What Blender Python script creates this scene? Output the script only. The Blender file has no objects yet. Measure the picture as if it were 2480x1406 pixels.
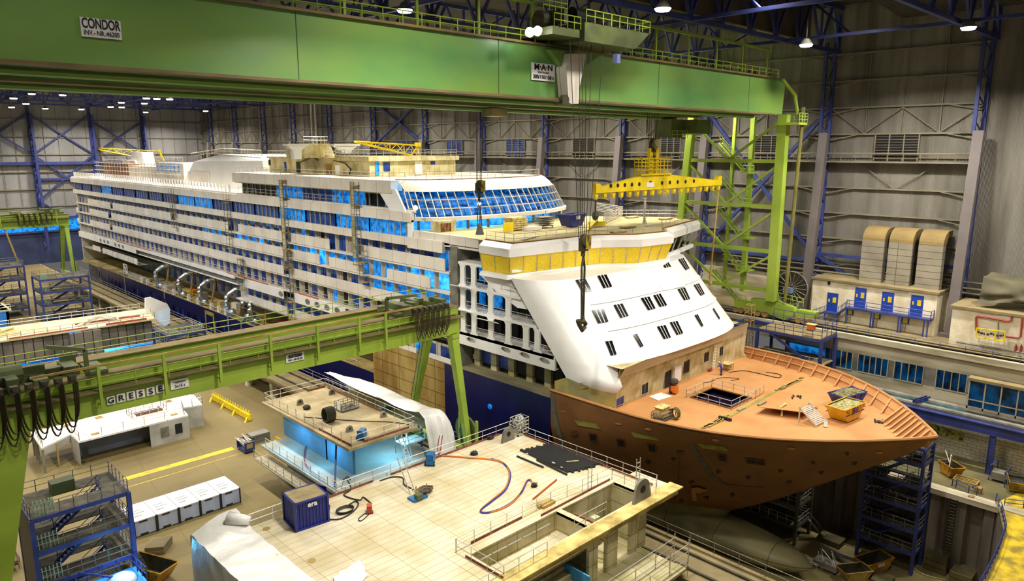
import bpy, math, random
from mathutils import Vector as V, Matrix
random.seed(7)
sc=bpy.context.scene; COL=sc.collection
# ---------- camera ----------
FP=1756.0; CX,CY=1240.0,703.0; CH=40.0
_p=math.atan(343/FP); _w=math.radians(44.2)
F0=V((math.sin(_w),math.cos(_w),0)); RT=V((math.cos(_w),-math.sin(_w),0)); UZ=V((0,0,1))
FW=F0*math.cos(_p)-UZ*math.sin(_p); UP=UZ*math.cos(_p)+F0*math.sin(_p)
cam=bpy.data.objects.new('camera',bpy.data.cameras.new('camera')); COL.objects.link(cam)
cam.location=(0,0,CH); cam.rotation_euler=FW.to_track_quat('-Z','Y').to_euler()
cam.data.sensor_width=36; cam.data.lens=FP/2480*36; cam.data.clip_end=900; sc.camera=cam
def ray(px,py): return FW*FP+RT*(px-CX)-UP*(py-CY)
def az(px,py,z): d=ray(px,py); t=(z-CH)/d.z; return V((d.x*t,d.y*t,z))   # photo point -> place on a level
def ax(px,py,x): d=ray(px,py); t=x/d.x; return V((x,d.y*t,CH+d.z*t))      # ... on a plane across
def ay(px,py,y): d=ray(px,py); t=y/d.y; return V((d.x*t,y,CH+d.z*t))
def yx(px,x,z):   # y on the plane x at level z that the photo column px shows
    k=(px-CX)/FP; a=FW*k-RT; return -(a.x*x+a.z*(z-CH))/a.y
def xy(px,y,z):
    k=(px-CX)/FP; a=FW*k-RT; return -(a.y*y+a.z*(z-CH))/a.x
# ---------- materials ----------
def lin(c): return tuple(((x/255+.055)/1.055)**2.4 if x>10 else x/255/12.92 for x in c)
MATS={}
def M(name,c,rough=.6,metal=0.,var=.14,scale=.35,emit=0,streak=None,c2=None,bump=0,lin_=True,spec=.5,detail=5):
    m=bpy.data.materials.new(name); m.use_nodes=True; nt=m.node_tree; b=nt.nodes['Principled BSDF']
    c=lin(c); c2=lin(c2) if c2 else tuple(x*(1-2.2*var) for x in c)
    tc=nt.nodes.new('ShaderNodeTexCoord'); mp=nt.nodes.new('ShaderNodeMapping'); no=nt.nodes.new('ShaderNodeTexNoise')
    no.inputs['Scale'].default_value=scale; no.inputs['Detail'].default_value=detail
    if streak: mp.inputs['Scale'].default_value=streak
    nt.links.new(tc.outputs['Object'],mp.inputs[0]); nt.links.new(mp.outputs[0],no.inputs['Vector'])
    r=nt.nodes.new('ShaderNodeValToRGB'); r.color_ramp.elements[0].position=.36; r.color_ramp.elements[1].position=.62
    r.color_ramp.elements[0].color=(*c2,1); r.color_ramp.elements[1].color=(*[min(1,x*(1+.35*var)) for x in c],1)
    nt.links.new(no.outputs['Fac'],r.inputs[0]); nt.links.new(r.outputs[0],b.inputs['Base Color'])
    b.inputs['Roughness'].default_value=rough; b.inputs['Metallic'].default_value=metal
    b.inputs['Specular IOR Level'].default_value=spec
    if emit:
        nt.links.new(r.outputs[0],b.inputs['Emission Color']); b.inputs['Emission Strength'].default_value=emit
    if bump:
        bp=nt.nodes.new('ShaderNodeBump'); bp.inputs['Distance'].default_value=bump
        nt.links.new(no.outputs['Fac'],bp.inputs['Height']); nt.links.new(bp.outputs[0],b.inputs['Normal'])
    MATS[name]=m; return m
def nodes(m): return m.node_tree,m.node_tree.nodes,m.node_tree.links,m.node_tree.nodes['Principled BSDF']
def lines(m,axis_rot,bw,bh,mortar,col,offset=0,mscale=1.,off2=(0,0,0),smooth=.1):
    """weld seams / joints: a brick pattern multiplied over the material's own colour"""
    nt,N,L,b=nodes(m); src=b.inputs['Base Color'].links[0].from_socket
    tc=N.new('ShaderNodeTexCoord'); mp=N.new('ShaderNodeMapping'); mp.inputs['Rotation'].default_value=axis_rot; mp.inputs['Location'].default_value=off2
    br=N.new('ShaderNodeTexBrick'); br.offset=offset; br.inputs['Scale'].default_value=1
    br.inputs['Brick Width'].default_value=bw; br.inputs['Row Height'].default_value=bh; br.inputs['Mortar Size'].default_value=mortar; br.inputs['Mortar Smooth'].default_value=smooth
    br.inputs['Color1'].default_value=(1,1,1,1); br.inputs['Color2'].default_value=(.93,.93,.92,1); br.inputs['Mortar'].default_value=(*lin(col),1)
    if axis_rot==(RX,0,RX):
        sx=N.new('ShaderNodeSeparateXYZ'); cx=N.new('ShaderNodeCombineXYZ'); L.new(tc.outputs['Object'],sx.inputs[0]); L.new(sx.outputs[1],cx.inputs[0]); L.new(sx.outputs[2],cx.inputs[1]); L.new(cx.outputs[0],br.inputs['Vector'])
    else: L.new(tc.outputs['Object'],mp.inputs[0]); L.new(mp.outputs[0],br.inputs['Vector'])
    mx=N.new('ShaderNodeMix'); mx.data_type='RGBA'; mx.blend_type='MULTIPLY'; mx.inputs[0].default_value=1
    L.new(src,mx.inputs[6]); L.new(br.outputs['Color'],mx.inputs[7]); L.new(mx.outputs[2],b.inputs['Base Color'])
    for s in list(b.inputs['Emission Color'].links): L.new(mx.outputs[2],b.inputs['Emission Color'])
    return m
def corrug(m,rot,scale,dist):
    nt,N,L,b=nodes(m); tc=N.new('ShaderNodeTexCoord'); mp=N.new('ShaderNodeMapping'); mp.inputs['Rotation'].default_value=rot
    w=N.new('ShaderNodeTexWave'); w.inputs['Scale'].default_value=scale; w.inputs['Distortion'].default_value=0
    bp=N.new('ShaderNodeBump'); bp.inputs['Distance'].default_value=dist; bp.inputs['Strength'].default_value=1
    L.new(tc.outputs['Object'],mp.inputs[0]); L.new(mp.outputs[0],w.inputs['Vector']); L.new(w.outputs['Fac'],bp.inputs['Height']); L.new(bp.outputs[0],b.inputs['Normal']); return m
RX=math.pi/2
white=M('white_paint',(238,236,232),.38,var=.05,scale=.2)
panel=M('primed_panel',(228,220,208),.6,var=.07,scale=.25)
cream=M('cream_primer',(206,196,156),.7,var=.16,scale=.5,c2=(168,152,96))
lines(cream,(RX,0,0),1.1,4.5,.03,(196,186,150))
tan=M('tan_primer',(196,186,148),.75,var=.15,scale=.4,c2=(158,148,96)); lines(tan,(RX,0,0),2.2,1.4,.035,(176,166,126))
deckm=M('deck_primer',(214,204,178),.75,var=.1,scale=.3,c2=(196,182,142)); lines(deckm,(0,0,0),2.6,.72,.02,(196,176,130),off2=(0.3,.25,0))
greyst=M('grey_steel',(128,124,112),.6,var=.2,scale=.6)
greyp=M('galvanised_tube',(196,190,176),.42,.35,var=.1,scale=1)
toe=M('rusty_toe_board',(142,82,56),.8,var=.2,scale=1.5)
navy=M('navy_hull_paint',(16,18,70),.3,var=.12,scale=.1,streak=(1,.15,1))
brown=M('red_brown_primer',(130,88,46),.62,var=.1,scale=.22,c2=(116,76,38))  # same primer as the fore deck, darkened for shade on the flare
brown_lit=M('red_brown_deck',(188,136,82),.7,var=.1,scale=.25,c2=(176,120,66))  # same primer as the bow sides, lightened for the light from above
olive=M('olive_primer',(150,146,62),.7,var=.15,scale=1)
rusty=M('rusty_yellow_steel',(176,150,84),.75,var=.2,scale=.35,c2=(140,104,44),streak=(1,1,.4)); rustblk=M('rusty_hull_plating',(178,152,84),.75,var=.2,scale=.3,c2=(140,106,44),streak=(1,1,.4)); lines(rustblk,(RX,0,RX),4.4,1.9,.05,(130,110,70))
crgreen=M('crane_green',(154,178,62),.5,var=.15,scale=.25,c2=(136,162,50),streak=(.5,1,1))
cogreen=M('gantry_green',(122,158,74),.34,var=.25,scale=.16,c2=(92,146,84),streak=(.45,1,1),detail=8)
dkgreen=M('dark_green_steel',(88,98,52),.55,var=.2)
grease=M('greasy_dark_steel',(70,64,40),.6,var=.25,scale=1)
yellow=M('yellow_paint',(234,206,24),.45,var=.1,scale=.5)
yfilm=M('yellow_film',(255,226,40),.5,var=.1,scale=2.2,streak=(3,3,.4),c2=(242,200,22))
bluest=M('blue_steel',(54,66,130),.5,var=.16,scale=.6)
bluedk=M('hall_blue_steel',(50,60,124),.55,var=.15,scale=.4)
bluecont=M('container_blue',(30,40,128),.42,var=.08)
bluedoor=M('door_blue',(26,66,168),.42,var=.06)
film=M('blue_window_film',(30,62,140),.25,var=.3,scale=.8,emit=.1)
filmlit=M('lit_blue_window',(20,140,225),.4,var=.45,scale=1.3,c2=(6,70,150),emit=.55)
filmbr=M('bright_lit_window',(60,180,250),.4,var=.3,scale=.9,c2=(6,100,220),emit=.9)
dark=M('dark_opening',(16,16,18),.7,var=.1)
dkglass=M('dark_glass',(10,11,14),.12,var=.1)
concrete=M('concrete',(202,192,166),.85,var=.1,scale=.5,c2=(150,140,112),streak=(1,.25,1.6),detail=8)
dirty=M('dusty_ledge',(142,126,88),.9,var=.14,scale=.4)
ddeck=M('dusty_deck',(176,160,124),.8,var=.14,scale=.4,c2=(148,130,92)); lines(ddeck,(0,0,0),3.1,1.6,.02,(190,170,130))
plast=M('white_plastic_sheet',(236,234,228),.3,var=.05,scale=.6,bump=.12)
foil=M('silver_foil',(214,216,220),.25,.85,var=.15,scale=1.2,bump=.35)
wood=M('pale_wood',(206,186,120),.75,var=.2,scale=2)
black=M('black_steel',(30,30,30),.5,var=.2,scale=2)
orange=M('orange_paint',(214,112,30),.5,var=.1)
redp=M('red_oxide_pipe',(150,58,44),.5,var=.12)
hoseb=M('black_hose',(44,40,34),.6)
ropem=M('steel_rope',(62,60,50),.5,.3)
whiteb=M('white_brick',(238,228,204),.8,var=.08,scale=.6,c2=(218,204,170)); lines(whiteb,(RX,0,RX),.5,.22,.008,(214,206,184),offset=.5)
tarp=M('olive_tarpaulin',(92,86,62),.8,var=.15)
lampm=M('lamp_glass',(255,250,240),.4,var=0,emit=16)
blueglow=M('blue_lit_steel',(70,160,220),.6,var=.15,scale=.7)  # blue lamp light put into the steel's base colour
mint=M('mint_tube',(150,190,160),.5,var=.1)
skin=M('skin',(196,140,108),.6,var=.04)
# ---------- mesh builder ----------
def frame(d):
    d=d.normalized(); a=V((0,0,1)) if abs(d.z)<.95 else V((1,0,0)); s=d.cross(a).normalized(); return s,s.cross(d).normalized()
class MB:
    def __init__(s): s.v=[]; s.f=[]
    def add(s,vs,fs):
        o=len(s.v); s.v+=[tuple(p) for p in vs]; s.f+=[tuple(i+o for i in f) for f in fs]; return s
    def box(s,x0,y0,z0,x1,y1,z1):
        return s.add([(x0,y0,z0),(x1,y0,z0),(x1,y1,z0),(x0,y1,z0),(x0,y0,z1),(x1,y0,z1),(x1,y1,z1),(x0,y1,z1)],[(3,2,1,0),(4,5,6,7),(0,1,5,4),(1,2,6,5),(2,3,7,6),(3,0,4,7)])
    def bar(s,p,q,w,h=None):
        p,q=V(p),V(q); h=h or w; a,b=frame(q-p); a=a*w/2; b=b*h/2
        return s.add([p-a-b,p+a-b,p+a+b,p-a+b,q-a-b,q+a-b,q+a+b,q-a+b],[(3,2,1,0),(4,5,6,7),(0,1,5,4),(1,2,6,5),(2,3,7,6),(3,0,4,7)])
    def tube(s,p,q,r,n=5,r2=None,cap=True):
        p,q=V(p),V(q); a,b=frame(q-p); r2=r if r2 is None else r2
        c=[(math.cos(2*math.pi*i/n),math.sin(2*math.pi*i/n)) for i in range(n)]
        vs=[p+(a*x+b*y)*r for x,y in c]+[q+(a*x+b*y)*r2 for x,y in c]
        fs=[(i,(i+1)%n,n+(i+1)%n,n+i) for i in range(n)]
        if cap: fs+=[tuple(range(n-1,-1,-1)),tuple(range(n,2*n))]
        return s.add(vs,fs)
    def path(s,pts,r,n=5):
        pts=[V(p) for p in pts]; rings=[]
        for i,p in enumerate(pts):
            d=(pts[min(i+1,len(pts)-1)]-pts[max(i-1,0)]); a,b=frame(d if d.length>1e-6 else V((1,0,0)))
            rings.append([p+(a*math.cos(2*math.pi*k/n)+b*math.sin(2*math.pi*k/n))*r for k in range(n)])
        return s.loft(rings,True,True)
    def loft(s,rings,closed=False,cap=False):
        n=len(rings[0]); vs=[p for r in rings for p in r]; fs=[]
        for i in range(len(rings)-1):
            for k in range(n if closed else n-1):
                fs.append((i*n+k,i*n+(k+1)%n,(i+1)*n+(k+1)%n,(i+1)*n+k))
        if cap: fs+=[tuple(range(n-1,-1,-1)),tuple((len(rings)-1)*n+k for k in range(n))]
        return s.add(vs,fs)
    def ext(s,poly,vec):
        poly=[V(p) for p in poly]; vec=V(vec); n=len(poly)
        return s.add(poly+[p+vec for p in poly],[tuple(range(n-1,-1,-1)),tuple(range(n,2*n))]+[(i,(i+1)%n,n+(i+1)%n,n+i) for i in range(n)])
    def prism(s,poly,z0,z1): return s.ext([(x,y,z0) for x,y in poly],(0,0,z1-z0))
    def quad(s,*p): return s.add(p,[tuple(range(len(p)))])
    def disc(s,c,ax,r,t,n=16): c=V(c); d=V(ax).normalized()*t/2; return s.tube(c-d,c+d,r,n)
    def ball(s,c,r,n=8,sz=1.):
        c=V(c); rings=[[c+V((r*math.sin(t)*math.cos(a),r*math.sin(t)*math.sin(a),r*sz*math.cos(t))) for a in [2*math.pi*k/n for k in range(n)]] for t in [math.pi*(i+.02)/(n/2+.04) for i in range(n//2+1)]]
        return s.loft(rings,True,True)
    def rail(s,pts,h=1.1,sp=2.,r=.035,n=2,z=0):
        pts=[V(p)+V((0,0,z)) for p in pts]
        for a,b in zip(pts,pts[1:]):
            L=(b-a).length; k=max(1,round(L/sp))
            for i in range(k+1): p=a.lerp(b,i/k); s.tube(p,p+V((0,0,h)),r,4)
            for j in range(n): o=V((0,0,h*(j+1)/n)); s.tube(a+o,b+o,r,4)
        return s
    def ladder(s,p,q,w=.45,r=.04,side=None):
        p,q=V(p),V(q); d=side and V(side).normalized() or frame(q-p)[0]; d=d*w/2
        s.tube(p-d,q-d,r,4); s.tube(p+d,q+d,r,4); L=(q-p).length; k=int(L/.4)
        for i in range(1,k): c=p.lerp(q,i/k); s.tube(c-d,c+d,r*.8,4)
        return s
    def stair(s,p,q,w,side,rail=True):
        p,q=V(p),V(q); d=V(side).normalized()*w/2; k=max(3,int(abs(q.z-p.z)/.22))
        for e in (-1,1):
            s.bar(p+d*e,q+d*e,.06,.24)
            if rail: s.tube(p+d*e+V((0,0,.95)),q+d*e+V((0,0,.95)),.035,4); [s.tube(p.lerp(q,t)+d*e,p.lerp(q,t)+d*e+V((0,0,.95)),.03,4) for t in (0.05,.5,.95)]
        u=(q-p); u.z=0; u=u.normalized()*.13
        for i in range(k): c=p.lerp(q,(i+.5)/k); s.quad(c-d-u,c+d-u,c+d+u,c-d+u)
        return s
# ---------- scene objects ----------
WL={}
def tag(o,label=None,cat=None,group=None,kind=None):
    if label: o['label']=label
    if cat: o['category']=cat
    if group: o['group']=group
    if kind: o['kind']=kind
    return o
def E(name,loc,label,cat,group=None):
    o=bpy.data.objects.new(name,None); COL.objects.link(o); o.location=loc; o.empty_display_size=.5; WL[o.name]=V(loc); return tag(o,label,cat,group)
PAT=set('tile plank slat mullion stripe marking lettering text rope mesh rib joint seam vent frame grating edge rim lattice mesh net'.split())
def pieces(mb):
    n=len(mb.v); p=list(range(n))
    def fd(i):
        while p[i]!=i: p[i]=p[p[i]]; i=p[i]
        return i
    for f in mb.f:
        r=fd(f[0])
        for i in f[1:]:
            q=fd(i)
            if q!=r: p[q]=r
    isl={}
    for i in range(n): isl.setdefault(fd(i),[]).append(i)
    ks=list(isl)
    if len(ks)<2 or len(ks)>700: return [mb]
    bx=[]
    for k in ks:
        c=[mb.v[i] for i in isl[k]]; lo=[min(v[a] for v in c) for a in range(3)]; hi=[max(v[a] for v in c) for a in range(3)]; bx.append((lo,hi,max(hi[a]-lo[a] for a in range(3))))
    q=list(range(len(ks)))
    def f2(i):
        while q[i]!=i: q[i]=q[q[i]]; i=q[i]
        return i
    for i in range(len(ks)):
        for j in range(i+1,len(ks)):
            ri,rj=f2(i),f2(j)
            if ri==rj: continue
            a,b=bx[i],bx[j]; g=sum(max(0,a[0][t]-b[1][t],b[0][t]-a[1][t])**2 for t in range(3))**.5
            if g<=max(.02,.49*max(a[2],b[2])): q[rj]=ri
    gr={}
    for t,k in enumerate(ks): gr.setdefault(f2(t),[]).extend(isl[k])
    if len(gr)<2: return [mb]
    own={}
    for g,(r,vs) in enumerate(gr.items()):
        for i in vs: own[i]=g
    out=[MB() for _ in gr]; idx=[{} for _ in gr]
    for g,vs in enumerate(gr.values()):
        for i in vs: idx[g][i]=len(out[g].v); out[g].v.append(mb.v[i])
    for f in mb.f: g=own[f[0]]; out[g].f.append(tuple(idx[g][i] for i in f))
    return out
def P(name,mb,mat,par=None,smooth=False,label=None,kind=None):
    if par and not kind and not (set(name.split('_'))&PAT):
        ps=pieces(mb)
        if len(ps)>1:
            ps.sort(key=lambda m:-len(m.v))
            o=[P1(name,m,mat,par,smooth,label) for m in ps[:100]][0]
            if len(ps)>100:
                r=MB()
                for m in ps[100:]: r.add(m.v,m.f)
                P1(name,r,mat,par,smooth,label,'stuff')
            return o
    return P1(name,mb,mat,par,smooth,label,kind)
def P1(name,mb,mat,par=None,smooth=False,label=None,kind=None):
    me=bpy.data.meshes.new(name); me.from_pydata([tuple(p) for p in mb.v],[],mb.f); me.materials.append(mat); me.update()
    if smooth: me.polygons.foreach_set('use_smooth',[True]*len(me.polygons))
    o=bpy.data.objects.new(name,me); COL.objects.link(o); WL[o.name]=V((0,0,0))
    if par: o.parent=par; o.matrix_parent_inverse=Matrix.Translation(-WL[par.name])
    if label: o['label']=label
    if kind: o['kind']=kind
    return o
def T(name,mb,mat,label,cat,group=None,smooth=False,kind=None): return tag(P(name,mb,mat,None,smooth),label,cat,group,kind)
def S(name,mb,mat,smooth=False): return tag(P(name,mb,mat,None,smooth),kind='structure')
def dup(root,loc,rz=0,label=None,scale=1):
    r=root.copy(); COL.objects.link(r); r.location=loc; r.rotation_euler=(0,0,rz); r.scale=(scale,)*3
    if label: r['label']=label
    def kids(o,n):
        for ch in [c for c in o.children if c.name in KIDS[o.name]]:
            c=ch.copy(); COL.objects.link(c); c.parent=n; KIDS.setdefault(n.name,set()).add(c.name); kids(ch,c)
    def reg(o): KIDS[o.name]={c.name for c in o.children}; [reg(c) for c in o.children]
    reg(root); KIDS[r.name]=set(); kids(root,r); return r
KIDS={}
def put(root,loc,rz=0): root.location=loc; root.rotation_euler=(0,0,rz); return root
def text(body,size,loc,rot,mat,par,depth=.02,squash=1.,bold=0,name='lettering'):
    c=bpy.data.curves.new('lettering','FONT'); c.body=body; c.size=size; c.align_x='CENTER'; c.align_y='CENTER'; c.extrude=depth; c.offset=bold
    t=bpy.data.objects.new('t',c); COL.objects.link(t); bpy.context.view_layer.update()
    me=bpy.data.meshes.new_from_object(t.evaluated_get(bpy.context.evaluated_depsgraph_get())); bpy.data.objects.remove(t)
    me.materials.clear(); me.materials.append(mat)
    me.transform(Matrix.Translation(V(loc))@rot@Matrix.Diagonal((squash,1,1,1)))
    o=bpy.data.objects.new(name,me); COL.objects.link(o); WL[o.name]=V((0,0,0))
    if par: o.parent=par; o.matrix_parent_inverse=Matrix.Translation(-WL[par.name])
    return o
RY=Matrix.Rotation(math.pi/2,4,'X')                                   # reads from the -y side
RXL=Matrix.Rotation(-math.pi/2,4,'Z')@Matrix.Rotation(math.pi/2,4,'X') # reads from the -x side
# ---------- materials of the shell ----------
clad=M('wall_cladding',(150,146,134),.75,var=.18,scale=.35,streak=(1,1,.1),c2=(108,102,90),detail=6)
corrug(clad,(0,0,RX),2.2,.12)
cladend=M('end_wall_cladding',(160,158,158),.7,var=.14,scale=.12,streak=(1,1,.25)); corrug(cladend,(0,0,0),1.5,.08)
roofm=M('roof_sheet',(74,72,66),.8,var=.15,scale=.2); corrug(roofm,(0,0,RX),.8,.2)
brownp=M('brown_fascia',(82,70,48),.8,var=.1)
floorm=M('hall_floor',(126,110,66),.7,var=.16,scale=.06,c2=(100,86,48),detail=9,bump=.01)
lines(floorm,(0,0,.12),7.5,5.2,.02,(190,180,150))
pitfl=M('dock_floor',(150,134,84),.8,var=.25,scale=.1,c2=(104,92,56),detail=8)
pile=M('sheet_pile',(128,118,104),.8,var=.2,scale=.3,streak=(1,1,.2),c2=(70,62,54))
rightfl=M('quay_floor',(108,100,62),.8,var=.25,scale=.2)
girtm=M('girt_steel',(122,114,94),.7,var=.1)
WX=118.; WY=300.
S('floor',MB().box(-70,-20,-.6,57,WY,0),floorm)
S('floor',MB().box(93,-20,-.6,105.6,WY,0),rightfl)
S('floor',MB().box(56,-20,-11,94,WY,-10),pitfl)
# wide yellow lane marking and thin lines
mk=M('yellow_floor_paint',(214,184,40),.8,var=.3,scale=.8,c2=(176,152,60))
a,b=az(300,1160,0),az(565,1085,0); d=(b-a).normalized(); n=V((-d.y,d.x,0))
S('floor_marking',MB().quad(*[p+V((0,0,.012)) for p in (a-n*.55,b-n*.55,b+n*.55,a+n*.55)]),mk)
a,b=az(300,1182,0),az(600,1092,0); n2=n*.07
S('floor_marking',MB().quad(*[p+V((0,0,.012)) for p in (a-n2,b-n2,b+n2,a+n2)]),mk)
a,b=az(2225,1068,0),az(2480,1128,0)
S('floor_marking',MB().quad(*[p+V((0,0,.012)) for p in (a-V((.12,0,0)),b-V((.12,0,0)),b+V((.12,0,0)),a+V((.12,0,0)))]),mk)
# walls
S('wall_right',MB().box(WX,-20,17,WX+.5,WY,64),clad)
lower=MB().box(WX-.6,-20,14,WX+.4,WY,19); S('wall_right_base',lower,concrete)
S('wall_end',MB().box(-70,WY,0,WX+.5,WY+.5,64),cladend)
S('ceiling',MB().box(-70,40,61.5,WX+.5,WY,62),roofm)
S('ceiling',MB().add([(WX,-20,58.6),(WX,40,58.6),(80,40,61.5),(80,-20,61.5)],[(0,1,2,3)]),roofm)
# dock sides: steel sheet piles on the right, concrete on the left
pb=MB(); y=12; pl=[]
while y<110:
    pl+=[(93.5,y),(93.5,y+1.2),(92.7,y+1.5),(92.7,y+2.5)]; y+=2.8
for (x0,y0),(x1,y1) in zip(pl,pl[1:]): pb.quad((x0,y0,-10),(x1,y1,-10),(x1,y1,-.1),(x0,y0,-.1))
S('wall_dock_right',pb,pile)
S('trim_dock_edge',MB().box(92.3,12,-.5,93.9,110,.15),concrete)
S('wall_dock_left',MB().box(56.5,-20,-10,57.2,WY,-.02),concrete)
# ---------- right-hand gallery: ledge, offices, brick wall ----------
LX=105.
S('wall_gallery_brick',MB().box(LX+.3,-20,0,LX+.9,120,6.6),lines(M('quay_brick',(206,196,170),.85,var=.15,scale=.3),(RX,0,RX),1.0,.42,.03,(176,168,146),offset=.5))
S('wall_gallery_office',MB().box(LX+.25,-20,6.6,LX+.9,110,8.7).box(LX+.25,-20,11.2,LX+.9,110,14),concrete)
S('floor_gallery',MB().box(LX-.2,-20,13.7,WX,130,14),dirty)
S('trim_gallery_edge',MB().box(LX-.45,-20,13.25,LX+.3,130,14.02),concrete)
offg=M('office_glass',(8,20,36),.15,var=.4,scale=.6,c2=(4,70,120),emit=.2); officeframe=M('window_frame_grey',(176,166,138),.6)
wn=0
def officewin(p0,p1,n):
    global wn
    y0,y1=yx(p0,LX,11),yx(p1,LX,11); y0,y1=min(y0,y1),max(y0,y1); wn+=1
    g=S('window_%d'%wn,MB().box(LX+.3,y0,8.7,LX+.4,y1,11.2),offg)
    m=MB()
    for i in range(n+1): yy=y0+(y1-y0)*i/n; m.box(LX+.15,yy-.06,8.7,LX+.32,yy+.06,11.2)
    m.box(LX+.12,y0,8.6,LX+.34,y1,8.75); P('window_frame',m,officeframe,g)
for p0,p1,n in ((1997,2064,5),(2078,2150,5),(2166,2236,4),(2268,2342,4)): officewin(p0,p1,n)
pp=MB()
for p0,p1 in ((2064,2078),(2150,2166),(2236,2268),(1900,1997)):
    y0,y1=sorted((yx(p0,LX,11),yx(p1,LX,11))); pp.box(LX+.28,y0,8.7,LX+.6,y1,11.2)
S('wall_gallery_pier',pp,greyst)
# bay office that sticks out
y1=yx(2345,LX-1.5,10); y0=-15
bay=E('bay_window',(LX-.7,y1,7.6),'cream framed glass bay office hung on the gallery wall','bay window')
P('roof',MB().box(LX-1.7,y0,11.1,LX+.3,y1+.15,11.45),dirty,bay)
P('glass',MB().box(LX-1.35,y0,7.7,LX-1.3,y1,11.1),offg,bay); P('side_glass',MB().box(LX-1.3,y1-.1,7.7,LX+.2,y1-.05,11.1),offg,bay)
m=MB().box(LX-1.5,y0,7.4,LX+.2,y1,7.7).box(LX-1.45,y0,8.5,LX-1.3,y1,8.65)
yy=y1
while yy>y0: m.box(LX-1.5,yy-.16,7.4,LX-1.28,yy,11.1); yy-=1.75
P('frame',m,officeframe,bay)
# pipes under the offices, cyan strip lights between them, blue crane beam on posts
for i,(x,z,r,mt,lb) in enumerate(((LX-1.2,7.1,.4,greyst,'thick dusty pipe along the wall just under the office windows'),(LX-2.3,6.7,.33,greyst,'spiral silver pipe along the blue beam on the right'),(LX-.6,6.6,.22,greyst,'thin grey pipe running behind the thick dusty pipe'))):
    T('wall_pipe',MB().tube((x,-15,z),(x,52-3*i,z),r,10),mt,lb,'pipe')
cy=M('cyan_tube_light',(70,220,240),.4,var=0,emit=1.6)
for i,(p0,p1,nm) in enumerate(((2258,2310,'longest'),(2300,2338,'right'),(2155,2210,'far'),(2215,2255,'middle'))):
    y0,y1=sorted((yx(p0,LX-1.5,7),yx(p1,LX-1.5,7)))
    T('strip_light',MB().box(LX-1.75,y0,6.62,LX-1.6,y1,6.75),cy,'%s cyan strip light glowing between the pipes below the offices'%nm,'light')
bm=E('crane_beam',(LX-3,20,5),'long blue steel runway beam on a blue post in front of the brick wall','beam')
P('beam',MB().box(LX-3.3,-15,5.1,LX-2.5,46,5.2).box(LX-3,-15,5.2,LX-2.85,46,6.3).box(LX-3.4,-15,6.3,LX-2.4,46,6.42),bluest,bm)
for yy in (yx(2400,LX-3,3),yx(2400,LX-3,3)+16): P('post',MB().box(LX-3.15,yy-.35,0,LX-2.75,yy-.28,5.1).box(LX-3.15,yy+.28,0,LX-2.75,yy+.35,5.1).box(LX-3,yy-.3,0,LX-2.9,yy+.3,5.1),bluest,bm)
P('cable_tray',MB().box(LX-2.6,-15,6.45,LX-2.2,46,6.6),girtm,bm)
gr=MB()
for i in range(9):
    yy=-12+i*6
T('gallery_railing',MB().rail([(LX,-15,14),(LX,66,14)],1.,3,.035,1),bluest,'thin blue railing along the edge of the gallery ledge','railing')
T('crane_rail',MB().box(LX+.9,-15,14,LX+1.1,100,14.15).box(LX+2.2,-15,14,LX+2.4,100,14.15),grease,'pair of crane rails set on the dusty gallery ledge','rail')
# ---------- frame of the hall ----------
GZ=(22,26,30,34,42.2,46.2,50.2,54.2)
COLY=[131-17.6*5.05+17.6*k for k in range(0,15)]
COLY=[yx(p,WX-1,42) for p in (2376,2003,1715,1508,1320,1168,1030,905,800,712,640,572,512,460)]
for k,y in enumerate(COLY):
    m=MB().box(WX-.5,y-.25,14,WX-.15,y+.25,60)
    m.box(WX-2.1,y+.5,42,WX-1.7,y+.95,56) if k<2 else m.box(WX-1.9,y-.2,14,WX-1.6,y+.2,56)
    for j in range(12): z=14+j*3.5; m.bar((WX-.4,y,z),(WX-1.8,y+(.7 if k<2 and z>40 else 0),z+1.75),.14); m.bar((WX-1.8,y,z+1.75),(WX-.4,y,z+3.5),.14)
    S('steel_column',m,bluedk)
    S('leaning_column',MB().bar((WX-2,y,42.4),(WX-4.6,y,14),1.3,1.0).box(WX-5.6,y-1.2,14,WX-3.4,y+1.2,14.5),M('grey_column',(106,98,96),.6,var=.06) if k==0 else MATS['grey_column'])
for k in range(len(COLY)-1):
    y0,y1=COLY[k]+.3,COLY[k+1]-.3; m=MB(); mid=(y0+y1)/2
    for z in GZ: m.box(WX-.45,y0,z-.12,WX-.2,y1,z+.12); m.bar((WX-.4,y0,z-.9),(WX-.4,y0+4,z-.1),.16); m.bar((WX-.4,y1,z-.9),(WX-.4,y1-4,z-.1),.16)
    for t in (.25,.5,.75): m.box(WX-.3,y0+(y1-y0)*t-.06,42.2,WX-.15,y0+(y1-y0)*t+.06,59)
    for a,b in ((0,.25),(.5,.25),(.5,.75),(1,.75)): m.bar((WX-.35,y0+(y1-y0)*a,46),(WX-.35,y0+(y1-y0)*b,42.3),.14)
    m.bar((WX-.35,y0+(y1-y0)*.22,38),(WX-.35,mid,34.1),.12); m.bar((WX-.35,y0+(y1-y0)*.78,38),(WX-.35,mid,34.1),.12)
    S('wall_girt_beam',m,girtm)
    # inspection walkway
    w=MB().box(WX-1.6,y0-.3,37.9,WX-.2,y1+.3,38.15).rail([(WX-1.55,y0,38.1),(WX-1.55,y1,38.1)],1.1,2.2,.05)
    w.tube((WX-.9,y0,39.3),(WX-.9,y1,39.3),.12,6); S('wall_walkway_beam',w,girtm)
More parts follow.
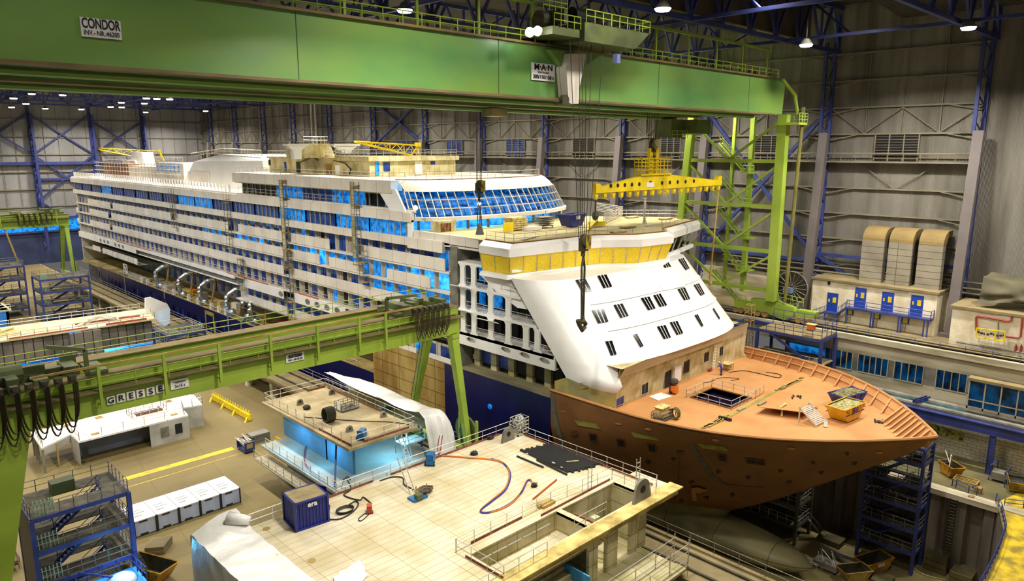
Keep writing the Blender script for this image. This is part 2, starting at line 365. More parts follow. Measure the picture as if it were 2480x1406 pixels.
for i,(p0,p1,ki) in enumerate(((2120,2226,0),(1822,1895,0),(1603,1650,0),(1390,1442,0),(1229,1273,0),(1085,1122,0),(965,1000,0))):
    y0,y1=sorted((yx(p0,WX,40),yx(p1,WX,40)))
    wn+=1; g=S('window_%d'%wn,MB().box(WX-.25,y0,38.3,WX-.1,y1,42),dark if i<4 else film)
    m=MB()
    for t in (0,1/3,2/3,1): m.box(WX-.45,y0+(y1-y0)*t-.08,38.2,WX-.2,y0+(y1-y0)*t+.08,42.1)
    for j in range(9): m.box(WX-.42,y0,38.5+j*.4,WX-.3,y1,38.56+j*.4)
    P('window_frame',m,girtm,g)
def xbr(y0,y1,z0,z1): return MB().bar((WX-.8,y0,z0),(WX-.8,y1,z1),.5).bar((WX-.9,y1,z0),(WX-.9,y0,z1),.5).box(WX-1,y0,z0-.2,WX-.6,y1,z0+.3)
S('cross_brace_beam',xbr(COLY[1],COLY[2],22,46),bluest); S('cross_brace_beam',xbr(COLY[6],COLY[7],41,53),bluest)
S('cross_brace_beam',MB().box(WX-1,COLY[0],23,WX-.6,COLY[1],23.5).bar((WX-.8,COLY[1],23),(WX-.8,COLY[0]+5,14),.5),bluest)
# two white downpipes
T('downpipe',MB().tube((WX-2.4,yx(773,WX,45),36),(WX-2.4,yx(773,WX,45),58),.35,8),greyp,'tall pale downpipe on the far wall behind the ship, left of the pair','pipe')
T('downpipe',MB().tube((WX-2.4,yx(783,WX,45),36),(WX-2.4,yx(783,WX,45),58),.35,8),greyp,'tall pale downpipe on the far wall behind the ship, right of the pair','pipe')
T('wall_pipework',MB().tube((WX-1,12,20.5),(WX-1,66,20.5),.2,6).tube((WX-1,12,19.8),(WX-1,66,19.8),.2,6).tube((WX-1,12,21.4),(WX-1,66,21.4),.14,6),girtm,'bundle of horizontal pipes low on the wall behind the pump house','pipe')
# end wall frame
for k,px in enumerate((-90,78,225,350)):
    x=xy(px,WY-1,40); m=MB().box(x-.5,WY-.6,0,x+.5,WY-.2,58).bar((x+.4,WY-2.2,52),(x+.7,WY-3.6,5),.8)
    for j in range(12): m.bar((x,WY-.4,4+j*4),(x+.3,WY-2.3,6+j*4),.25); m.bar((x+.3,WY-2.3,6+j*4),(x,WY-.4,8+j*4),.25)
    S('steel_column',m,bluedk)
xs=[xy(p,WY-.5,40) for p in (-90,78,225,350,462)]
m=MB()
for z in (14,20,26,32,38,44,50): m.box(-60,WY-.5,z-.15,WX,WY-.1,z+.15)
x=-60
while x<WX: m.box(x-.06,WY-.3,20,x+.06,WY-.1,60); x+=4.4
S('wall_end_girt_beam',m,girtm)
m=MB()
for x0,x1,z0,z1 in ((xs[1],xs[2],22,38),(xs[1],xs[2],38,52),(xs[0],xs[1],38,52),(xs[2],xs[3],38,50),(xs[1],xs[2],8,22)): m.bar((x0,WY-.7,z0),(x1,WY-.7,z1),.5).bar((x1,WY-.8,z0),(x0,WY-.8,z1),.5)
m.box(xs[1],WY-.9,29,xs[2],WY-.5,29.8).box(xs[0],WY-1.5,34.5,xs[3],WY-.5,35.5); S('cross_brace_beam',m,bluedk)
S('door_1',MB().box(-60,WY-1.2,0,75,WY-.8,11),M('blue_gate',(48,60,100),.6,var=.2,scale=.2))
S('door_1_lit_slot',MB().box(-60,WY-1.3,11.6,72,WY-.9,15.5),filmlit); S('trim_1',MB().box(-60,WY-1.8,11,73,WY-.6,11.6).box(-60,WY-1.8,15.5,73,WY-.6,16.2),bluest)
# roof trusses
def truss(y,x0=-70,zb=54.6,zt=61,st=7.,w=.55):
    m=MB().box(x0,y-w/2,zb-w/2,WX,y+w/2,zb+w/2).box(x0,y-w/2,zt-w/2,WX,y+w/2,zt+w/2); x=WX
    while x>x0+st:
        m.bar((x,y,zb),(x-st/2,y,zt),.32); m.bar((x-st/2,y,zt),(x-st,y,zb),.32); m.box(x-.15,y-.15,zb,x+.15,y+.15,zt); x-=st
    S('roof_truss_beam',m,bluedk)
for y in COLY[:2]+COLY[2::1]:
    truss(y-.4)
for x in (20,48,76,100):
    m=MB().box(x-.2,-20,54.4,x+.2,WY,54.8); y=40
    while y<WY-12: m.bar((x,y,54.6),(x+7,y+9,61),.22); m.bar((x+7,y+9,61),(x,y+18,54.6),.22); y+=18
    S('roof_purlin_beam',m,bluedk)
S('trim_brown_fascia',MB().box(40,COLY[1]+.3,55.5,WX-9,COLY[1]+.6,61.5),brownp)
# ---------- lamps: the hall's own fittings ----------
def lamp(p,label,r=.55,power=0,size=1.6,grp=None):
    l=E('ceiling_lamp',p,label,'lamp',grp)
    P('housing',MB().tube(p+V((0,0,.25)),p+V((0,0,1.0)),r*1.1,12,r*.4),greyst,l)
    P('diffuser',MB().tube(p,p+V((0,0,.25)),r*.85,12,r*1.05),lampm,l)
    P('hanger',MB().tube(p+V((0,0,1)),p+V((0,0,3.2)),.06,4),greyst,l); return l
def light(p,power,size=2.2,col=(1,.945,.84),spread=150):
    d=bpy.data.lights.new('hall_light','AREA'); d.shape='DISK'; d.size=size; d.energy=power; d.color=col; d.spread=math.radians(spread)
    o=bpy.data.objects.new('hall_light',d); COL.objects.link(o); o.location=p; return o
near=[(1605,27,53.5,'near lamp under the roof, above the right half of the green girder'),(1952,113,53.,'near lamp above the right end of the big green girder'),(2345,72,53.5,'near lamp high on the right-hand wall'),(980,30,54.,'bright lamp seen just above the railing of the green girder')]
for px,py,z,lb in near: lamp(az(px,py,z),lb,.8)
far=[(33,240),(77,229),(152,232),(214,217),(28,261),(63,253),(110,264),(197,266),(268,260),(294,250),(295,261),(355,240),(350,252),(353,273),(380,241),(411,242),(425,228),(487,230),(498,270)]
for i,(px,py) in enumerate(far):
    p=az(px,py,52.6+ (1.4 if py<235 else 0)); p=p if p.y<285 else p*(285/p.y)+V((0,0,CH*(1-285/p.y)))
    lamp(p,'small lamp among the cluster glowing under the far roof at the left',.85,grp='far roof lamps')
HP=7000
for x_,k_ in ((10,.1),(36,.45),(56,.45),(76,.35),(93,.35)): light((x_,39,57),HP*k_)
for y in (14,34,66,92,120,150,184,220,258,284):
    for x in (-6,32,70,102):
        if y in (14,34) and x<30: continue
        k=1.0
        if x<40: k=1.45
        if y==14: k=.55
        if x==102: k=1.5
        if y>100: k=1.3
        if y>250: k=1.7
        light((x,y,52.5),HP*k)
w=bpy.data.worlds.new('world'); sc.world=w; w.use_nodes=True
w.node_tree.nodes['Background'].inputs[0].default_value=(1,.96,.9,1); w.node_tree.nodes['Background'].inputs[1].default_value=.13
vs=sc.view_settings; vs.view_transform='Standard'; vs.look='None'; vs.gamma=1; vs.exposure=0; vs.use_curve_mapping=False
def blue(p,power,r=.3,col=(.12,.55,1)):
    d=bpy.data.lights.new('work_light','POINT'); d.energy=power; d.color=col; d.shadow_soft_size=r
    o=bpy.data.objects.new('work_light',d); COL.objects.link(o); o.location=p; return o
# ---------- the ship ----------
XC=79.; PX=62.; SXX=96.
ship=E('cruise_ship',(XC,120,-10),'huge half-built white and navy cruise ship with a red-brown bow lying in the dock','ship')
def lerp(a,b,t): return a+(b-a)*t
def interp(tab,x):
    for (a,b),(c,d) in zip(tab,tab[1:]):
        if (a<=x<=c) or (a>=x>=c): return lerp(b,d,(x-a)/(c-a))
    return tab[0][1] if abs(x-tab[0][0])<abs(x-tab[-1][0]) else tab[-1][1]
STEM=[(11.2,19.6),(8.3,22.6),(5.9,26.),(1.6,31.7),(-2.2,37),(-5,41.6),(-7.5,43.2),(-10,44)]
def half(y,z):
    ys=interp(STEM,z); L=30+(11.2-z)*1.; p=2.6-(11.2-z)*.062; t=max(0,min(1,(y-ys)/L)); return 17.4*(1-(1-t)**p)
def hx(y,z): return XC-half(y,z)
def hullring(z,y1,n=26):
    ys=interp(STEM,z); r=[]
    for i in range(n): y=lerp(y1,ys,1-(1-i/n)**1.7 if 0 else (i/n)**.75); r.append((y,half(y,z)))
    pts=[V((XC-h,y,z)) for y,h in r]+[V((XC,ys-.05,z))]+[V((XC+h,y,z)) for y,h in reversed(r)]; return pts
zs=[11.2,10,8.6,7,5,3,1,-1,-3,-5]
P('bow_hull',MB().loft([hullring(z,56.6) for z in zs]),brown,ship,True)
zb=[-5,-6.5,-8,-9.6]; bott=M('grey_green_bottom_paint',(150,142,98),.5,var=.2,scale=.3,streak=(1,.4,1),c2=(112,106,72)); lines(bott,(RX,0,RX),7,4,.04,(120,116,90))
P('bow_bottom',MB().loft([[V((XC+(p.x-XC)*k,p.y,p.z)) for p in hullring(z,57)] for z,k in zip(zb,(1,.93,.85,.75))]),bott,ship,True)
rings=[]
for i in range(17):
    t=i/16; y=lerp(30.4,58,t); s=min(1,(1-(1-min(1,t*2.2))**2.2)); s=max(.02,s**.6); zc=-8.15
    rings.append([V((XC-.2+3.3*s*math.cos(a),y,zc+2.05*s*math.sin(a))) for a in [2*math.pi*k/18 for k in range(18)]])
P('bulbous_bow',MB().loft(rings,True,True),bott,ship,True)
def sidewall(y0,y1,zt,zbm=-9.6):
    m=MB()
    for sx in (-1,1):
        prof=[(17.4,zt),(17.4,0),(17.4,-6),(16,-9),(13,zbm)]
        m.loft([[V((XC+sx*h,y,z)) for h,z in prof] for y in [y0+(y1-y0)*k/8 for k in range(9)]])
    return m
P('side_hull',sidewall(56.6,77,10.4),navy,ship); P('side_hull',sidewall(95,242,4.9),navy,ship)
P('unpainted_hull_block',sidewall(77,95,10.4),rustblk,ship,label='rust-streaked unpainted hull block')
P('stern_hull',MB().loft([[V((XC+s*17.4*k,y,z)) for s,z in ((-1,4.9),(-1,-3),(-.7,-9),(.7,-9),(1,-3),(1,4.9))] for y,k in ((242,1),(252,.98),(261,.9),(266,.74),(267,.6))]),navy,ship)
P('hull_block_end',MB().quad((61.6,95,4.9),(66,95,4.9),(66,95,10.4),(61.6,95,10.4)),rusty,ship)
# seams and fittings of the hull
def onhull(y,z,o=.06): return V((hx(y,z)-o,y-o*.6,z))
sm=M('weld_seam_grey',(98,100,84),.6,var=.2,scale=1)
def strip(pts,w):
    m=MB(); m.loft([[onhull(y-w/2,z,.05),onhull(y+w/2,z,.05)] for y,z in pts]); return m
P('weld_seam',strip([(56.4-.2*k,11-k) for k in range(0,15)],.7),sm,ship)
sp=[ax(px,py,70) for px,py in ((1665,1040),(1690,1095),(1722,1150),(1760,1172))]
def hullpt(px,py,o=.06):
    d=ray(px,py); lo,hi=.02,.09
    lo,hi=(35/d.y if d.y>0 else .02),None
    best=None; t=.02
    while t<.09:
        p=V((d.x*t,d.y*t,CH+d.z*t))
        if -6<p.z<11.6 and p.y>interp(STEM,p.z) and p.x>=hx(p.y,p.z): best=p; break
        t+=.00004
    if best is None: best=V((d.x*.045,d.y*.045,CH+d.z*.045))
    n=V((hx(best.y+.3,best.z)-hx(best.y-.3,best.z),0,0)); n=V((-1,(n.x)/.6 if 1 else 0,-(hx(best.y,best.z+.3)-hx(best.y,best.z-.3))/.6*-1)).normalized()
    return best+n*o
def hullpoly(pts,o=.06): return [hullpt(px,py,o) for px,py in pts]
m=MB(); cs=((1664,1040),(1682,1088),(1700,1115),(1723,1150),(1742,1165),(1757,1172),(1800,1176),(1850,1180))
m.loft([hullpoly(((x-w,y),(x+w,y-1)),.07) for (x,y),w in zip(cs,(7,7,8,8,7,5,2,1))]); P('weld_seam',m,sm,ship)
for q in (((1391,1016),(1446,1025),(1455,1038),(1400,1029)),((1527,1043),(1590,1056),(1599,1066),(1536,1057)),((1690,1071),(1757,1080),(1766,1092),(1700,1083))):
    P('painted_patch',MB().quad(*hullpoly(q,.07)),olive,ship,label='olive primed patch on the bow')
ow=M('orange_lit_slot',(216,140,86),.5,var=.05)
for x,y,w in ((1364,995,7),(1498,1024,8),(1570,1037,8),(1733,1063,9),(1917,1083,10),(2129,1093,9)):
    P('freeing_port',MB().quad(*hullpoly([(x+w*math.cos(a),y+w*.09+w*.32*math.sin(a)+w*.12*math.cos(a)) for a in [2*math.pi*k/12 for k in range(12)]],.08)),brown_lit,ship)
for x,y,w,h,nn in ((1437,1057,8,9,1),(1504,1071,8,9,1),(1579,1083,8,10,1),(1749,1107,9,8,1),(1819,1115,11,7,1),(1841,1118,10,7,1)):
    fr=P('hull_window_frame',MB().quad(*hullpoly(((x-w-4,y-h-2),(x+w+2,y-h+2),(x+w+5,y+h+2),(x-w+1,y+h-1)),.07)),M('dark_brown_primer',(110,62,34),.6,var=.1) if 'dark_brown_primer' not in MATS else MATS['dark_brown_primer'],ship)
    P('pane',MB().quad(*hullpoly(((x-w,y-h+2),(x+w-1,y-h+4),(x+w,y+h-1),(x-w+2,y+h-3)),.1)),dark,fr)
for x,y in ((1393,1048),(1648,1095)): P('hawse_opening',MB().quad(*hullpoly([(x+10*math.cos(a),y+5*math.sin(a)) for a in [2*math.pi*k/10 for k in range(10)]],.08)),MATS['dark_brown_primer'],ship)
anc=MB().quad(*hullpoly(((1674,1180),(1684,1173),(1688,1206),(1678,1207)),.3)).quad(*hullpoly(((1672,1177),(1688,1174),(1715,1182),(1690,1190)),.25)); P('anchor_pocket',anc,brown_lit,ship)
m=MB()
for x,y in ((1632,1108),(1740,1140),(1812,1153),(1890,1137),(1968,1118),(2052,1097),(1675,1164),(1912,1164),(1990,1141),(2070,1119),(1773,1195),(1712,1202),(1650,1210),(1570,1116)):
    for k in range(4): m.quad(*hullpoly([(x+random.uniform(-3,3)+d*6*math.cos(k*.8),y+d*5*math.sin(k*.8)+e) for d,e in ((-1,0),(1,0),(1,2),(-1,1.5))],.07))
P('scorch_mark',m,M('scorch',(52,46,34),.8,var=.2,scale=4),ship)
m=MB(); m.path([hullpt(1648,1098,.3),hullpt(1640,1150,.6)+V((-.3,-.3,0)),hullpt(1632,1205,.8)],.06); P('hanging_line',m,grease,ship)
# bow deck with a framed hatch, bulwark with stays
HO=[az(px,py,10) for px,py in ((1677,963),(1722,940),(1818,963),(1768,990))]
hx0,hx1,hy0,hy1=74.2,82.8,38.6,44.6
hx0=sum(p.x for p in (HO[0],HO[3]))/2; hx1=sum(p.x for p in (HO[1],HO[2]))/2; hy0=sum(p.y for p in (HO[2],HO[3]))/2; hy1=sum(p.y for p in (HO[0],HO[1]))/2
out=[(hx(y,10.0)+.15,y) for y in (57,50,44,hy1,41,hy0,34,30,26,23.5,21.8,21)]
m=MB()
ys=[57,52,47,hy1,hy0,36,33,30,27,24.5,22.5,21.1]
for ya,yb in zip(ys,ys[1:]):
    xa,xb=half(ya,10)-.1,half(yb,10)-.1
    if ya==hy1: m.quad((XC-xa,ya,10),(XC-xb,yb,10),(hx0,yb,10),(hx0,ya,10)); m.quad((hx1,ya,10),(hx1,yb,10),(XC+xb,yb,10),(XC+xa,ya,10))
    else: m.quad((XC-xa,ya,10),(XC-xb,yb,10),(XC+xb,yb,10),(XC+xa,ya,10))
fd=P('fore_deck',m,brown_lit,ship)
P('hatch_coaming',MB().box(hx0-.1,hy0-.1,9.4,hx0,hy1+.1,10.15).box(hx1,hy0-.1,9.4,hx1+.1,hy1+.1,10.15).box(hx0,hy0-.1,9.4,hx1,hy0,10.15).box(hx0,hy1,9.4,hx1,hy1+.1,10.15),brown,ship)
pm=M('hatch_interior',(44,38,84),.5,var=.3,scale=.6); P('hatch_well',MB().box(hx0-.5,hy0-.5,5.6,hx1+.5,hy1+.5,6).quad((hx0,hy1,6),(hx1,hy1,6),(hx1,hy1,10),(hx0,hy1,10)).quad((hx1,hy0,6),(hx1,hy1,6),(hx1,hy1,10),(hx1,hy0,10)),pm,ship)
wl=MB()
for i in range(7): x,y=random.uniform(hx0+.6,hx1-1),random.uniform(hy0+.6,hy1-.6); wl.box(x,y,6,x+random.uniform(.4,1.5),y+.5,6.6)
P('hatch_machinery',wl,M('lit_machinery',(60,130,190),.5,var=.3),ship)  # blue interior light put into the machinery's base colour
bw=MB(); cap=MB(); prev=None
def bwp(y,s,k):  # bulwark inner/outer points; k 0 foot 1 top
    z=10+1.45*k; return V((XC+s*(half(y,11.2)-.06 if k>.99 else lerp(max(.05,half(y,10)-.2),half(y,11.2)-.06,k)),y-(.15 if k else 0),z))
yb=[57,53,49,45,42,39,36,33.5,31,29,27,25,23.4,22,20.9,20.3]
for s in (1,-1):
    bw.loft([[bwp(y,s,0),bwp(y,s,1)] for y in yb]); cap.path([bwp(y,s,1) for y in yb],.16,6)
cap.path([bwp(20.3,-1,1),V((XC,19.6,11.45)),bwp(20.3,1,1)],.18,6); bw.quad(bwp(20.3,-1,0),bwp(20.3,1,0),bwp(20.3,1,1),V((XC,19.7,11.45)),bwp(20.3,-1,1))
P('bulwark',bw,brown_lit,ship); P('bulwark_cap',cap,brown_lit,ship)
mid=MB(); mid.path([bwp(y,1,.52)-V((.1,0,0)) for y in yb],.1,4); P('bulwark_stringer',mid,brown_lit,ship)
for i in range(22):
    y=52.5-i*1.95 if i<14 else 25.2-(i-14)*.62
    a,b=bwp(y,1,1),bwp(y,1,0); inn=b-V((.55 if i<14 else 1.5,-.1 if i<14 else -1.0,0))
    P('bulwark_stay',MB().ext([a,b,inn],(0,.09,.0)).bar(a-V((.05,0,0)),inn,.2,.12),brown_lit,ship)
# ----- white forward front of the superstructure -----
def yedge(z): return 56.4+.88*(max(z,13)-15.5) if z>13 else 56.4
def ycen(z): return 48.2+1.02*(z-15.3)
def front(x,z,zz=None):
    u=abs(x-XC)/17.0; zf=max(z,13.2); ye=yedge(z)+(2.2 if x>XC and z>13 else 0)*0; yc=ycen(zf); k=(max(0,1-min(1,u)**3.))**(1/3.); return lerp(ye,yc,k)
def fpt(x,z,o=0): return V((x,front(x,z)-o,z))
us=[-1,-.997,-.985,-.965,-.94,-.9,-.85,-.78,-.7,-.6,-.5,-.35,-.2,0,.2,.35,.5,.6,.7,.8,.88,.94,.98,1]
zl=[15.3,16.6,18,19.5,21,22.5,24.2]
P('front_top',MB().loft([[fpt(XC+17*u,24.2) for u in us],[V((XC+17*u*.97,max(front(XC+17*u,24.2)+4,62),24.25)) for u in us]]),white,ship)
P('front_bulkhead',MB().loft([[fpt(XC+17*u,z) for u in us] for z in zl]),white,ship,True)
# skirt that runs down to the fore deck at either corner
def skirt(sg,z0s,z1s,uu):
    m=MB(); 
    m.loft([[fpt(XC+sg*17*u,lerp(z0,z1,k/4)) for u,z0,z1 in zip(uu,z0s,z1s)] for k in range(5)]); return m
uu=[1,.997,.985,.965,.94,.9,.875,.855]
P('corner_skirt',skirt(-1,[13.4,13.2,13,12.8,12.6,12.4,12.3,12.3],[15.35]*8,uu),white,ship,True)
P('corner_skirt',MB().loft([[fpt(XC-17*u,lerp(zb_,15.35,k/4),.01) for k in range(5)] for u,zb_ in ((.855,12.3),(.845,13.2),(.825,14.4),(.79,15.1))]),white,ship,True)
P('corner_skirt',skirt(-1,[10.0]*8,[13.42,13.22,13.02,12.82,12.62,12.42,12.32,12.32],uu),M('olive_primed_skirt',(170,160,84),.7,var=.25,scale=.8,c2=(150,146,110)),ship,True)
P('corner_skirt',MB().ext([(95.9,57,10),(95.9,49.4,10),(95.9,53.2,15),(95.9,57,17)],(.15,0,0)),cream,ship)
# recessed cream wall under the overhang
cw=MB().quad((64.6,49.9,10),(95.9,49.9,10),(95.9,49.5,15.3),(64.6,48.7,15.3)).quad((64.4,48.2,15.32),(95,50.4,15.32),(95,56,15.3),(64.4,56,15.3))
P('recessed_bulkhead',cw,cream,ship); P('overhang_band',MB().quad((64.7,48.8,14.0),(95.2,49.35,14.0),(95,49.0,15.35),(65.0,48.25,15.35)),M('beige_band',(196,184,150),.7,var=.06),ship)
for px,py,w,h,mt in ((1500,957,16,36,film),(1560,932,13,33,dark),(1616,912,12,42,dark),(1661,880,11,36,dark),(1709,857,9,30,dark),(1745,843,6,30,dark)):
    a=ay(px-w/2,py-h/2,49.85); b=ay(px+w/2,py+h/2,49.85); nm='bulkhead_door' if mt is dark and w in (12,11) else 'bulkhead_window'
    fr=P(nm,MB().box(a.x-.08,49.72,b.z-.08,b.x+.08,49.86,a.z+.08),white if nm[-1]=='w' else greyst,ship)
    P('pane',MB().box(a.x,49.68,b.z,(a.x+b.x)/2-.05,49.73,a.z).box((a.x+b.x)/2+.05,49.68,b.z,b.x,49.73,a.z),mt,fr)
a=ay(1629,888,49.8); b=ay(1643,918,49.8); P('bulkhead_door',MB().box(a.x,49.4,b.z,b.x,49.8,a.z),white,ship,label='white steel door standing open')
a=ay(1733,803,49.5); b=ay(1728,872,49.5); P('ladder',MB().ladder((b.x,49.4,10.2),(a.x,49.4,14.8),.5,.05,(1,0,0)),white,ship)
# slanted window groups on the white front
def fwin(quadpts,n):
    m=MB(); gl=MB()
    P3=[]
    for px,py in quadpts:
        d=ray(px,py); t=.02
        while t<.1:
            p=V((d.x*t,d.y*t,CH+d.z*t))
            if abs(p.x-XC)<17 and p.z<24.5 and p.y>front(p.x,p.z)-.1: break
            t+=.00004
        P3.append(p)
    a,b,c,d4=P3
    nrm=(b-a).cross(d4-a).normalized(); nrm=nrm if nrm.y<0 else -nrm
    for i in range(n):
        u0,u1=i/n+(.045 if i else 0),(i+1)/n-(.045 if i<n-1 else 0)
        gl.quad(a.lerp(b,u0)+nrm*.08,a.lerp(b,u1)+nrm*.08,d4.lerp(c,u1)+nrm*.08,d4.lerp(c,u0)+nrm*.08)
    m.quad(a+nrm*.04,b+nrm*.04,c+nrm*.04,d4+nrm*.04)
    fr=P('front_window',m,white,ship); P('pane',gl,dkglass,fr)
for x0,y0,x1,y1,x2,y2,x3,y3,n in ((1393,678,1417,675,1433,704,1410,709,3),(1446,668,1468,665,1482,694,1461,698,3),(1606,643,1618,635,1634,660,1617,663,3),(1642,628,1655,625,1669,650,1660,654,3),
  (1432,751,1461,747,1473,779,1448,783,3),(1485,739,1507,735,1522,765,1502,770,3),(1551,722,1572,718,1587,747,1569,751,3),(1581,715,1599,711,1615,739,1597,743,3),(1640,700,1658,696,1671,724,1656,727,3),(1679,690,1692,686,1706,712,1696,716,3),
  (1465,827,1482,825,1493,858,1479,861,2),(1532,810,1542,808,1558,838,1550,841,2),(1590,791,1611,787,1624,817,1607,821,3),(1621,781,1640,777,1654,807,1638,811,3),(1681,763,1689,761,1703,789,1698,791,2),(1725,748,1728,746,1743,770,1741,774,2)):
    fwin(((x0,y0),(x1,y1),(x2,y2),(x3,y3)),n)
lg=MB()
for z in (18.6,21.4): lg.path([fpt(XC+17*u,z,.12) for u in us[8:]],.09,4)
P('front_ledge',lg,white,ship)
# port side of the forward block: white frames round open decks
fy=[yx(px,PX,18) for px in (1120,1146,1187,1229,1272,1300)]
LV=(15.5,18.8,22.0,25.2,28.0)
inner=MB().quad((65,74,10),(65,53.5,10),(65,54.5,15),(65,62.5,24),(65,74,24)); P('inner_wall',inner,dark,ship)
for i,z in enumerate(LV[:-1]):
    y1=yedge(min(z,23.6))+.2; P('deck_slab',MB().box(PX,y1,z-.35,66.5,74.2,z),white,ship)
m=MB()
for k,yy in enumerate(fy):
    for a,b in zip((15.5,18.8,22.0),(18.45,21.65,24.9)):
        if yy<yedge(b)+.3: continue
        m.box(PX+.05,yy-.45,a,PX+.3,yy+.45,b)
        for e in (-1,1):
            for zz,s in ((a,1),(b,-1)): m.ext([(PX+.05,yy+e*.45,zz),(PX+.05,yy+e*.72,zz),(PX+.05,yy+e*.45,zz+s*.4)],(.25,0,0))
P('side_frame',m,white,ship)
bb=MB(); yo=[yx(px,PX,14.7) for px in (1140,1224,1270,1318)]; ye=[74.2]
for c in yo: ye+=[c+.95,c-.95]
ye.append(56.4)
for a,b in zip(ye[::2],ye[1::2]): bb.box(PX,b,13.8,PX+.3,a,15.5)
for c in yo:
    for s,zz in ((1,14.25),(-1,15.05)): 
        n=8; arc=[V((PX,c+.95*math.cos(math.pi*k/n),(14.65)-s*(.4*math.sin(math.pi*k/n)) )) for k in range(n+1)]
        bb.ext(arc+[V((PX,c-.95,13.8 if s>0 else 15.5)),V((PX,c+.95,13.8 if s>0 else 15.5))],(.3,0,0))
P('pierced_bulwark',bb,white,ship); P('bulwark_backing',MB().box(62.5,57.5,13.9,62.7,74,15.4),panel,ship)  # pale backing added so the ovals read as a lit interior
P('promenade_deck',MB().box(61.7,57,10.2,66,95,10.42),M('grey_boarded_deck',(132,124,92),.8,var=.2,scale=.8,streak=(1,.2,1)),ship)
m=MB(); 
for c in (73,69.6,66.2,62.8,59.6): m.box(64.2,c-.55,10.4,64.9,c+.55,13.8)
P('promenade_pier',m,tan,ship)
for i,(a,b) in enumerate(((72.4,70.2),(69,66.8),(65.6,63.4),(62.2,60.2),(59,57.4))): P('promenade_opening',MB().box(64.6,b,11,64.9,a,13.7),film if i<2 else dark,ship)
m=MB(); m.quad((65,57,13.8),(65,74.4,13.8),(62,74.4,13.8),(62,56.4,13.8)); P('promenade_ceiling',m,panel,ship)
rl=MB()
for z in LV[:3]: rl.rail([(PX+.15,yedge(z)+.4,z),(PX+.15,74,z)],1.1,1.6,.04)
rl.rail([(PX-.2,57,10.4),(PX-.2,77,10.4)],.0,3,.01); P('side_railing',rl,greyp,ship)
for k,(yy,z) in enumerate(((72,19.9),(69.5,19.7),(72,23.1),(70,26.2))): pass
br=MB()
for yy,z in ((73,18.9),(73,22.1),(67.8,18.4)): br.ext([(PX-1.4,yy+1.2,z),(PX,yy+1.6,z-.5),(PX,yy-1.6,z-.5),(PX-1.2,yy-1.4,z)],(0,0,.12))
P('side_wing_plate',br,white,ship)
# flat panes behind the frames, room glow or dark put into the colour
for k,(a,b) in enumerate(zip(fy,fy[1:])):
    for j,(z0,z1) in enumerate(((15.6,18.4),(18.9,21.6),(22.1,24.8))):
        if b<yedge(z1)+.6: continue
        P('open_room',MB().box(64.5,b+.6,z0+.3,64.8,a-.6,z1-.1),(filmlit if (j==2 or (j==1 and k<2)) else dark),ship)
P('block_joint',MB().box(61.9,74.2,10.4,64.5,75.7,27.1),MATS['grey_steel'],ship)
# ----- bridge -----
A,Ta,B,C,D=V((60.7,62.9)),V((60.8,68.5)),V((75.9,61.0)),V((80.4,57.5)),V((86.9,56.8)); D2=az(1628,562,28).xy; Et=az(1705,538,28).xy; Eb=Et+V((.6,6))
plan=[Ta,A,B,C,D,D2,Et,Eb]
cen=V((80,72))
def ins(p,k): d=(cen-p); return p+d.normalized()*k
def ring(z,k): return [V((*ins(p,k),z)) for p in plan]
brow=MB().loft([ring(27.0,.0),ring(28.0,-.05),ring(28.55,.9)],True); brow.quad(*ring(27.0,0)); P('bridge_brow',brow,white,ship)
roofd=[(*p,28.5) for p in [ins(q,.9) for q in plan]]+[(97,82,28.5),(63,84,28.5)]
P('bridge_roof_deck',MB().quad(*roofd),M('roof_deck_primer',(188,174,120),.8,var=.12,scale=.3),ship)
P('bridge_roof_edge',MB().ext([(62,70,27.2),(62,84.5,27.2),(62,84.5,28.55),(62,70,28.55)],(.5,0,0)).box(62,68,26.9,64,84.5,27.3),panel,ship)
P('bridge_toe_board',MB().path([V((*ins(p,1.3),28.62)) for p in plan],.07,4),toe,ship)
lowp=[V((61.8,69)),V((61.9,64.2)),V((77,62)),V((81,58.5)),V((87.2,58.2)),D2+V((.2,1.2)),Et+V((-.8,1.2)),Eb]
def segwin(i,n,mat,nm='bridge_window',z0=24.6,z1=27.05):
    for k in range(n):
        a,b=plan[i],plan[i+1]; c,d=lowp[i],lowp[i+1]; u0,u1=k/n,(k+1)/n
        q=[V((*c.lerp(d,u0),z0)),V((*c.lerp(d,u1),z0)),V((*ins(a,.12).lerp(ins(b,.12),u1),z1)),V((*ins(a,.12).lerp(ins(b,.12),u0),z1))]
        w=P(nm,MB().quad(*q),mat,ship); fr=MB()
        fr.bar(q[0]+V((0,-.03,0)),q[3]+V((0,-.03,0)),.13,.08); fr.bar(q[0],q[1],.1,.08); P('window_mullion',fr,greyp,w)
segwin(0,2,yfilm); segwin(1,7,yfilm); segwin(2,3,yfilm); segwin(3,3,yfilm); 
w=MB()
for k in range(6): p=ins(D2,.3).lerp(ins(Et,.3),k/5); q=lowp[5].lerp(lowp[6],k/5); w.bar((*q,24.6),(*p,27.1),.18)
P('wing_window_frame',w,greyp,ship,label='bare window posts of the far bridge wing')
P('bridge_interior',MB().quad(*[(*ins(V(p),1.5),24.6) for p in lowp]).quad((66,66,24.8),(86,64,24.8),(86,64,27),(66,66,27)),dark,ship)
sill=MB().loft([[V((*ins(p,.9),23.6)) for p in lowp],[V((*ins(p,-.7),24.05)) for p in lowp],[V((*ins(p,-.5),24.5)) for p in lowp],[V((*ins(p,.05),24.62)) for p in lowp]],True); sill.quad(*[V((*ins(p,.9),23.6)) for p in lowp]); P('bridge_sill',sill,white,ship)
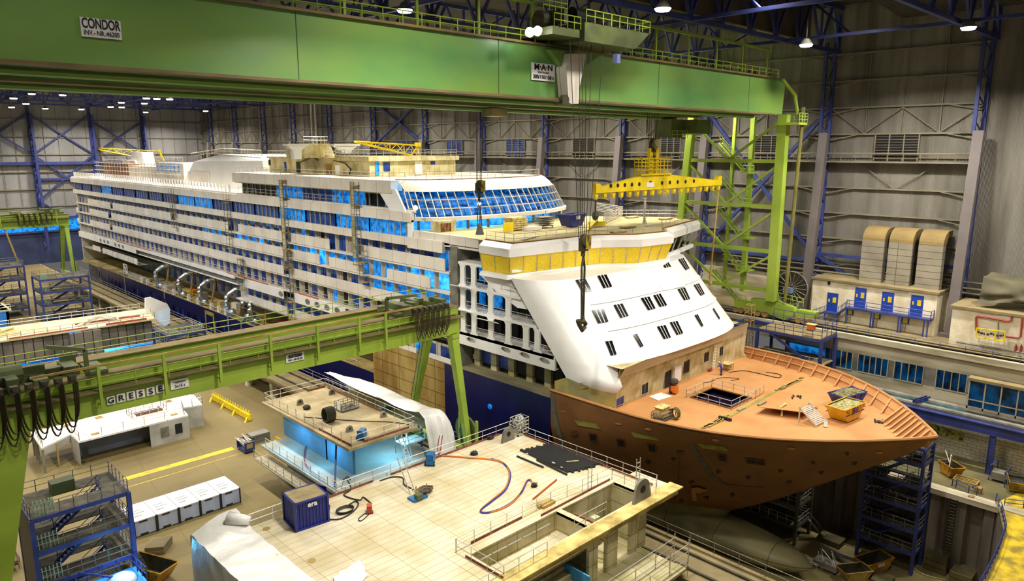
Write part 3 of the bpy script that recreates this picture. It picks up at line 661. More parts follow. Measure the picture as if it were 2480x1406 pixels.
P('bridge_support',MB().loft([[V((62,70,24)),V((62.2,65.5,24)),V((68,62.5,24)),V((76,62.5,24))],[V((62,66.5,22)),V((62.3,63.2,22)),V((66,60,22)),V((74,58.5,22))],[V((62.2,63,20.5)),V((62.4,61.6,20.5)),V((65,57.5,20.5)),V((72,55,20.5))]]),white,ship,True)
P('bridge_bracket',MB().add([(77.5,60.2,23.7),(88.5,59,23.7),(87.0,56.4,23.7),(79.8,56.8,23.7),(81.5,54.2,21.3),(86.2,54.2,21.3)],[(0,3,4),(3,2,5,4),(2,1,5),(0,1,2,3)]).box(90,58,22.6,92,61,24),white,ship)
rp=[V((*ins(p,1.6),28.55)) for p in plan]
P('bridge_railing',MB().rail(rp[:5],1.15,1.9,.04,2).rail([rp[4],rp[5],rp[6],rp[7],V((98,78,28.55))],1.15,1.9,.04,2).rail([V((76,80,28.5)),V((86,81,28.5))],1.15,1.6,.04,2),greyp,ship)
mp=ay(1559,568,64.5); mt=MB().tube((mp.x,mp.y,28.5),(mp.x,mp.y,32.8),.2,8,.14)
for k in range(7): mt.bar((mp.x,mp.y,29.6+k*.42),(mp.x+.6,mp.y,29.75+k*.42),.07)
mt.bar((mp.x-.7,mp.y,28.5),(mp.x,mp.y,29.8),.1).bar((mp.x+.9,mp.y,28.5),(mp.x,mp.y,29.8),.1).box(mp.x-.35,mp.y-.2,32.7,mp.x+.35,mp.y+.2,32.8); P('signal_mast',mt,white,ship)
# ----- long side with balconies -----
def seg(nm,px0,px1,z0,z1,mat,x=61.85,t=.16,par=ship):
    a,b=sorted((yx(px0,PX,(z0+z1)/2),yx(px1,PX,(z0+z1)/2))); return P(nm,MB().box(x,a,z0,x+t,b,z1),mat,par)
lines(panel,(RX,0,RX),3.3,40,.03,(150,146,138))
for p0,p1 in ((214,268),(274,328),(328,416),(427,554),(579,686),(706,799),(877,1079)): seg('balcony_panel',p0,p1,23.5,25.2,panel)
for p0,p1 in ((218,263),(271,420),(420,590),(590,775),(799,880),(939,1043)): seg('balcony_panel',p0,p1,20.6,22.25,panel)
for p0,p1 in ((220,267),(274,440),(440,580),(580,688),(710,870),(870,1012)): seg('balcony_panel',p0,p1,17.15,18.8,panel)
for p0,p1 in ((192,272),(272,330),(592,688),(715,838)): seg('balcony_panel',p0,p1,12.5,14.2,white)
for p0,p1 in ((226,244),(250,274),(281,324),(592,697),(716,842),(845,910),(925,1010),(1030,1095)): seg('balcony_panel',p0,p1,9.6,11.1,panel)
hm=MB()
for px in (245,254,263,281,290,299,682,747,770,794,819):
    c=yx(px,PX,13.4); hm.quad(*[(61.8,c+(.85 if px>600 else .8)*math.cos(a),13.35+.5*math.sin(a)) for a in [2*math.pi*k/12 for k in range(12)]])
P('bulwark_opening',hm,greyst,ship)
rows=((23.4,26.3,'C'),(20.5,23.3,'D'),(17.1,20.4,'E'),(14.3,17.0,'F'),(9.6,12.4,'G'))
cabw=M('cabin_bulkhead_grey',(184,176,156),.7,var=.18,scale=.3,c2=(146,138,118)); lines(cabw,(RX,0,RX),1.1,30,.06,(90,86,74))
for z0,z1,nm in rows:
    y1=262 if nm!='G' else 146
    P('deck_slab',MB().box(61.95,76,z0-.25,66,y1,z0+.05),panel,ship)
    P('cabin_bulkhead',MB().box(62.95,76,z0,63.2,y1,z1+.2),cabw,ship)
far_=MB(); rnd=random.Random(3)
for z0,z1,nm in rows:
    y=77.2; k=0; ymax=259 if nm!='G' else 142
    while y<ymax:
        litrow=(nm=='D' and y<118) or (nm=='C' and 76<y<80) or (nm=='E' and y<96) or (nm=='D' and 132<y<160 and rnd.random()<.8)
        if litrow:
            P('cabin_opening',MB().box(62.85,y,z0+.1,62.98,y+2.2,z1-.02),filmlit if rnd.random()<.85 else filmbr,ship)  # flat emissive pane stands in for a blue-lit room
        else:
            v=rnd.random(); m=MB().box(62.85,y+.1,z0+.1,62.98,y+1.05,z1-.1).box(62.85,y+1.2,z0+.1,62.98,y+2.15,z1-.1) if v<.8 else MB().box(62.88,y+.1,z0+.1,62.98,y+1.5,z1-.1)
            if y<124: P('cabin_window',m,film if v<.72 else (filmlit if v<.92 else dark),ship)
            else:
                o=len(far_.v); far_.v+=m.v; far_.f+=[tuple(i+o for i in f) for f in m.f]
        y+=3.3; k+=1
P('cabin_window',far_,film,ship,kind='stuff')
pr=MB()
for z0,z1,nm in rows[:4]:
    y=76.8
    while y<261: pr.box(62.55,y-.04,z0,62.95,y+.03,z1); y+=3.3
P('balcony_partition',pr,panel,ship)
rr=MB().rail([(62,77,14.35),(62,150,14.35)],1.1,2.5,.04).rail([(62,150,14.35),(62,260,14.35)],1.1,5,.05); P('side_railing',rr,greyp,ship)
P('toe_board',MB().box(61.9,78,14.3,61.98,92,14.5).box(61.9,112,14.3,61.98,119,14.5).box(61.9,131,14.3,61.98,150,14.5).box(61.9,196,14.3,61.98,224,14.5),M('orange_toe_board',(206,104,62),.6,var=.2),ship)
# lifeboat recess
P('recess_wall',MB().quad((70.5,95,4.9),(70.5,262,4.9),(70.5,262,12.4),(70.5,95,12.4)).quad((61.9,95,9.5),(61.9,146,9.5),(70.5,146,9.5),(70.5,95,9.5)).quad((64.4,146,12.3),(64.4,262,12.3),(70.5,262,12.3),(70.5,146,12.3)).quad((62,207,9.4),(62,262,9.4),(70,262,9.4),(70,207,9.4)),cabw,ship)
P('lifeboat_deck',MB().box(61.7,95,4.6,70.6,262,4.92),M('lifeboat_deck_primer',(168,148,88),.8,var=.2,scale=.4),ship)
P('recess_deck_edge',MB().box(61.8,146,13.6,62,208,14.3).box(62.4,146,12.2,64.8,212,12.4).box(62,208,9.4,62.2,232,11),white,ship)
P('recess_railing',MB().rail([(62.4,146,12.4),(62.4,242,12.4)],1.1,3,.05).rail([(61.8,100,4.92),(61.8,260,4.92)],.9,6,.05,1),greyp,ship)
m=MB()
for k in range(14): y=150+k*4.5; m.box(70.3,y,5.2+(k%3)*.4,70.45,y+1.5,8.6)
P('recess_window',m,film,ship)
def davit(px,label=None,small=False):
    y=yx(px,61.9,5); d=P('davit',MB().path([(62.2,y,4.9),(61.7,y,8.2),(62.0,y-.5,9.6),(63.2,y-1.1,10.6),(65.2,y-2,11.1)],.5,7) if not small else MB().path([(62,y,4.9),(62.2,y-1,6.2),(63,y-2.5,6.6)],.7,7),foil,ship,label=label or 'davit wrapped in silver foil')
    P('wrapped_winch',MB().ball((62.6,y-.6,5.7),.8,8).ball((61.9,y+.1,8.9),.62,7),foil,d,True)
    if not small: P('davit_strut',MB().bar((63.2,y-2.4,5),(64.2,y-3.6,11.6),.3),rusty,d)
for px in (381,437,488,553): davit(px)
davit(610,None); davit(592,'bundle of silver foil lying at the davit foot',True)
m=MB()
for px in (342,356,398,419,455,478,510,528,545): y=yx(px,61.9,5); m.ext([(61.9,y-.6,4.9),(61.9,y+.6,4.9),(61.9,y+.35,6.3),(61.9,y-.35,6.3)],(.5,0,0))
P('boat_chock',m,panel,ship)
for k,(yy_,mt) in enumerate(((206,rusty),(199,greyst),(190,rusty),(181,orange),(178,yellow),(171,greyst),(163,wood),(156,panel),(148,greyst),(140,wood),(133,redp),(128,panel),(122,greyst),(112,rusty))): h=.7+.5*(k%3); P('stored_crate',MB().box(63.6+(k%4)*.8,yy_,4.93,64.9+(k%4)*.9,yy_+1.6+(k%2),4.93+h),mt,ship)
P('pipe_stack',MB().box(62.2,205,4.9,64,222,5.8).box(62.5,188,4.9,64.5,196,6.2),greyp,ship)
yy=yx(308,62.2,6); m=MB()
for a,b in (((0,0),(0,3.2)),((3,0),(3,3.2)),((0,0),(3,0)),((0,3.2),(3,3.2)),((0,0),(3,3.2)),((3,0),(0,3.2))): m.bar((62.3,yy+a[0],5+a[1]),(62.3,yy+b[0],5+b[1]),.2)
P('white_lattice_frame',m,white,ship)
# hull windows and painted strips of the blue side
m=0
for px,py in ((222,650),(231,656),(240,662),(262,673),(271,678),(280,684),(290,690),(302,697),(325,700),(334,707),(344,714),(365,712),(376,719),(387,724),(399,730),(420,744),(432,751),(445,757),(458,764),(472,770),(486,777),(530,790),(545,797),(565,805)):
    a=ax(px,py,61.6); P('hull_window',MB().box(61.5,a.y-.45,a.z-.8,61.57,a.y+.45,a.z+.8),film if py%2 else dkglass,ship)
for px,z0 in ((255,-4),(311,-4),(403,-4),(552,-4)): a=ax(px,760,61.6); P('unpainted_strip',MB().box(61.5,a.y-.35,-6,61.56,a.y+.35,4.9),greyst,ship)
a=ax(500,770,61.6); b=ax(522,800,61.6); P('shell_door',MB().box(61.48,b.y,-3.5,61.55,a.y+.4,4.4),olive,ship,label='cream edged shell door'); P('shell_door_inset',MB().box(61.42,b.y+.7,-2.4,61.47,a.y-.3,3.6),navy,ship)
P('bulkhead_light',MB().disc((61.55,67.5,6.5),(1,0,0),.38,.1),filmlit,ship)
# upper bands
P('side_band',MB().box(61.7,85,26.3,62.2,263,27.5),panel,ship); P('side_band',MB().box(61.6,77,26.0,62.1,85,27.6).box(61.5,84,29.7,62.2,264,31.1).box(61.9,84,31.0,62.6,264,31.4),panel,ship)
P('side_band',MB().box(61.6,88.6,33.6,63.6,143,35.44),panel,ship)
P('core',MB().box(71,78,4,95,260,12.3).box(65,78,12.3,95,260,27.3),panel,ship); P('core',MB().box(65,92,27.3,95,260,31.2).box(65,92,31.2,95,142.5,33.6),panel,ship); P('lounge_deck',MB().box(62,76,27.1,96,92,27.4),MATS['roof_deck_primer'],ship)
P('upper_deck',MB().box(62.1,143,31.1,95.9,263.5,31.35).box(62.1,88,33.4,95.9,143,33.7),panel,ship)
P('starboard_side',MB().box(95.6,86,9,96,262,31.2).box(95.6,62,9,96,86,24),panel,ship); P('aft_end',MB().box(62.2,261,5,95.8,261.6,31),panel,ship)
def glz(nm,y0,y1,z0,z1,x,step,mats,secl=9.9):
    y=y0; k=0; rg=random.Random(len(nm)+int(y0))
    while y<y1-.5:
        ye=min(y+secl,y1); mt=rg.choice(mats); g=P(nm,MB().box(x+.1,y,z0,x+.2,ye,z1),mt,ship); m=MB(); q=y
        while q<ye+.01: m.box(x-.06,q-.07,z0,x+.14,q+.07,z1); q+=step
        P('mullion',m,greyp,g); y=ye; k+=1
glz('glazed_screen',85.5,262,27.5,29.75,62.1,1.65,[film,film,filmlit,film,filmlit])
glz('glazed_screen',88,142,31.35,33.6,63.2,2.2,[filmlit,dkglass,filmlit,film])
P('open_deck_wall',MB().box(63.5,118,31.3,63.7,143,33.6),cabw,ship)
ra=MB().rail([(62.2,104,31.35),(62.2,142,31.35)],1.1,2.,.04); P('side_railing',ra,greyp,ship)
pm_=MB(); y=146
while y<263: pm_.box(62.05,y-.14,31.35,62.35,y+.14,32.9); y+=1.75
P('bulwark_post',pm_,white,ship)
# stern balconies
for z in (12.5,17.2,20.6): P('stern_balcony',MB().box(62.6,261,z-.35,90,265.6,z+.1).box(62.6,261,z,62.8,265.6,z+.9),white,ship); 
P('stern_railing',MB().rail([(63,261,21.3),(63,265.5,21.3),(90,265.5,20.7)],1.1,3,.05).rail([(63,261,17.3),(63,265.5,17.3)],1.1,3,.05),greyp,ship)
m=MB()
for z0,z1 in ((12.6,16.9),(17.3,20.2),(7,12.2)):
    for y in (262.2,263.6,265.0): m.box(63.2,y-.3,z0,63.7,y+.3,z1)
P('stern_pillar',m,white,ship)
# observation lounge: curved sloping glass front
lb=[V((62,88)),V((62.1,84.6)),V((64,81.8)),V((68,80.2)),V((74,79.3)),V((80,79.2)),V((85,79.8)),V((90,81.4)),V((93.6,83.4)),V((96,86.2))]
def spl(P_,n):
    out=[]; m=len(P_)-1
    for i in range(n+1):
        t=i/n*m; k=min(int(t),m-1); f=t-k; p0,p1,p2,p3=P_[max(k-1,0)],P_[k],P_[k+1],P_[min(k+2,m)]
        out.append(.5*((2*p1)+(p2-p0)*f+(2*p0-5*p1+4*p2-p3)*f*f+(3*p1-p0-3*p2+p3)*f**3))
    return out
bc=spl(lb[1:],28); 
tops=[V((XC+(p.x-XC)*.97,p.y+2.3,33.95)) for p in bc]; bots=[V((p.x,p.y,30.35)) for p in bc]
gm=M('lounge_glass_lit',(16,110,200),.5,var=.5,scale=.9,c2=(6,26,70),emit=.3,streak=(1,1,2.5),detail=8,spec=.2)  # lounge light put into the sheet as glow and mottled colour
P('lounge_interior',MB().loft([[p+V((0,1.4,-.2)) for p in bots],[p+V((0,1.2,0)) for p in tops]]),gm,ship)
m=MB(); k=0
for a,b in zip(bots,tops): m.bar(a,b,.11,.18)
for t in (1/3,2/3): m.path([a.lerp(b,t) for a,b in zip(bots,tops)],.09,4)
P('lounge_mullion',m,greyp,ship)
m=MB(); m.loft([[V((p.x,p.y-.5,z)) for p in bc] for z in (29.9,30.4)]+[[V((p.x,p.y+.4,30.45)) for p in bc]]); m.loft([[V((p.x,p.y-.5,29.9)) for p in bc],[V((p.x,p.y+1.5,29.9)) for p in bc]]); P('lounge_ring',m,cream if 0 else panel,ship)
hi=[V((XC+(p.x-XC)*.965,p.y+2.2,33.9)) for p in bc]; top=[V((XC+(p.x-XC)*.95,p.y+4.1,35.3)) for p in bc]; edge=[V((XC+(p.x-XC)*.945,p.y+4.6,35.45)) for p in bc]
P('lounge_fascia',MB().loft([hi,[a.lerp(b,.5)-V((0,.15,0)) for a,b in zip(hi,top)],top,edge]),M('lounge_fascia_primer',(226,218,196),.6,var=.08),ship,True)
P('lounge_cheek',MB().ext([(61.75,84.5,30),(61.75,88.2,30),(61.75,92.5,34.2),(61.75,87.8,34.2)],(.3,0,0)).box(61.7,84,27.3,62.1,85,30),white,ship)
P('top_deck',MB().quad(*[(p.x,p.y,35.42) for p in edge],(95.5,143,35.42),(62.3,143,35.42)),M('top_deck_primer',(214,204,172),.8,var=.1,scale=.4),ship)
P('top_deck_toe_board',MB().path([p+V((0,.3,.1)) for p in edge],.07,4),toe,ship)
P('top_deck_railing',MB().rail([V((62.4,143,35.4)),V((62.4,90,35.4))]+[p+V((0,.5,0)) for p in edge[2::3]],1.1,1.9,.04),greyp,ship)
P('lower_lounge_glow',MB().loft([[V((XC+(p.x-XC)*.95,p.y+3,28.5)) for p in bc],[V((XC+(p.x-XC)*.95,p.y+3,30)) for p in bc]]),filmbr,ship)
m=MB()
for p in bc[::2]: m.box(p.x-.14,p.y+.8,28,p.x+.14,p.y+1.1,30)
P('lounge_pillar',m,greyst,ship)
# ----- houses on top -----
hy=103.5; xL=67.8; xR=xy(1103,hy,36.5)
house=MB().box(xL,hy,35.4,xR,yx(652,xL,37),38.3); P('deck_house',house,cream,ship)
P('deck_house_roof',MB().box(xL-.5,hy-.6,38.0,xR+.4,hy+10,38.75).box(xL-.3,hy+10,38.2,xR,yx(650,xL,37),38.5),cream,ship)
for p0,p1,y0,y1,mt in ((908,918,388,424,filmlit),(928,944,393,414,film),(1004,1022,390,422,white),(1043,1053,390,398,film)):
    a=ay(p0,y0,hy); b=ay(p1,y1,hy); P('house_door' if y1-y0>28 else 'house_window',MB().box(a.x,hy-.12,b.z,b.x,hy+.05,a.z),mt,ship)
for p0,p1,z0,z1,mt in ((719,728,35.5,37.6,dark),(690,694,35.6,37.5,film),(652,656,36.8,37.8,dark),(790,803,35.5,37.3,yellow if 0 else rusty),(813,824,35.5,37.2,white)):
    a,b=sorted((yx(p0,xL,36.5),yx(p1,xL,36.5))); P('house_door',MB().box(xL-.12,a,z0,xL+.05,b,z1),mt,ship)
P('house_railing',MB().rail([(xR,hy-.4,38.75),(xL-.3,hy-.4,38.75),(xL-.3,hy+10,38.75)],1.1,1.4,.04).rail([(xL-.2,hy+10,38.5),(xL-.2,yx(652,xL,38),38.5)],1.1,1.8,.04),greyp,ship)
P('pipe_hose',MB().path([(xL-.3,yx(728,xL,37),37.4),(xL-.3,yx(762,xL,38.5),38.6),(xL-.4,yx(775,xL,38.3),38.0)],.12).path([(xL-.3,yx(812,xL,38),38.0),(xL-.4,yx(840,xL,37.5),37.6),(xL-.3,yx(853,xL,36.5),36.6),(xL-.5,yx(852,xL,35.6),35.6)],.12),hoseb,ship)
a=ay(727,380,118); b=ay(806,345,118); up=MB(); ux0,ux1=a.x,b.x
up.ext([(ux0+.6,118,38.4),(ux1+.4,118,38.4),(ux1-.6,118,40.9),(ux0,118,40.9)],(0,6,0)); P('exhaust_casing',up,cream,ship)
P('casing_railing',MB().rail([(ux0+.8,118,40.9),(ux1-1,118,40.9),(ux1-1,123,40.9)],1.2,1.3,.05).ladder((ux1-1.2,117.8,38.5),(ux1-1.2,117.8,41),.5,.05,(1,0,0)),greyp,ship)
def tee(px,py0,py1,y,w):
    a=ay(px,py0,y); b=ay(px,py1,y); m=MB().box(a.x-w,y-.8,a.z-.35,a.x+w,y+.8,a.z); m.loft([[V((a.x+s*k,y+t*.5,z)) for s,t in ((-1,-1),(1,-1),(1,1),(-1,1))] for k,z in ((w*.9,a.z-.3),(w*.4,a.z-1.1),(w*.35,b.z))],True,True); return m
P('radar_platform',tee(716,348,385,116,2.0),white,ship); P('radar_platform',tee(835,348,372,112,2.6),white,ship)
P('platform_railing',MB().rail([(ay(693,362,116).x,116,39.3),(ay(712,362,116).x,116,39.3)],1.2,1.,.05).rail([(ay(812,362,112).x,112,39),(ay(868,362,112).x,112,39)],1.2,1.2,.05),greyp,ship)
# funnel
fx=68.; f0,f1=yx(441,fx,34),yx(646,fx,34); t0,t1=yx(462,fx,38),yx(628,fx,38)
fm=MB().loft([[V((fx,f1,31.3)),V((fx,f0,31.3)),V((fx+20,f0,31.3)),V((fx+20,f1,31.3))],[V((fx+.6,t1,37.6)),V((fx+.6,t0,37.0)),V((fx+19,t0,37.0)),V((fx+19,t1,37.6))],[V((fx+1,t1+1.5,38.3)),V((fx+1,(t0+t1)/2+3,38.8)),V((fx+18,(t0+t1)/2+3,38.8)),V((fx+18,t1+1.5,38.3))]],True,True)
fun=P('funnel',fm,white,ship); a,b=yx(455,fx,33.5),yx(505,fx,33.5); P('funnel_recess',MB().box(fx+.02,b,32.4,fx+.12,a,34.6),panel,fun)
P('funnel_railing',MB().rail([(fx+1,f0-4,37.6),(fx+1,(f0+f1)/2,38.8),(fx+1,t1+1,38.4)],1.3,1.6,.06),greyp,ship)
# aft houses
def afthouse(nm,p0,p1,z0,z1,x,mt,dep=14): a,b=sorted((yx(p0,x,33),yx(p1,x,33))); return P(nm,MB().box(x,a,z0,x+dep,b,z1),mt,ship),a,b
h1,a1,b1=afthouse('aft_house',252,312,31.3,35.6,69,M('brown_primed_house',(138,84,44),.7,var=.2,scale=.4))
h2,a2,b2=afthouse('aft_house',312,380,31.3,35.2,69,panel); h3,a3,b3=afthouse('aft_house',380,446,31.3,36.4,68.5,panel)
wb=MB()
for k in range(6):
    for z in (34.2,35.3): y=b3-1.2-k*(b3-a3-2)/6; wb.box(68.3,y-1.0,z,68.45,y,z+.8)
P('house_window',wb,filmlit,h3)
P('house_railing',MB().rail([(68.5,b3,36.4),(68.5,a3,36.6)],1.2,1.8,.06).rail([(69,b1,35.6),(69,a1,35.6)],1.2,1.6,.06),greyp,ship)
m=MB()
for z in (32.4,33.6,34.8,35.9): m.tube((67.6,a3,z),(67.6,b1+2,z),.07,4); m.tube((67.0,a3,z),(67.0,b1+2,z),.07,4)
y=a3
while y<b1+2: m.tube((67.0,y,31.4),(67.0,y,36.4),.07,4); y+=2.6
P('house_scaffold',m,greyp,ship)
fa=ax(345,400,72); m=MB(); yq0,yq1=yx(349,72,37),yx(318,72,37); m.ext([(72,yq0,35),(72,yx(320,72,35),35),(72,yx(316,72,39),39.2),(72,yx(344,72,39),39.0)],(3,0,0)); m.ext([(71.5,yx(336,72,35),35.3),(71.5,yx(306,72,35),35.3),(71.5,yx(298,72,36.6),36.6),(71.5,yx(330,72,36.6),36.6)],(3,0,0))
P('aft_funnel',m,white,ship)
# ---------- big overhead gantry ----------
GB,GT=44.9,49.65
cn=E('gantry_crane',(40,58,14),'huge green overhead gantry girder crossing the top of the hall, lettered CONDOR','crane')
gx0,gx1=-34.,101.
for y0,nm in ((50,'near'),(63,'far')):
    P('girder',MB().box(gx0,y0,GB,gx1,y0+3,GT),cogreen,cn)
    P('girder_flange',MB().box(gx0,y0-.35,GB-.2,gx1,y0+.1,GB).box(gx0,y0-.3,GT,gx1,y0+3.3,GT+.2),M('flange_brown',(128,108,68),.7,var=.15) if y0==50 else MATS['flange_brown'],cn)
    P('bottom_plate',MB().box(gx0,y0+.1,GB-.12,gx1,y0+3.1,GB-.005),dkgreen,cn); P('lower_chord',MB().tube((gx0,y0+3,GB-.3),(gx1-1,y0+3,GB-.3),.3,8),cogreen,cn)
P('end_beam',MB().ext([(gx1,50,GT),(gx1+2.4,50,GT-.6),(gx1+2.0,50,GB),(gx1,50,GB)],(0,16,0)),cogreen,cn)
P('girder_seam',MB().box(46.9,49.97,GB,46.96,50,GT).box(72,49.97,GB,72.06,50,GT).box(93,49.97,GB,93.06,50,GT).box(27,49.97,GB,27.05,50,GT),dkgreen,cn)
P('railing',MB().rail([(gx0,49.9,GT+.2),(gx1,49.9,GT+.2)],1.0,1.9,.05,2).rail([(gx0,53,GT+.2),(gx1,53,GT+.2)],1.0,1.9,.05,2),crgreen,cn)
cb=[ay(px,py,51.5) for px,py in ((700,-70),(1050,-2),(1300,46),(1550,94),(1700,121),(1862,146))]
P('conductor_beam',MB().box(cb[0].x,51.3,53.6,cb[-1].x,51.6,53.9),crgreen,cn)
for px in (832,1009,1159,1288,1588,1667,1735,1797,1857): x=xy(px,51.5,51.5); P('conductor_post',MB().box(x-.12,51.4,GT,x+.12,51.6,53.6),crgreen,cn)
P('rail_on_top',MB().box(gx0,51.2,GT+.2,gx1,51.5,GT+.45).box(gx0,64.4,GT+.2,gx1,64.7,GT+.45),grease,cn)
m=MB()
for k in range(14): x=70+k*2.2+random.uniform(-.5,.5); m.path([(x,52.5,GT+.3),(x+.2,52.2,GT+1.2),(x+.9,52.4,GT+.4)],.09,4)
P('cable_loop',m,hoseb,cn)
def sign(px,y,par,mat=white,nm='name_sign',dz=.06):
    p=[ay(a,b,y) for a,b in px]; x0=(p[0].x+p[3].x)/2; x1=(p[1].x+p[2].x)/2; z1=(p[0].z+p[1].z)/2; z0=(p[2].z+p[3].z)/2
    return P(nm,MB().box(x0,y-dz,z0,x1,y,z1),mat,par),x0,x1,z0,z1
bk=black
s,x0,x1,z0,z1=sign(((193,40),(291,52),(295,97),(196,88)),49.94,cn); mx=(x0+x1)/2; h=z1-z0
text('CONDOR',h*.72,(mx,49.86,z0+h*.69),RY,bk,s,squash=.82*(x1-x0)/(h*.72*3.9),bold=.012); text('INV.- NR.:46200',h*.36,(mx,49.86,z0+h*.22),RY,bk,s,squash=(x1-x0)*.92/(h*.36*7.05))
s,x0,x1,z0,z1=sign(((1288,151),(1344,157),(1341,198),(1285,193)),49.94,cn,nm='load_sign'); mx=(x0+x1)/2; h=z1-z0
text('M·A·N',h*.46,(mx,49.86,z0+h*.76),RY,bk,s,squash=(x1-x0)*.86/(h*.46*2.95),bold=.02); text('TRAGFÄHIGKEIT',h*.15,(mx,49.86,z0+h*.47),RY,greyst,s,squash=(x1-x0)*.55/(h*.15*8.3)); text('300/150/150 t',h*.3,(mx,49.86,z0+h*.2),RY,bk,s,squash=(x1-x0)*.92/(h*.3*5.9),bold=.008)
# trolley
tx=[ay(px,100,48).x for px in (1318,1385,1530)]
tr=P('trolley',MB().box(tx[0]-.5,46.5,GT+.5,tx[1]+1,67,GT+1.2).ext([(tx[1]-.5,46,GT+1.9),(tx[2]+.3,46,GT+1.9),(tx[2]-2,46,GT+.2),(tx[1]-.5,46,GT+.2)],(0,20,0)),dkgreen,cn)
P('trolley_railing',MB().rail([(tx[0]-.4,46.4,GT+1.2),(tx[1]-.6,46.4,GT+1.2)],1.1,1.,.05).rail([(tx[1]-.4,45.9,GT+1.9),(tx[2]+.2,45.9,GT+1.9),(tx[2]+.2,55,GT+1.9)],1.1,1.3,.05).rail([(tx[0]-1.2,47,GT+2.6),(tx[0]+2,47,GT+2.6)],1.6,.9,.05,4).rail([(tx[2]+.4,56,GT+1),(tx[2]+4,56,GT+1)],1.6,1.6,.05,2),crgreen,tr)
mm=MB()
for i in range(9): x=tx[1]+random.uniform(-2,5.5); mm.box(x,47+random.uniform(0,3),GT+1.9,x+random.uniform(.4,.9),50+random.uniform(0,2),GT+2.3+random.uniform(.2,1.1))
mm.tube((tx[1]-2.6,50,GT+2.4),(tx[1]+.4,50,GT+2.4),.8,12); P('winch_machinery',mm,grease,tr)
P('hoist_drum',MB().tube((tx[1]+1,49,GT+3),(tx[1]+3.8,49,GT+3),.8,14),black,tr)
for i,(px,py) in enumerate(((1283,78),(1302,75))): p=ay(px,py,47.5); P('work_lamp',MB().disc(p,(0,-1,-.4),.42,.3,12),lampm,tr)
hg=ay(1395,120,48).x; ca=[ay(px,py,48.6) for px,py in ((1378,130),(1420,130),(1404,210),(1401,251),(1378,251),(1371,165))]
P('hanging_leg',MB().ext(ca,(0,1.3,0)),panel,tr); P('leg_bracket',MB().ext([ay(px,py,49.2) for px,py in ((1332,120),(1380,125),(1370,162),(1360,160))],(0,.7,0)),cogreen,tr)
P('guide_roller',MB().disc(ay(1366,242,48.8),(0,1,0),.5,.5,12).box(ay(1358,250,48.6).x,48.4,GB-.7,ay(1378,250,48.6).x,49.4,GB-.5),grease,tr)
P('weight_box',MB().box(ay(1489,130,46).x,45.7,ay(1489,153,46).z,ay(1497,130,46).x,46.2,ay(1489,131,46).z),M('pale_blue_box',(120,130,190),.5),tr)
# hooks
def ropes(nm,pts,top,par): return P(nm,sum_tubes(pts,top),ropem,par)
def sum_tubes(pts,top):
    m=MB()
    for a,b in zip(pts,top): m.tube(a,b,.045,4)
    return m
def block(px,py0,py1,y,par,nm='hook_block'):
    t=ay(px,py0,y); b=ay(px,py1,y); h=t.z-b.z; m=MB().disc((t.x,y-.35,t.z-h*.25),(0,1,0),h*.27,.16,16).disc((t.x+.3,y+.2,t.z-h*.25),(0,1,0),h*.27,.16,16).box(t.x-h*.2,y-.25,b.z+h*.25,t.x+h*.24,y+.25,t.z-h*.15).tube((t.x,y,b.z+h*.3),(t.x,y,b.z),h*.1,8)
    k=P(nm,m,grease,par); P('block_cheek',MB().box(t.x-h*.05,y-.48,b.z+h*.35,t.x+h*.3,y-.42,t.z-h*.02),M('worn_yellow',(168,146,40),.6,var=.4,scale=2) if 'worn_yellow' not in MATS else MATS['worn_yellow'],k); return k,t,b
k,t,b=block(1413,568,620,46.8,cn)
ropes('hoist_rope',[V((t.x+d,46.8,t.z-.4)) for d in (-.7,-.4,-.15,.15,.45,.8)],[V((t.x+d*1.3-.4,46.8,GT+.4)) for d in (-1.6,-.6,-.2,.2,.8,2.2)],cn)
e=ay(1411,770,46.8); f=ay(1410,795,46.8)
P('sling',MB().path([(b.x,46.8,b.z),(b.x-.35,46.7,b.z-1.2),(e.x-.25,46.7,e.z)],.12).path([(b.x,46.8,b.z),(b.x+.35,46.9,b.z-1.2),(e.x+.25,46.9,e.z)],.12),grease,cn)
P('hook',MB().path([(e.x,46.8,e.z+.2),(e.x,46.8,e.z-.2),(e.x+.5,46.8,e.z-.7),(e.x+.4,46.8,f.z+.1),(e.x,46.8,f.z-.2),(e.x-.5,46.8,f.z+.5),(e.x-.75,46.8,f.z+1.0)],.24,6).ball((e.x,46.8,e.z-.3),.35),grease,cn)
k,t,b=block(1160,436,478,66,cn); q=ay(1190,262,66)
ropes('hoist_rope',[V((t.x+d,66,t.z-.3)) for d in (-.4,-.2,.2,.4)],[V((t.x+d*1.4+.2,66,GB)) for d in (-.4,-.2,.2,.4)],cn)
e=ay(1160,548,66); P('sling',MB().tube((t.x-.1,66,b.z),(t.x-.35,66,e.z),.07,4).tube((t.x+.1,66,b.z),(t.x+.1,66,e.z),.07,4).tube((t.x,66,b.z),(t.x+.45,66,e.z),.07,4),grease,cn)
P('sling_hooks',MB().tube((t.x+.05,66,e.z+.4),(t.x+.05,66,e.z-1.),.18,6,.55),greyst,cn)
P('under_trolley',MB().box(q.x-1.2,64.5,GB-1.1,q.x+1.2,66.5,GB-.2),M('beige_box',(176,166,126),.6),cn)
k,t,b=block(1580,338,378,57,cn); ropes('hoist_rope',[V((t.x+d,57,t.z-.3)) for d in (-.8,-.5,-.2,.2,.6)],[V((t.x+d*1.9,57,GB+1)) for d in (-.8,-.5,-.2,.2,.6)],cn)
P('hook',MB().path([(b.x,57,b.z+.6),(b.x-.5,57,b.z),(b.x,57,b.z-.5),(b.x+.5,57,b.z)],.25,6),grease,cn)
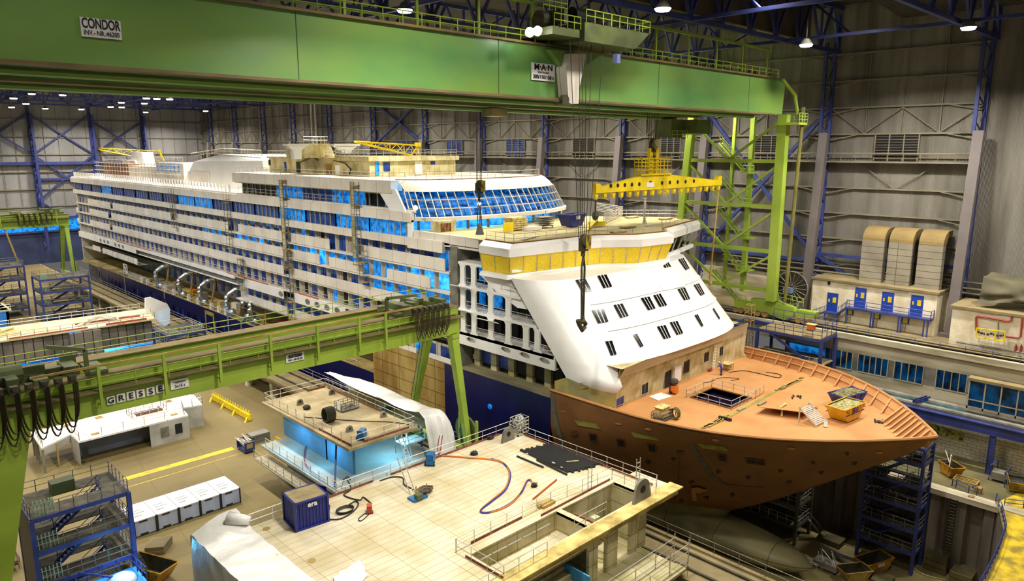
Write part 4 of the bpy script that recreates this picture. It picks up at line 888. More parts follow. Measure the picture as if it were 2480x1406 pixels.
# yellow spreader beam hanging from the hook
L0=ay(1438,470,57); R0=ay(1742,460,57); zt=ay(1590,425,57).z; zb=(ay(1438,457,57).z+ay(1742,456,57).z)/2
spd=E('lifting_beam',(b.x,57,zb-1),'long yellow lifting beam with a row of eyes hanging from the crane hook','lifting beam')
lx,rx,cx_=L0.x,R0.x,xy(1582,57,zt)
pts=[(lx,57,zb),(rx,57,zb),(rx,57,zb+1.35),(rx-.7,57,zb+1.35),(rx-1.3,57,zb+.75),(cx_+2.6,57,zt+.15),(cx_-2.6,57,zt+.15),(lx+1.3,57,zb+.7),(lx+.7,57,zb+1.15),(lx,57,zb+1.15)]
P('beam',MB().ext([V(p)-V((0,.35,0)) for p in pts],(0,.7,0)),yellow,spd)
for k in range(18):
    x=lerp(lx+.35,rx-.35,k/17); P('lifting_eye',MB().ext([(x-.4,56.8,zb),(x+.4,56.8,zb),(x+.26,56.8,zb-.25),(x+.24,56.8,zb-.6),(x+.1,56.8,zb-.8),(x-.1,56.8,zb-.8),(x-.24,56.8,zb-.6),(x-.26,56.8,zb-.25)],(0,.4,0)).disc((x,56.75,zb-.55),(0,1,0),.1,.1,8),yellow,spd)
m=MB()
for px in (1480,1497,1514,1531,1549,1576,1604,1623,1642,1661,1681): x=xy(px,56.6,zt-.8); m.disc((x,56.63,lerp(zb,zt,.45)),(0,1,0),.36 if px==1576 else .26,.05,12)
P('web_hole',m,black,spd)
m=MB().rail([(cx_-3.4,56.5,zt+.3),(cx_+3.4,56.5,zt+.3),(cx_+3.4,57.6,zt+.3),(cx_-3.4,57.6,zt+.3),(cx_-3.4,56.5,zt+.3)],2.0,.9,.06,4); m.box(cx_-3.4,56.4,zt+.1,cx_+3.4,57.7,zt+.3); P('guard_cage',m,yellow,spd)
P('lifting_lug',MB().box(cx_-1.2,56.8,zt,cx_-.5,57.2,zt+3.6).box(cx_+.2,56.8,zt,cx_+.9,57.2,zt+3.6),yellow,spd)
P('ladder',MB().ladder((cx_+2.0,56.4,zb-1),(cx_+2.0,56.4,zt+1),.5,.06,(1,0,0)),yellow,spd)
a=ay(1575,447,56.6); P('data_plate',MB().box(a.x-.8,56.58,a.z-.3,a.x+.8,56.64,a.z+.3),white,spd)
P('chain_sling',MB().tube((lx+.4,57,zb-1),(lx+.4,57,ay(1443,515,57).z),.12).ball((lx+.4,57,ay(1443,522,57).z),.45,8,1.4),grease,spd)
e=ay(1720,665,57); P('chain_sling',MB().tube((rx-.4,56.9,zb-1),(e.x,56.9,e.z),.1).tube((rx-.1,57.1,zb-1),(e.x+.2,57.1,e.z),.1).path([(e.x,57,e.z),(e.x-.4,57,e.z-.8),(e.x,57,e.z-1.5),(e.x+.5,57,e.z-.9)],.2,6),rusty,spd)
# leg frame on the gallery rail
FX=105.; ya,yb_=50.6,66.
leg=P('leg_post',MB().box(FX-.6,ya-.7,17,FX+.6,ya+.7,GB),crgreen,cn); P('leg_post',MB().bar((FX,yb_,GB),(FX,yb_+2.3,16.5),1.1,1.1),crgreen,cn)
P('leg_post',MB().bar((FX+4,57.5,GB),(FX+4,57.6,17),.7),crgreen,cn); P('leg_post',MB().bar((FX+4,60.6,GB),(FX+4,61,17),.5),crgreen,cn)
zz=[ax(1862,y,FX).z for y in (390,500,608)]+[18.5]
for k,z in enumerate(zz):
    P('leg_beam',MB().bar((FX,ya,z),(FX,yb_+.3+(44.9-z)*.08,z),.55,.55),crgreen,cn); ym=(ya+yb_)/2+.8; z1=GB-.5 if k==0 else zz[k-1]-.3
    P('leg_brace',MB().bar((FX,ya,z1),(FX,ym,z+.2),.34).bar((FX,yb_+(44.9-z1)*.08,z1),(FX,ym+.3,z+.2),.34),crgreen,cn)
m=MB()
for k in range(5):
    z=GB-4-k*5.2; s=1 if k%2 else 1; m.stair((FX+3,62.5,z),(FX+3,57.8,z-4.6),.9,(1,0,0)); m.box(FX+2.3,56,z-4.75,FX+4.6,58,z-4.6); m.rail([(FX+2.3,56,z-4.6),(FX+2.3,58,z-4.6)],1.1,1,.05)
P('leg_stair',m,crgreen,cn)
P('conduit_post',MB().tube((FX+.9,ya-2.4,GB+1),(FX+.6,ya-1.9,17),.28,8),M('brown_green_pipe',(116,110,52),.6),cn)
P('end_platform',MB().box(FX-1.5,ya-3,GB-1.5,FX+1.2,ya+.5,GB-1.2).rail([(FX-1.5,ya-3,GB-1.2),(FX+1.2,ya-3,GB-1.2),(FX+1.2,ya,GB-1.2)],1.3,1,.06,3).path([(gx1+1.6,50,GT),(FX+.5,49.4,GT-2),(FX+1,49,GB)],.25,6),crgreen,cn)
P('hung_cabin',MB().box(FX-9,yb_-2,GB-3.2,FX-6,yb_+1,GB-.5).box(FX-5,yb_-4,GB-2.6,FX-1,yb_-1,GB-.5),dkgreen,cn); P('cabin_walkway',MB().rail([(FX-9.3,yb_-2.4,GB-3.3),(FX-1,yb_-2.4,GB-3.3)],1.1,1.5,.05),crgreen,cn)
bz=14.15
pb_=[ax(px,py,FX+.4) for px,py in ((1818,722),(1868,727),(1920,745),(1926,762),(1900,775),(1822,745))]
P('bogie_beam',MB().ext(pb_,(1.2,0,0)),crgreen,cn); P('bogie_beam',MB().ext([ax(px,py,FX+.3) for px,py in ((1778,727),(1828,735),(1832,752),(1776,747))],(1.4,0,0)),crgreen,cn); P('bogie_beam',MB().ext([ax(px,py,FX+.3) for px,py in ((1928,750),(1976,757),(1972,768),(1925,772))],(1.4,0,0)),crgreen,cn)
m=MB()
for px in (1785,1797,1838,1855,1936,1950,1964): y=yx(px,FX+.6,14.6); m.disc((FX+.25,y,14.65),(1,0,0),.48,.3,12)
P('rail_wheel',m,rusty,cn); P('bogie_railing',MB().rail([ax(1885,727,FX+.5),ax(1945,742,FX+.5)],1.2,.9,.05,2),crgreen,cn)
# cable reel on the gallery
rc=ax(1916,697,FX+2.0); reel=E('cable_reel',(rc.x,rc.y,14),'large dark spoked cable reel on the gallery beside the green gantry leg','cable reel')
rr=2.55; P('reel_disc',MB().disc((rc.x+.3,rc.y,rc.z),(1,0,0),rr*.97,.1,28),M('dark_reel',(52,46,34),.7),reel)
m=MB()
for k in range(18): a=2*math.pi*k/18; m.tube((rc.x+.1,rc.y+.3*math.cos(a),rc.z+.3*math.sin(a)),(rc.x+.1,rc.y+rr*math.cos(a),rc.z+rr*math.sin(a)),.06,4)
m.path([(rc.x+.1,rc.y+rr*math.cos(2*math.pi*k/28),rc.z+rr*math.sin(2*math.pi*k/28)) for k in range(29)],.1,5); P('reel_spokes',m,greyst,reel)
P('reel_stand',MB().bar((rc.x+.8,rc.y-1,14),(rc.x+.8,rc.y,rc.z),.4).bar((rc.x+.8,rc.y+1,14),(rc.x+.8,rc.y,rc.z),.4),crgreen,reel); P('motor_box',MB().box(rc.x-.7,rc.y-.3,rc.z-.75,rc.x+0,rc.y+.95,rc.z+.1),M('pale_blue_motor',(120,134,180),.5),reel)
# ---------- low gantry crossing the hall floor ----------
def lowgantry(label,y=64.):
    g=E('low_gantry_crane',(30,y,0),label,'crane'); Y=y; x0,x1=6.5,53.6
    P('girder',MB().box(x0,Y,18.6,x1,Y+1,20.75),crgreen,g); P('girder',MB().box(x0,Y+5,18.6,x1,Y+6,22),crgreen,g)
    P('girder_upper_web',MB().box(x0,Y+.25,20.9,x1,Y+1.2,21.75),MATS['crane_green'],g)
    P('walkway',MB().box(x0,Y-.75,20.7,x1,Y+.2,20.8).box(x0,Y+.1,21.75,x1,Y+1.5,21.9).box(x0,Y+4.6,22,x1,Y+6.2,22.1),M('dusty_walkway',(128,112,74),.9,var=.15) if 'dusty_walkway' not in MATS else MATS['dusty_walkway'],g)
    P('railing',MB().rail([(x0+6,Y-.7,20.8),(x1-1,Y-.7,20.8)],1.15,2.6,.045,2).rail([(x0,Y+6.2,22.1),(x1,Y+6.2,22.1)],1.15,2.6,.045,2),crgreen,g)
    P('conductor_rail',MB().bar((x0+4,Y-.7,22.9),(x1-6,Y-.7,22.9),.2,.16),rusty,g)
    for x in [xy(p,Y-.75,21) for p in (243,400,533,657,770,871,935)] if y<100 else [15.2+k*4.4 for k in range(9)]: P('conductor_post',MB().box(x-.12,Y-.85,19.3,x+.12,Y-.65,22.9).bar((x,Y-.7,19.6),(x,Y,19.6),.1),crgreen,g)
    for s,(ya,yb) in (('a',(Y+.3,Y-2.6)),('b',(Y+4.6,Y+9.4))):
        P('leg',MB().loft([[V((x1-.9+.5*i,ya+.5*j,18.7)) for i,j in ((-1,-1),(1,-1),(1,1),(-1,1))],[V((x1-.9+.3*i,yb+.32*j,4.2)) for i,j in ((-1,-1),(1,-1),(1,1),(-1,1))]],True,True),crgreen,g)
    P('leg_reel',MB().disc((x1-.2,Y-1.2,6.8),(1,0,0),1.9,.25,22).disc((x1-.5,Y-1.2,6.8),(1,0,0),.7,.5,14),dkgreen,g); P('reel_bracket',MB().box(x1-.5,Y-3.4,4.9,x1-.2,Y-3.1,8.6).box(x1-.5,Y-.4,4.9,x1-.2,Y-.1,9),crgreen,g)
    P('leg_tie',MB().box(x1-1.3,Y-3.6,4.1,x1-.5,Y+10.4,4.9).box(x1-1.4,Y-.4,18.2,x1-.4,Y+5.5,18.7),crgreen,g); P('leg_ladder',MB().ladder((x1-1.5,Y+8.8,5),(x1-1.5,Y+5,18.5),.6,.05,(0,1,0)),dkgreen,g)
    P('end_leg',MB().ext([(-6,Y-.3,18.7),(10.2,Y-.3,18.7),(6.2,Y-.3,0),(0,Y-.3,0)],(0,1.2,0)),crgreen,g); P('end_leg',MB().ext([(-6,Y+5,18.7),(9.8,Y+5,18.7),(6,Y+5,0),(0,Y+5,0)],(0,1.2,0)),crgreen,g)
    return g
def festoon(x0,x1,y,z,g,n,drop):
    m=MB(); t=MB()
    for k in range(n):
        x=lerp(x0,x1,k/(n-1)); t.box(x-.25,y-.3,z-.35,x+.25,y+.3,z+.25).disc((x,y-.35,z+.1),(0,1,0),.2,.1,8)
        if k<n-1:
            w=(x1-x0)/(n-1)
            for e in range(3): m.path([(x+e*.12,y-.2-.1*e,z-.2)]+[(x+w*(.5-.5*math.cos(u*math.pi))+e*.12,y-.2-.1*e,z-.3-drop*math.sin(u*math.pi)**.6*(1-.12*e)) for u in [i/10 for i in range(1,10)]]+[(x+w+e*.12,y-.2-.1*e,z-.2)],.065,4)
    P('cable_festoon',m,M('greasy_cable',(58,46,24),.5) if 'greasy_cable' not in MATS else MATS['greasy_cable'],g); P('festoon_carriage',t,grease,g)
g1=lowgantry('green low gantry with GRESSE letter plates crossing the left foreground above the floor')
festoon(46.3,50.7,62.9,22.6,g1,7,3.0); festoon(6.5,13.2,62.9,22.4,g1,8,4.0)
m=MB()
for k in range(14): x=random.uniform(44,51.5); m.box(x,64+random.uniform(0,4),21.8,x+random.uniform(.5,1.4),66+random.uniform(0,3),22.2+random.uniform(0,.9))
m.bar((43.6,64.2,22),(43.6,64.2,24.2),.3).bar((43.6,64.2,24.2),(47.6,64.2,24.0),.3); P('trolley_machinery',m,dkgreen,g1)
m=MB()
for k in range(16): x=random.uniform(6,15); m.box(x,63.6+random.uniform(0,5),21.8,x+random.uniform(.5,1.6),65+random.uniform(0,4),22.2+random.uniform(0,1.0))
m.tube((8.5,66,22.8),(10.5,66,22.8),.7,10).bar((14.6,64.2,22),(14.6,64.2,24.2),.3).bar((14.6,64.2,24.2),(12,64.2,24.9),.3); P('trolley_machinery',m,dkgreen,g1)
lx0=[(258,964,281,952),(282,958,304,946),(306,951,327,940),(330,945,351,935),(354,940,375,929),(378,934,398,922)]
for ch,(a,b,c,d) in zip('GRESSE',((258,278,961,977),(282,303,955,971),(306,327,949,966),(330,350,944,961),(354,374,938,956),(377,397,931,950))):
    mid=ay((a+b)/2,(c+d)/2,63.95); w=(ay(b,d,63.95).x-ay(a,d,63.95).x)/2; hh=w*1.12; mid.z+=.02
    s=P('letter_plate',MB().box(mid.x-w*.97,63.86,mid.z-hh,mid.x+w*.97,63.98,mid.z+hh),white,g1); text(ch,hh*1.9,(mid.x,63.8,mid.z),RY,bk,s,squash=1.1,bold=.01)
s,x0,x1,z0,z1=sign(((412,920),(456,914),(457,936),(413,943)),63.95,g1,nm='load_sign'); mx,h=(x0+x1)/2,z1-z0
text('Tragfähigkeit',h*.24,(mx,63.84,z0+h*.75),RY,greyst,s); text('2x15 t',h*.4,(mx,63.84,z0+h*.32),RY,bk,s)
s,x0,x1,z0,z1=sign(((692,858),(736,850),(736,870),(692,878)),63.95,g1); mx,h=(x0+x1)/2,z1-z0
text('BARTGEIER',h*.52,(mx,63.84,z0+h*.68),RY,bk,s,squash=(x1-x0)*.8/(h*.52*5.4),bold=.01); text('INV.- NR.46130',h*.32,(mx,63.84,z0+h*.25),RY,bk,s,squash=(x1-x0)*.84/(h*.32*7))
g2=lowgantry('green low gantry at the far left standing before the end wall',236.)
festoon(41,49,235,22.4,g2,7,3.0)
m=MB()
for k in range(12): x=random.uniform(30,51); m.box(x,236+random.uniform(0,4),21.9,x+random.uniform(.8,2.4),238+random.uniform(0,3),22.4+random.uniform(0,1.4))
P('trolley_machinery',m,dkgreen,g2)
P('sloping_stair',MB().stair((36,235,4),(33,235,18),1.2,(0,1,0)).stair((41,235,4),(38,235,18),1.2,(0,1,0)),rusty,g2)
# tower with yellow jib on top of the far gantry
jc=E('jib_crane',(30,242,22),'lime green slewing tower with yellow jib stays on the far left gantry','crane')
P('tower',MB().box(20,240,26.5,36,243,29.8).box(28.6,240,22.1,31.4,243,26.5).box(33.4,240,22.1,35.2,243,26.5).box(16,240,29.8,30,244,33.6),crgreen,jc)
P('machine_house',MB().box(18,239.5,33.6,36,245,34.2).box(33.5,239.5,34.2,36,245,38.6).box(18,239.5,38.2,36,245,38.6),dkgreen,jc); P('machinery',MB().box(20,240,34.2,31,244,37),grease,jc); P('orange_cabinet',MB().box(26.4,239.7,34.4,29,240,36),orange,jc)
P('jib_stay',MB().bar((35.5,241,39),(23,241,45),.6).bar((31,241,38.8),(18,241,42.5),.5).bar((18,241,38.8),(36,241,38.8),.4),yellow,jc); P('access_ladder',MB().stair((38,240,22.2),(35.6,240,29.8),1,(0,1,0)),crgreen,jc)
# yellow lattice jibs on the ship's top deck
def jib(p0,p1,label,zr,wx,base):
    a,b=V(p0),V(p1); j=E('lattice_jib',base,label,'crane jib'); m=MB(); lo=b.lerp(a,.0)+V((0,0,-zr)); n=9
    top=[a.lerp(b,k/n) for k in range(n+1)]; bot=[a.lerp(lo,k/n) for k in range(n+1)]
    m.path(top,.14,4); m.path(bot,.2,4)
    for k in range(1,n): m.bar(top[k],bot[k] if k%2 else bot[k+1],.12); m.bar(bot[k],top[k+1],.12)
    P('lattice',m,yellow,j); P('mast',MB().bar(b+V((0,0,.3)),V(base),.3).bar(b,V(base)+(lo-b)*.0+V((0,1.5,0)),.2).box(b.x-.4,b.y-.4,b.z-.2,b.x+.4,b.y+.4,b.z+.5),yellow,j); return j
jib(ay(858,342,112),ay(1012,352,106),'yellow lattice jib lying over the cream deck house roof',2.1,0,(ay(1012,372,106)))
jib(ax(202,356,80),ax(385,366,80),'long yellow lattice jib beyond the ship\'s white aft funnels',3.0,0,(ax(400,392,80)))
# ---------- elevated crane track along the dock ----------
tk=E('crane_track',(52.3,100,0),'long dusty concrete crane track on posts running along the port side of the ship','crane track')
P('track_beam',MB().box(50,8,2.9,54.6,242,3.9).box(49.6,8,3.6,50,242,4.0).box(54.4,8,3.8,54.8,242,4.1),dirty,tk)
for x in (51.2,53.4): P('track_rail',MB().box(x-.12,8,3.9,x+.12,242,4.1),grease,tk)
for k in range(24): y=14+k*9.4; P('track_post',MB().box(50.4,y-.5,0,51.2,y+.5,2.9).box(53.4,y-.5,0,54.2,y+.5,2.9),concrete,tk)
P('track_railing',MB().rail([(54.7,8,4.1),(54.7,62,4.1)],1.1,2.5,.04,2).rail([(54.7,62,4.1),(54.7,242,4.1)],1.1,5,.05,2),greyst,tk)
# ---------- foreground hull block ----------
BZ=10.; bx0,bx1,by0,by1=22.,52.,33.4,53.4
bl=E('hull_block',(36,43,0),'large ship block with a pale deck, two sunken wells and a navy container','ship block')
w1=(31.7,41.6,34.5,38.9); w2=(42.7,50.4,34.5,39.6)
w1=(az(1140,1343,BZ).x,az(1347,1237,BZ).x,34.5,(az(1140,1343,BZ).y+az(1347,1237,BZ).y)/2)
w2=(az(1362,1233,BZ).x,az(1485,1166,BZ).x,34.5,(az(1362,1233,BZ).y+az(1485,1166,BZ).y)/2)
m=MB()
def slab(x0,y0,x1,y1,z0=BZ-.25,z1=BZ): m.box(x0,y0,z0,x1,y1,z1)
ymx=max(w1[3],w2[3])
slab(bx0,ymx,bx1,by1); slab(bx0,by0,w1[0],ymx); slab(w1[0],by0,w2[1],34.5); slab(w2[1],by0,bx1+1.2,ymx); slab(w1[1],34.5,w2[0],ymx)
if w1[3]<ymx: slab(w1[0],w1[3],w1[1],ymx)
if w2[3]<ymx: slab(w2[0],w2[3],w2[1],ymx)
P('deck',m,deckm,bl); P('edge_girder',MB().box(24,by0-.05,BZ-.8,bx1+1.5,by0+.2,BZ+.02).box(24,by0-.5,BZ-.08,bx1+1.6,by0+.9,BZ+.03),M('stained_edge_primer',(206,186,116),.7,var=.25,scale=.6,c2=(150,128,62)),bl)
def well(w,z,nm):
    x0,x1,y0,y1=w
    P(nm+'_walls',MB().quad((x0,y0,z),(x0,y1,z),(x0,y1,BZ),(x0,y0,BZ)).quad((x0,y1-.03,z),(x1,y1-.03,z),(x1,y1-.03,BZ-.01),(x0,y1-.03,BZ-.01)).quad((x1,y1,z),(x1,y0,z),(x1,y0,BZ),(x1,y1,BZ)),tan,bl)
    P(nm+'_floor',MB().box(x0,y0-.2,z-.2,x1,y1,z),deckm,bl)
well(w1,BZ-1.75,'shallow_well'); well(w2,4.6,'deep_well')
m=MB()
for k in range(5): x=lerp(w1[0]+.5,w1[1]-.8,k/5); m.tube((x,w1[3]-.12,BZ-.75),(x+1.5,w1[3]-.12,BZ-.75),.06,6)
P('well_handrail',m,greyp,bl)
P('side_wall',MB().quad((bx0,by1,0),(49.5,by1,0),(49.5,by1,BZ-.2),(bx0,by1,BZ-.2)).quad((49.5,by1,0),(49.5,by0+2,0),(49.5,by0+2,BZ),(49.5,by1,BZ)).box(23,by0+1.6,0,30,by0+1.8,BZ),tan,bl)
P('lower_deck',MB().box(24,29.6,5.0,49.3,37,5.25).box(24,29.6,1.0,49.3,37,1.2),tan,bl)
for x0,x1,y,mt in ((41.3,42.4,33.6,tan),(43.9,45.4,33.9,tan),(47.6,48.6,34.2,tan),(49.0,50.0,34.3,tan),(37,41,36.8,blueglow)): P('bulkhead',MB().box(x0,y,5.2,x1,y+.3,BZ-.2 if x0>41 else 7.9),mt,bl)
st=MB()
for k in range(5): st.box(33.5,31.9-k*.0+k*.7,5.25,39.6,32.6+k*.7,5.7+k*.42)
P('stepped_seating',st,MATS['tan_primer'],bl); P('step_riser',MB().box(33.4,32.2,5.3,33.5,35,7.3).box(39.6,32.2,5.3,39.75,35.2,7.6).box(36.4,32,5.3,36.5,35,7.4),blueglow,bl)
m=MB()
for p in ((23.2,52.2),(23.5,45.5),(24,40.2)): m.tube((p[0],p[1],BZ),(p[0],p[1],BZ+.03),.3,12)
P('deck_mark',m,rusty,bl)
def RL(pts,**k): return MB().rail([V(p) for p in pts],**k)
P('railing',RL([(bx0+.3,by1-.1,BZ),(26.3,by1-.1,BZ)],h=1.15,sp=1.6,r=.035),white,bl)
P('railing',RL([(30.2,by1-.1,BZ),(bx1-.6,by1-.1,BZ)],h=1.15,sp=1.9,r=.035),greyp,bl)
P('railing',RL([(bx1-.5,by1-.1,BZ),(bx1-.1,34.6,BZ),(bx1-1.4,33.8,BZ)],h=1.15,sp=1.9,r=.035),greyp,bl)
P('railing',RL([(w1[0]-.5,w1[3]+1.0,BZ),(w1[1]+.6,w1[3]+1.2,BZ),(w2[1]+.3,w2[3]+.5,BZ),(w2[1]+.3,w2[3]-3.8,BZ)],h=1.15,sp=1.7,r=.035),greyp,bl)
P('railing',RL([(w1[0]-.6,w1[3]+1,BZ),(w1[0]-.5,by0+.3,BZ)],h=1.15,sp=1.5,r=.035).rail([V((29,by0+.3,BZ)),V((36.5,by0+.35,BZ))],1.15,1.5,.035).rail([V((w1[1]-1.5,34.6,BZ)),V((w2[0]+2,34.6,BZ))],1.15,1.4,.035),greyp,bl)
for a,b,mt in (((28,by1-.1),(34,by1-.1),toe),((36,by1-.1),(bx1-2,by1-.1),toe),((bx1-.15,by1-2),(bx1-.15,35),toe),((w1[0]+1,w1[3]+1.1),(w1[1]-3,w1[3]+1.15),toe),((w2[0]-2.2,w2[3]+.3),(w2[1],w2[3]+.5),toe),((w1[0]-.5,w1[3]),(w1[0]-.4,by0+.5),toe)): P('toe_board',MB().bar((*a,BZ+.12),(*b,BZ+.12),.05,.2),mt,bl)
T('plank',MB().bar((*az(1290,1222,BZ).xy,BZ+.5),(*az(1348,1186,BZ).xy,BZ+1.0),.05,.22),orange,'bright orange plank leaning along the railing above the wells','plank')
tl=ay(1543,1085,36.2); P('ladder',MB().ladder((tl.x,36.0,5.2),(tl.x,36.0,12.6),.55,.05,(1,0,0)),greyp,bl); 
a=az(1428,1185,BZ); P('ladder',MB().ladder((a.x,a.y,5),(a.x,a.y,12),.5,.045,(1,0,0)),greyp,bl)
def lug(px,py,z,r,nm,par,rot=0):
    p=az(px,py,z); n=10; pts=[V((p.x+r*math.cos(math.pi*k/n),p.y,z+r*1.1+r*.9*math.sin(math.pi*k/n))) for k in range(n+1)]+[V((p.x-r*1.25,p.y,z)),V((p.x+r*1.25,p.y,z))]
    o=P(nm,MB().ext(pts,(.0,.22,0)),greyst,par); P('eye_hole',MB().disc((p.x,p.y-.02,z+r*1.1),(0,1,0),r*.35,.06,10),dark,o); return o
lug(1232,1068,BZ,.75,'lifting_lug',bl); lug(1556,1212,BZ,1.0,'lifting_lug',bl)
# red/brown props in the deep well
for k,(x,z) in enumerate(((43.8,8.9),(45,8),(45.2,6.8))): P('well_prop',MB().bar((x,w2[3]-.5,z+.4),(x+.6,34.8,z),.18),toe,bl)
m=MB()
for k in range(4): m.box(44+k*.8,37.2,7.2+(k%2)*.3,44.7+k*.8,38,7.6+(k%2)*.3)
P('well_platform',m,M('pale_bag',(220,210,170),.8),bl)
# white tube scaffold in front of the block
sf=E('tube_scaffold',(46,31,1),'white tube scaffold with plank platforms on the front right side of the foreground block','scaffold')
pts=[ay(px,py,31.) for px,py in ((1646,1228),(1593,1255),(1533,1290),(1470,1345))]
for k,x in enumerate((50.2,47.4,44.6,41.8,39)):
    for y in (31.4,30.0): P('standard',MB().tube((x,y,1),(x,y,7.4 if k<2 else 6.4),.045,5),greyp,sf)
for z in (2.2,3.2,5.0,5.6,6.3,7.0): P('ledger',MB().tube((50.4,31.4,z),(38,31.4,z),.04,4).tube((50.4,30,z),(38,30,z),.04,4),greyp,sf)
for z in (4.5,1.6): P('plank_platform',MB().box(38,30.1,z,50.3,31.3,z+.1),M('grey_plank',(182,172,146),.8,var=.15,scale=1.5,streak=(.3,3,1)) if 'grey_plank' not in MATS else MATS['grey_plank'],sf)
P('brace',MB().tube((50.2,29.9,1.4),(47.4,29.9,5.6),.04,4).tube((47.4,29.9,1.4),(44.6,29.9,5.6),.04,4).tube((44.6,29.9,1.4),(41.8,29.9,5.6),.04,4).tube((50.2,31.4,1.4),(50.2,30,5.4),.04,4),greyp,sf)
P('toe_board',MB().box(38,29.95,4.6,50.3,30.0,4.85),toe,sf)
# plastic sheet wrapped over the left end of the block
def sheet(name,grid,label,cat='sheet',amp=.12):
    rings=[]; rg=random.Random(5)
    for r in grid: rings.append(spl([V(p) for p in r],22))
    R=[]
    cols=[spl([rings[i][k] for i in range(len(rings))],16) for k in range(23)]
    for j in range(17): R.append([cols[k][j]+V((rg.uniform(-amp,amp),rg.uniform(-amp,amp),rg.uniform(-amp,amp)*.7)) for k in range(23)])
    return T(name,MB().loft(R),plast,label,cat,None,True)
def tent():
    m=MB(); n=30; ys=[lerp(55.7,36,i/n) for i in range(n+1)]
    def up(y): return .75*max(0,1-(55.7-y)/3.2)
    def w(a,b): return .05*math.sin(a*3.1+b*1.7)+.035*math.sin(a*7.3-b*2.2)
    m.loft([[V((18.3+.25*(z/10)+w(y,z)*(1 if z<9.6 else .4),y,z)) for z in (.2,2,4,6,8,9.4,9.85)] for y in ys])
    m.loft([[V((x,y,9.85+(x-18.55)*.06+up(y)*min(1,(x-18.5)/1.8)+w(y,x)*.9)) for x in (18.57,19.2,20,20.8,21.6,22.3)] for y in ys])
    m.loft([[V((x,55.72+.06*math.sin(x*5+z),z if z<9 else 9.85+up(55.7)*min(1,(x-18.5)/1.8))) for z in (.2,3,6,8.5,9.85)] for x in (18.5,19.2,20,20.8,21.6,22.3)])
    return m
T('plastic_sheet',tent(),plast,'white plastic sheet draped over the end of the pale foreground block','sheet',None,True)
T('plastic_roll',MB().tube((21.2,54.6,10.75),(22.3,53.2,10.7),.55,12,.35),plast,'rolled white plastic bundle at the railing end beside the sheet','plastic roll',None,True)
T('plastic_wrap',MB().loft([[V((p.x+random.uniform(-.2,.2),p.y+random.uniform(-.2,.2),BZ+.03+random.uniform(0,.12))) for p in [az(lerp(800,870,i/6)+j*6,lerp(1400,1360,i/6)+j*9,BZ) for i in range(7)]] for j in range(5)]),plast,'crumpled clear plastic wrap lying on the block deck','plastic wrap')
# container
cb_=az(718,1288,BZ); cr=az(796,1262,BZ); cl=az(689,1256,BZ)
u=(cr-cb_); u.z=0; L=u.length; u.normalize(); vv=V((-u.y,u.x,0)); D=2.5; H=2.45
ct=E('shipping_container',cb_,'small navy blue shipping container lettered era on the block deck','container')
def cbox(a,b,c,d,e,f): return [cb_+u*a+vv*c+V((0,0,e))]
def cpt(s,t,z): return cb_+u*s+vv*t+V((0,0,z))
def corr(s0,s1,face):
    m=MB(); n=int(abs(s1-s0)/.28); pr=[]
    for k in range(n):
        a=lerp(s0,s1,k/n); b=lerp(s0,s1,(k+.5)/n); pr+=[(a,0),(lerp(a,b,.6),0),(b,.07),(lerp(b,lerp(s0,s1,(k+1)/n),.6),.07)]
    pr.append((s1,0)); f=(lambda s,o:(s,o)) if face=='f' else (lambda s,o:(o,s)) if face=='l' else (lambda s,o:(L-o,s)) if face=='r' else (lambda s,o:(s,D-o))
    m.loft([[cpt(*f(s,.02+o),.12) for s,o in pr],[cpt(*f(s,.02+o),H-.1) for s,o in pr]]); return m
P('side_panel',corr(.1,L-.1,'f'),bluecont,ct); P('end_panel',corr(.1,D-.1,'l'),bluecont,ct); P('end_panel',corr(.1,D-.1,'r'),bluecont,ct); P('side_panel',corr(.1,L-.1,'b'),bluecont,ct)
m=MB()
for s,t in ((0,0),(L,0),(0,D),(L,D)): m.bar(cpt(s,t,0),cpt(s,t,H),.16)
for z in (.07,H-.07): m.bar(cpt(0,0,z),cpt(L,0,z),.14).bar(cpt(0,D,z),cpt(L,D,z),.14).bar(cpt(0,0,z),cpt(0,D,z),.14).bar(cpt(L,0,z),cpt(L,D,z),.14)
P('corner_frame',m,bluecont,ct); P('roof',MB().quad(cpt(0,0,H-.02),cpt(L,0,H-.02),cpt(L,D,H-.02),cpt(0,D,H-.02)),M('dusty_roof',(150,134,96),.9,var=.15,scale=1),ct)
P('door',MB().quad(cpt(L+.02,D,.1),cpt(L+.5,D-1.1,.1),cpt(L+.5,D-1.1,H-.1),cpt(L+.02,D,H-.1)).quad(cpt(L+.07,D,.1),cpt(L+.55,D-1.1,.1),cpt(L+.55,D-1.1,H-.1),cpt(L+.07,D,H-.1)),bluecont,ct); P('warning_label',MB().quad(cpt(L+.45,D-1.1,H-.5),cpt(L+.2,D-.5,H-.4),cpt(L+.2,D-.5,H-.8),cpt(L+.45,D-1.1,H-.9)).quad(cpt(-.0,-.07,H-.5),cpt(.1,-.07,H-.5),cpt(.1,-.07,H-.75),cpt(0,-.07,H-.75)),yellow,ct)
rot=Matrix.Rotation(math.atan2(u.y,u.x),4,'Z')@RY
text('era',.62,cpt(L*.52,-.05,H*.82),rot,white,ct,bold=.012)
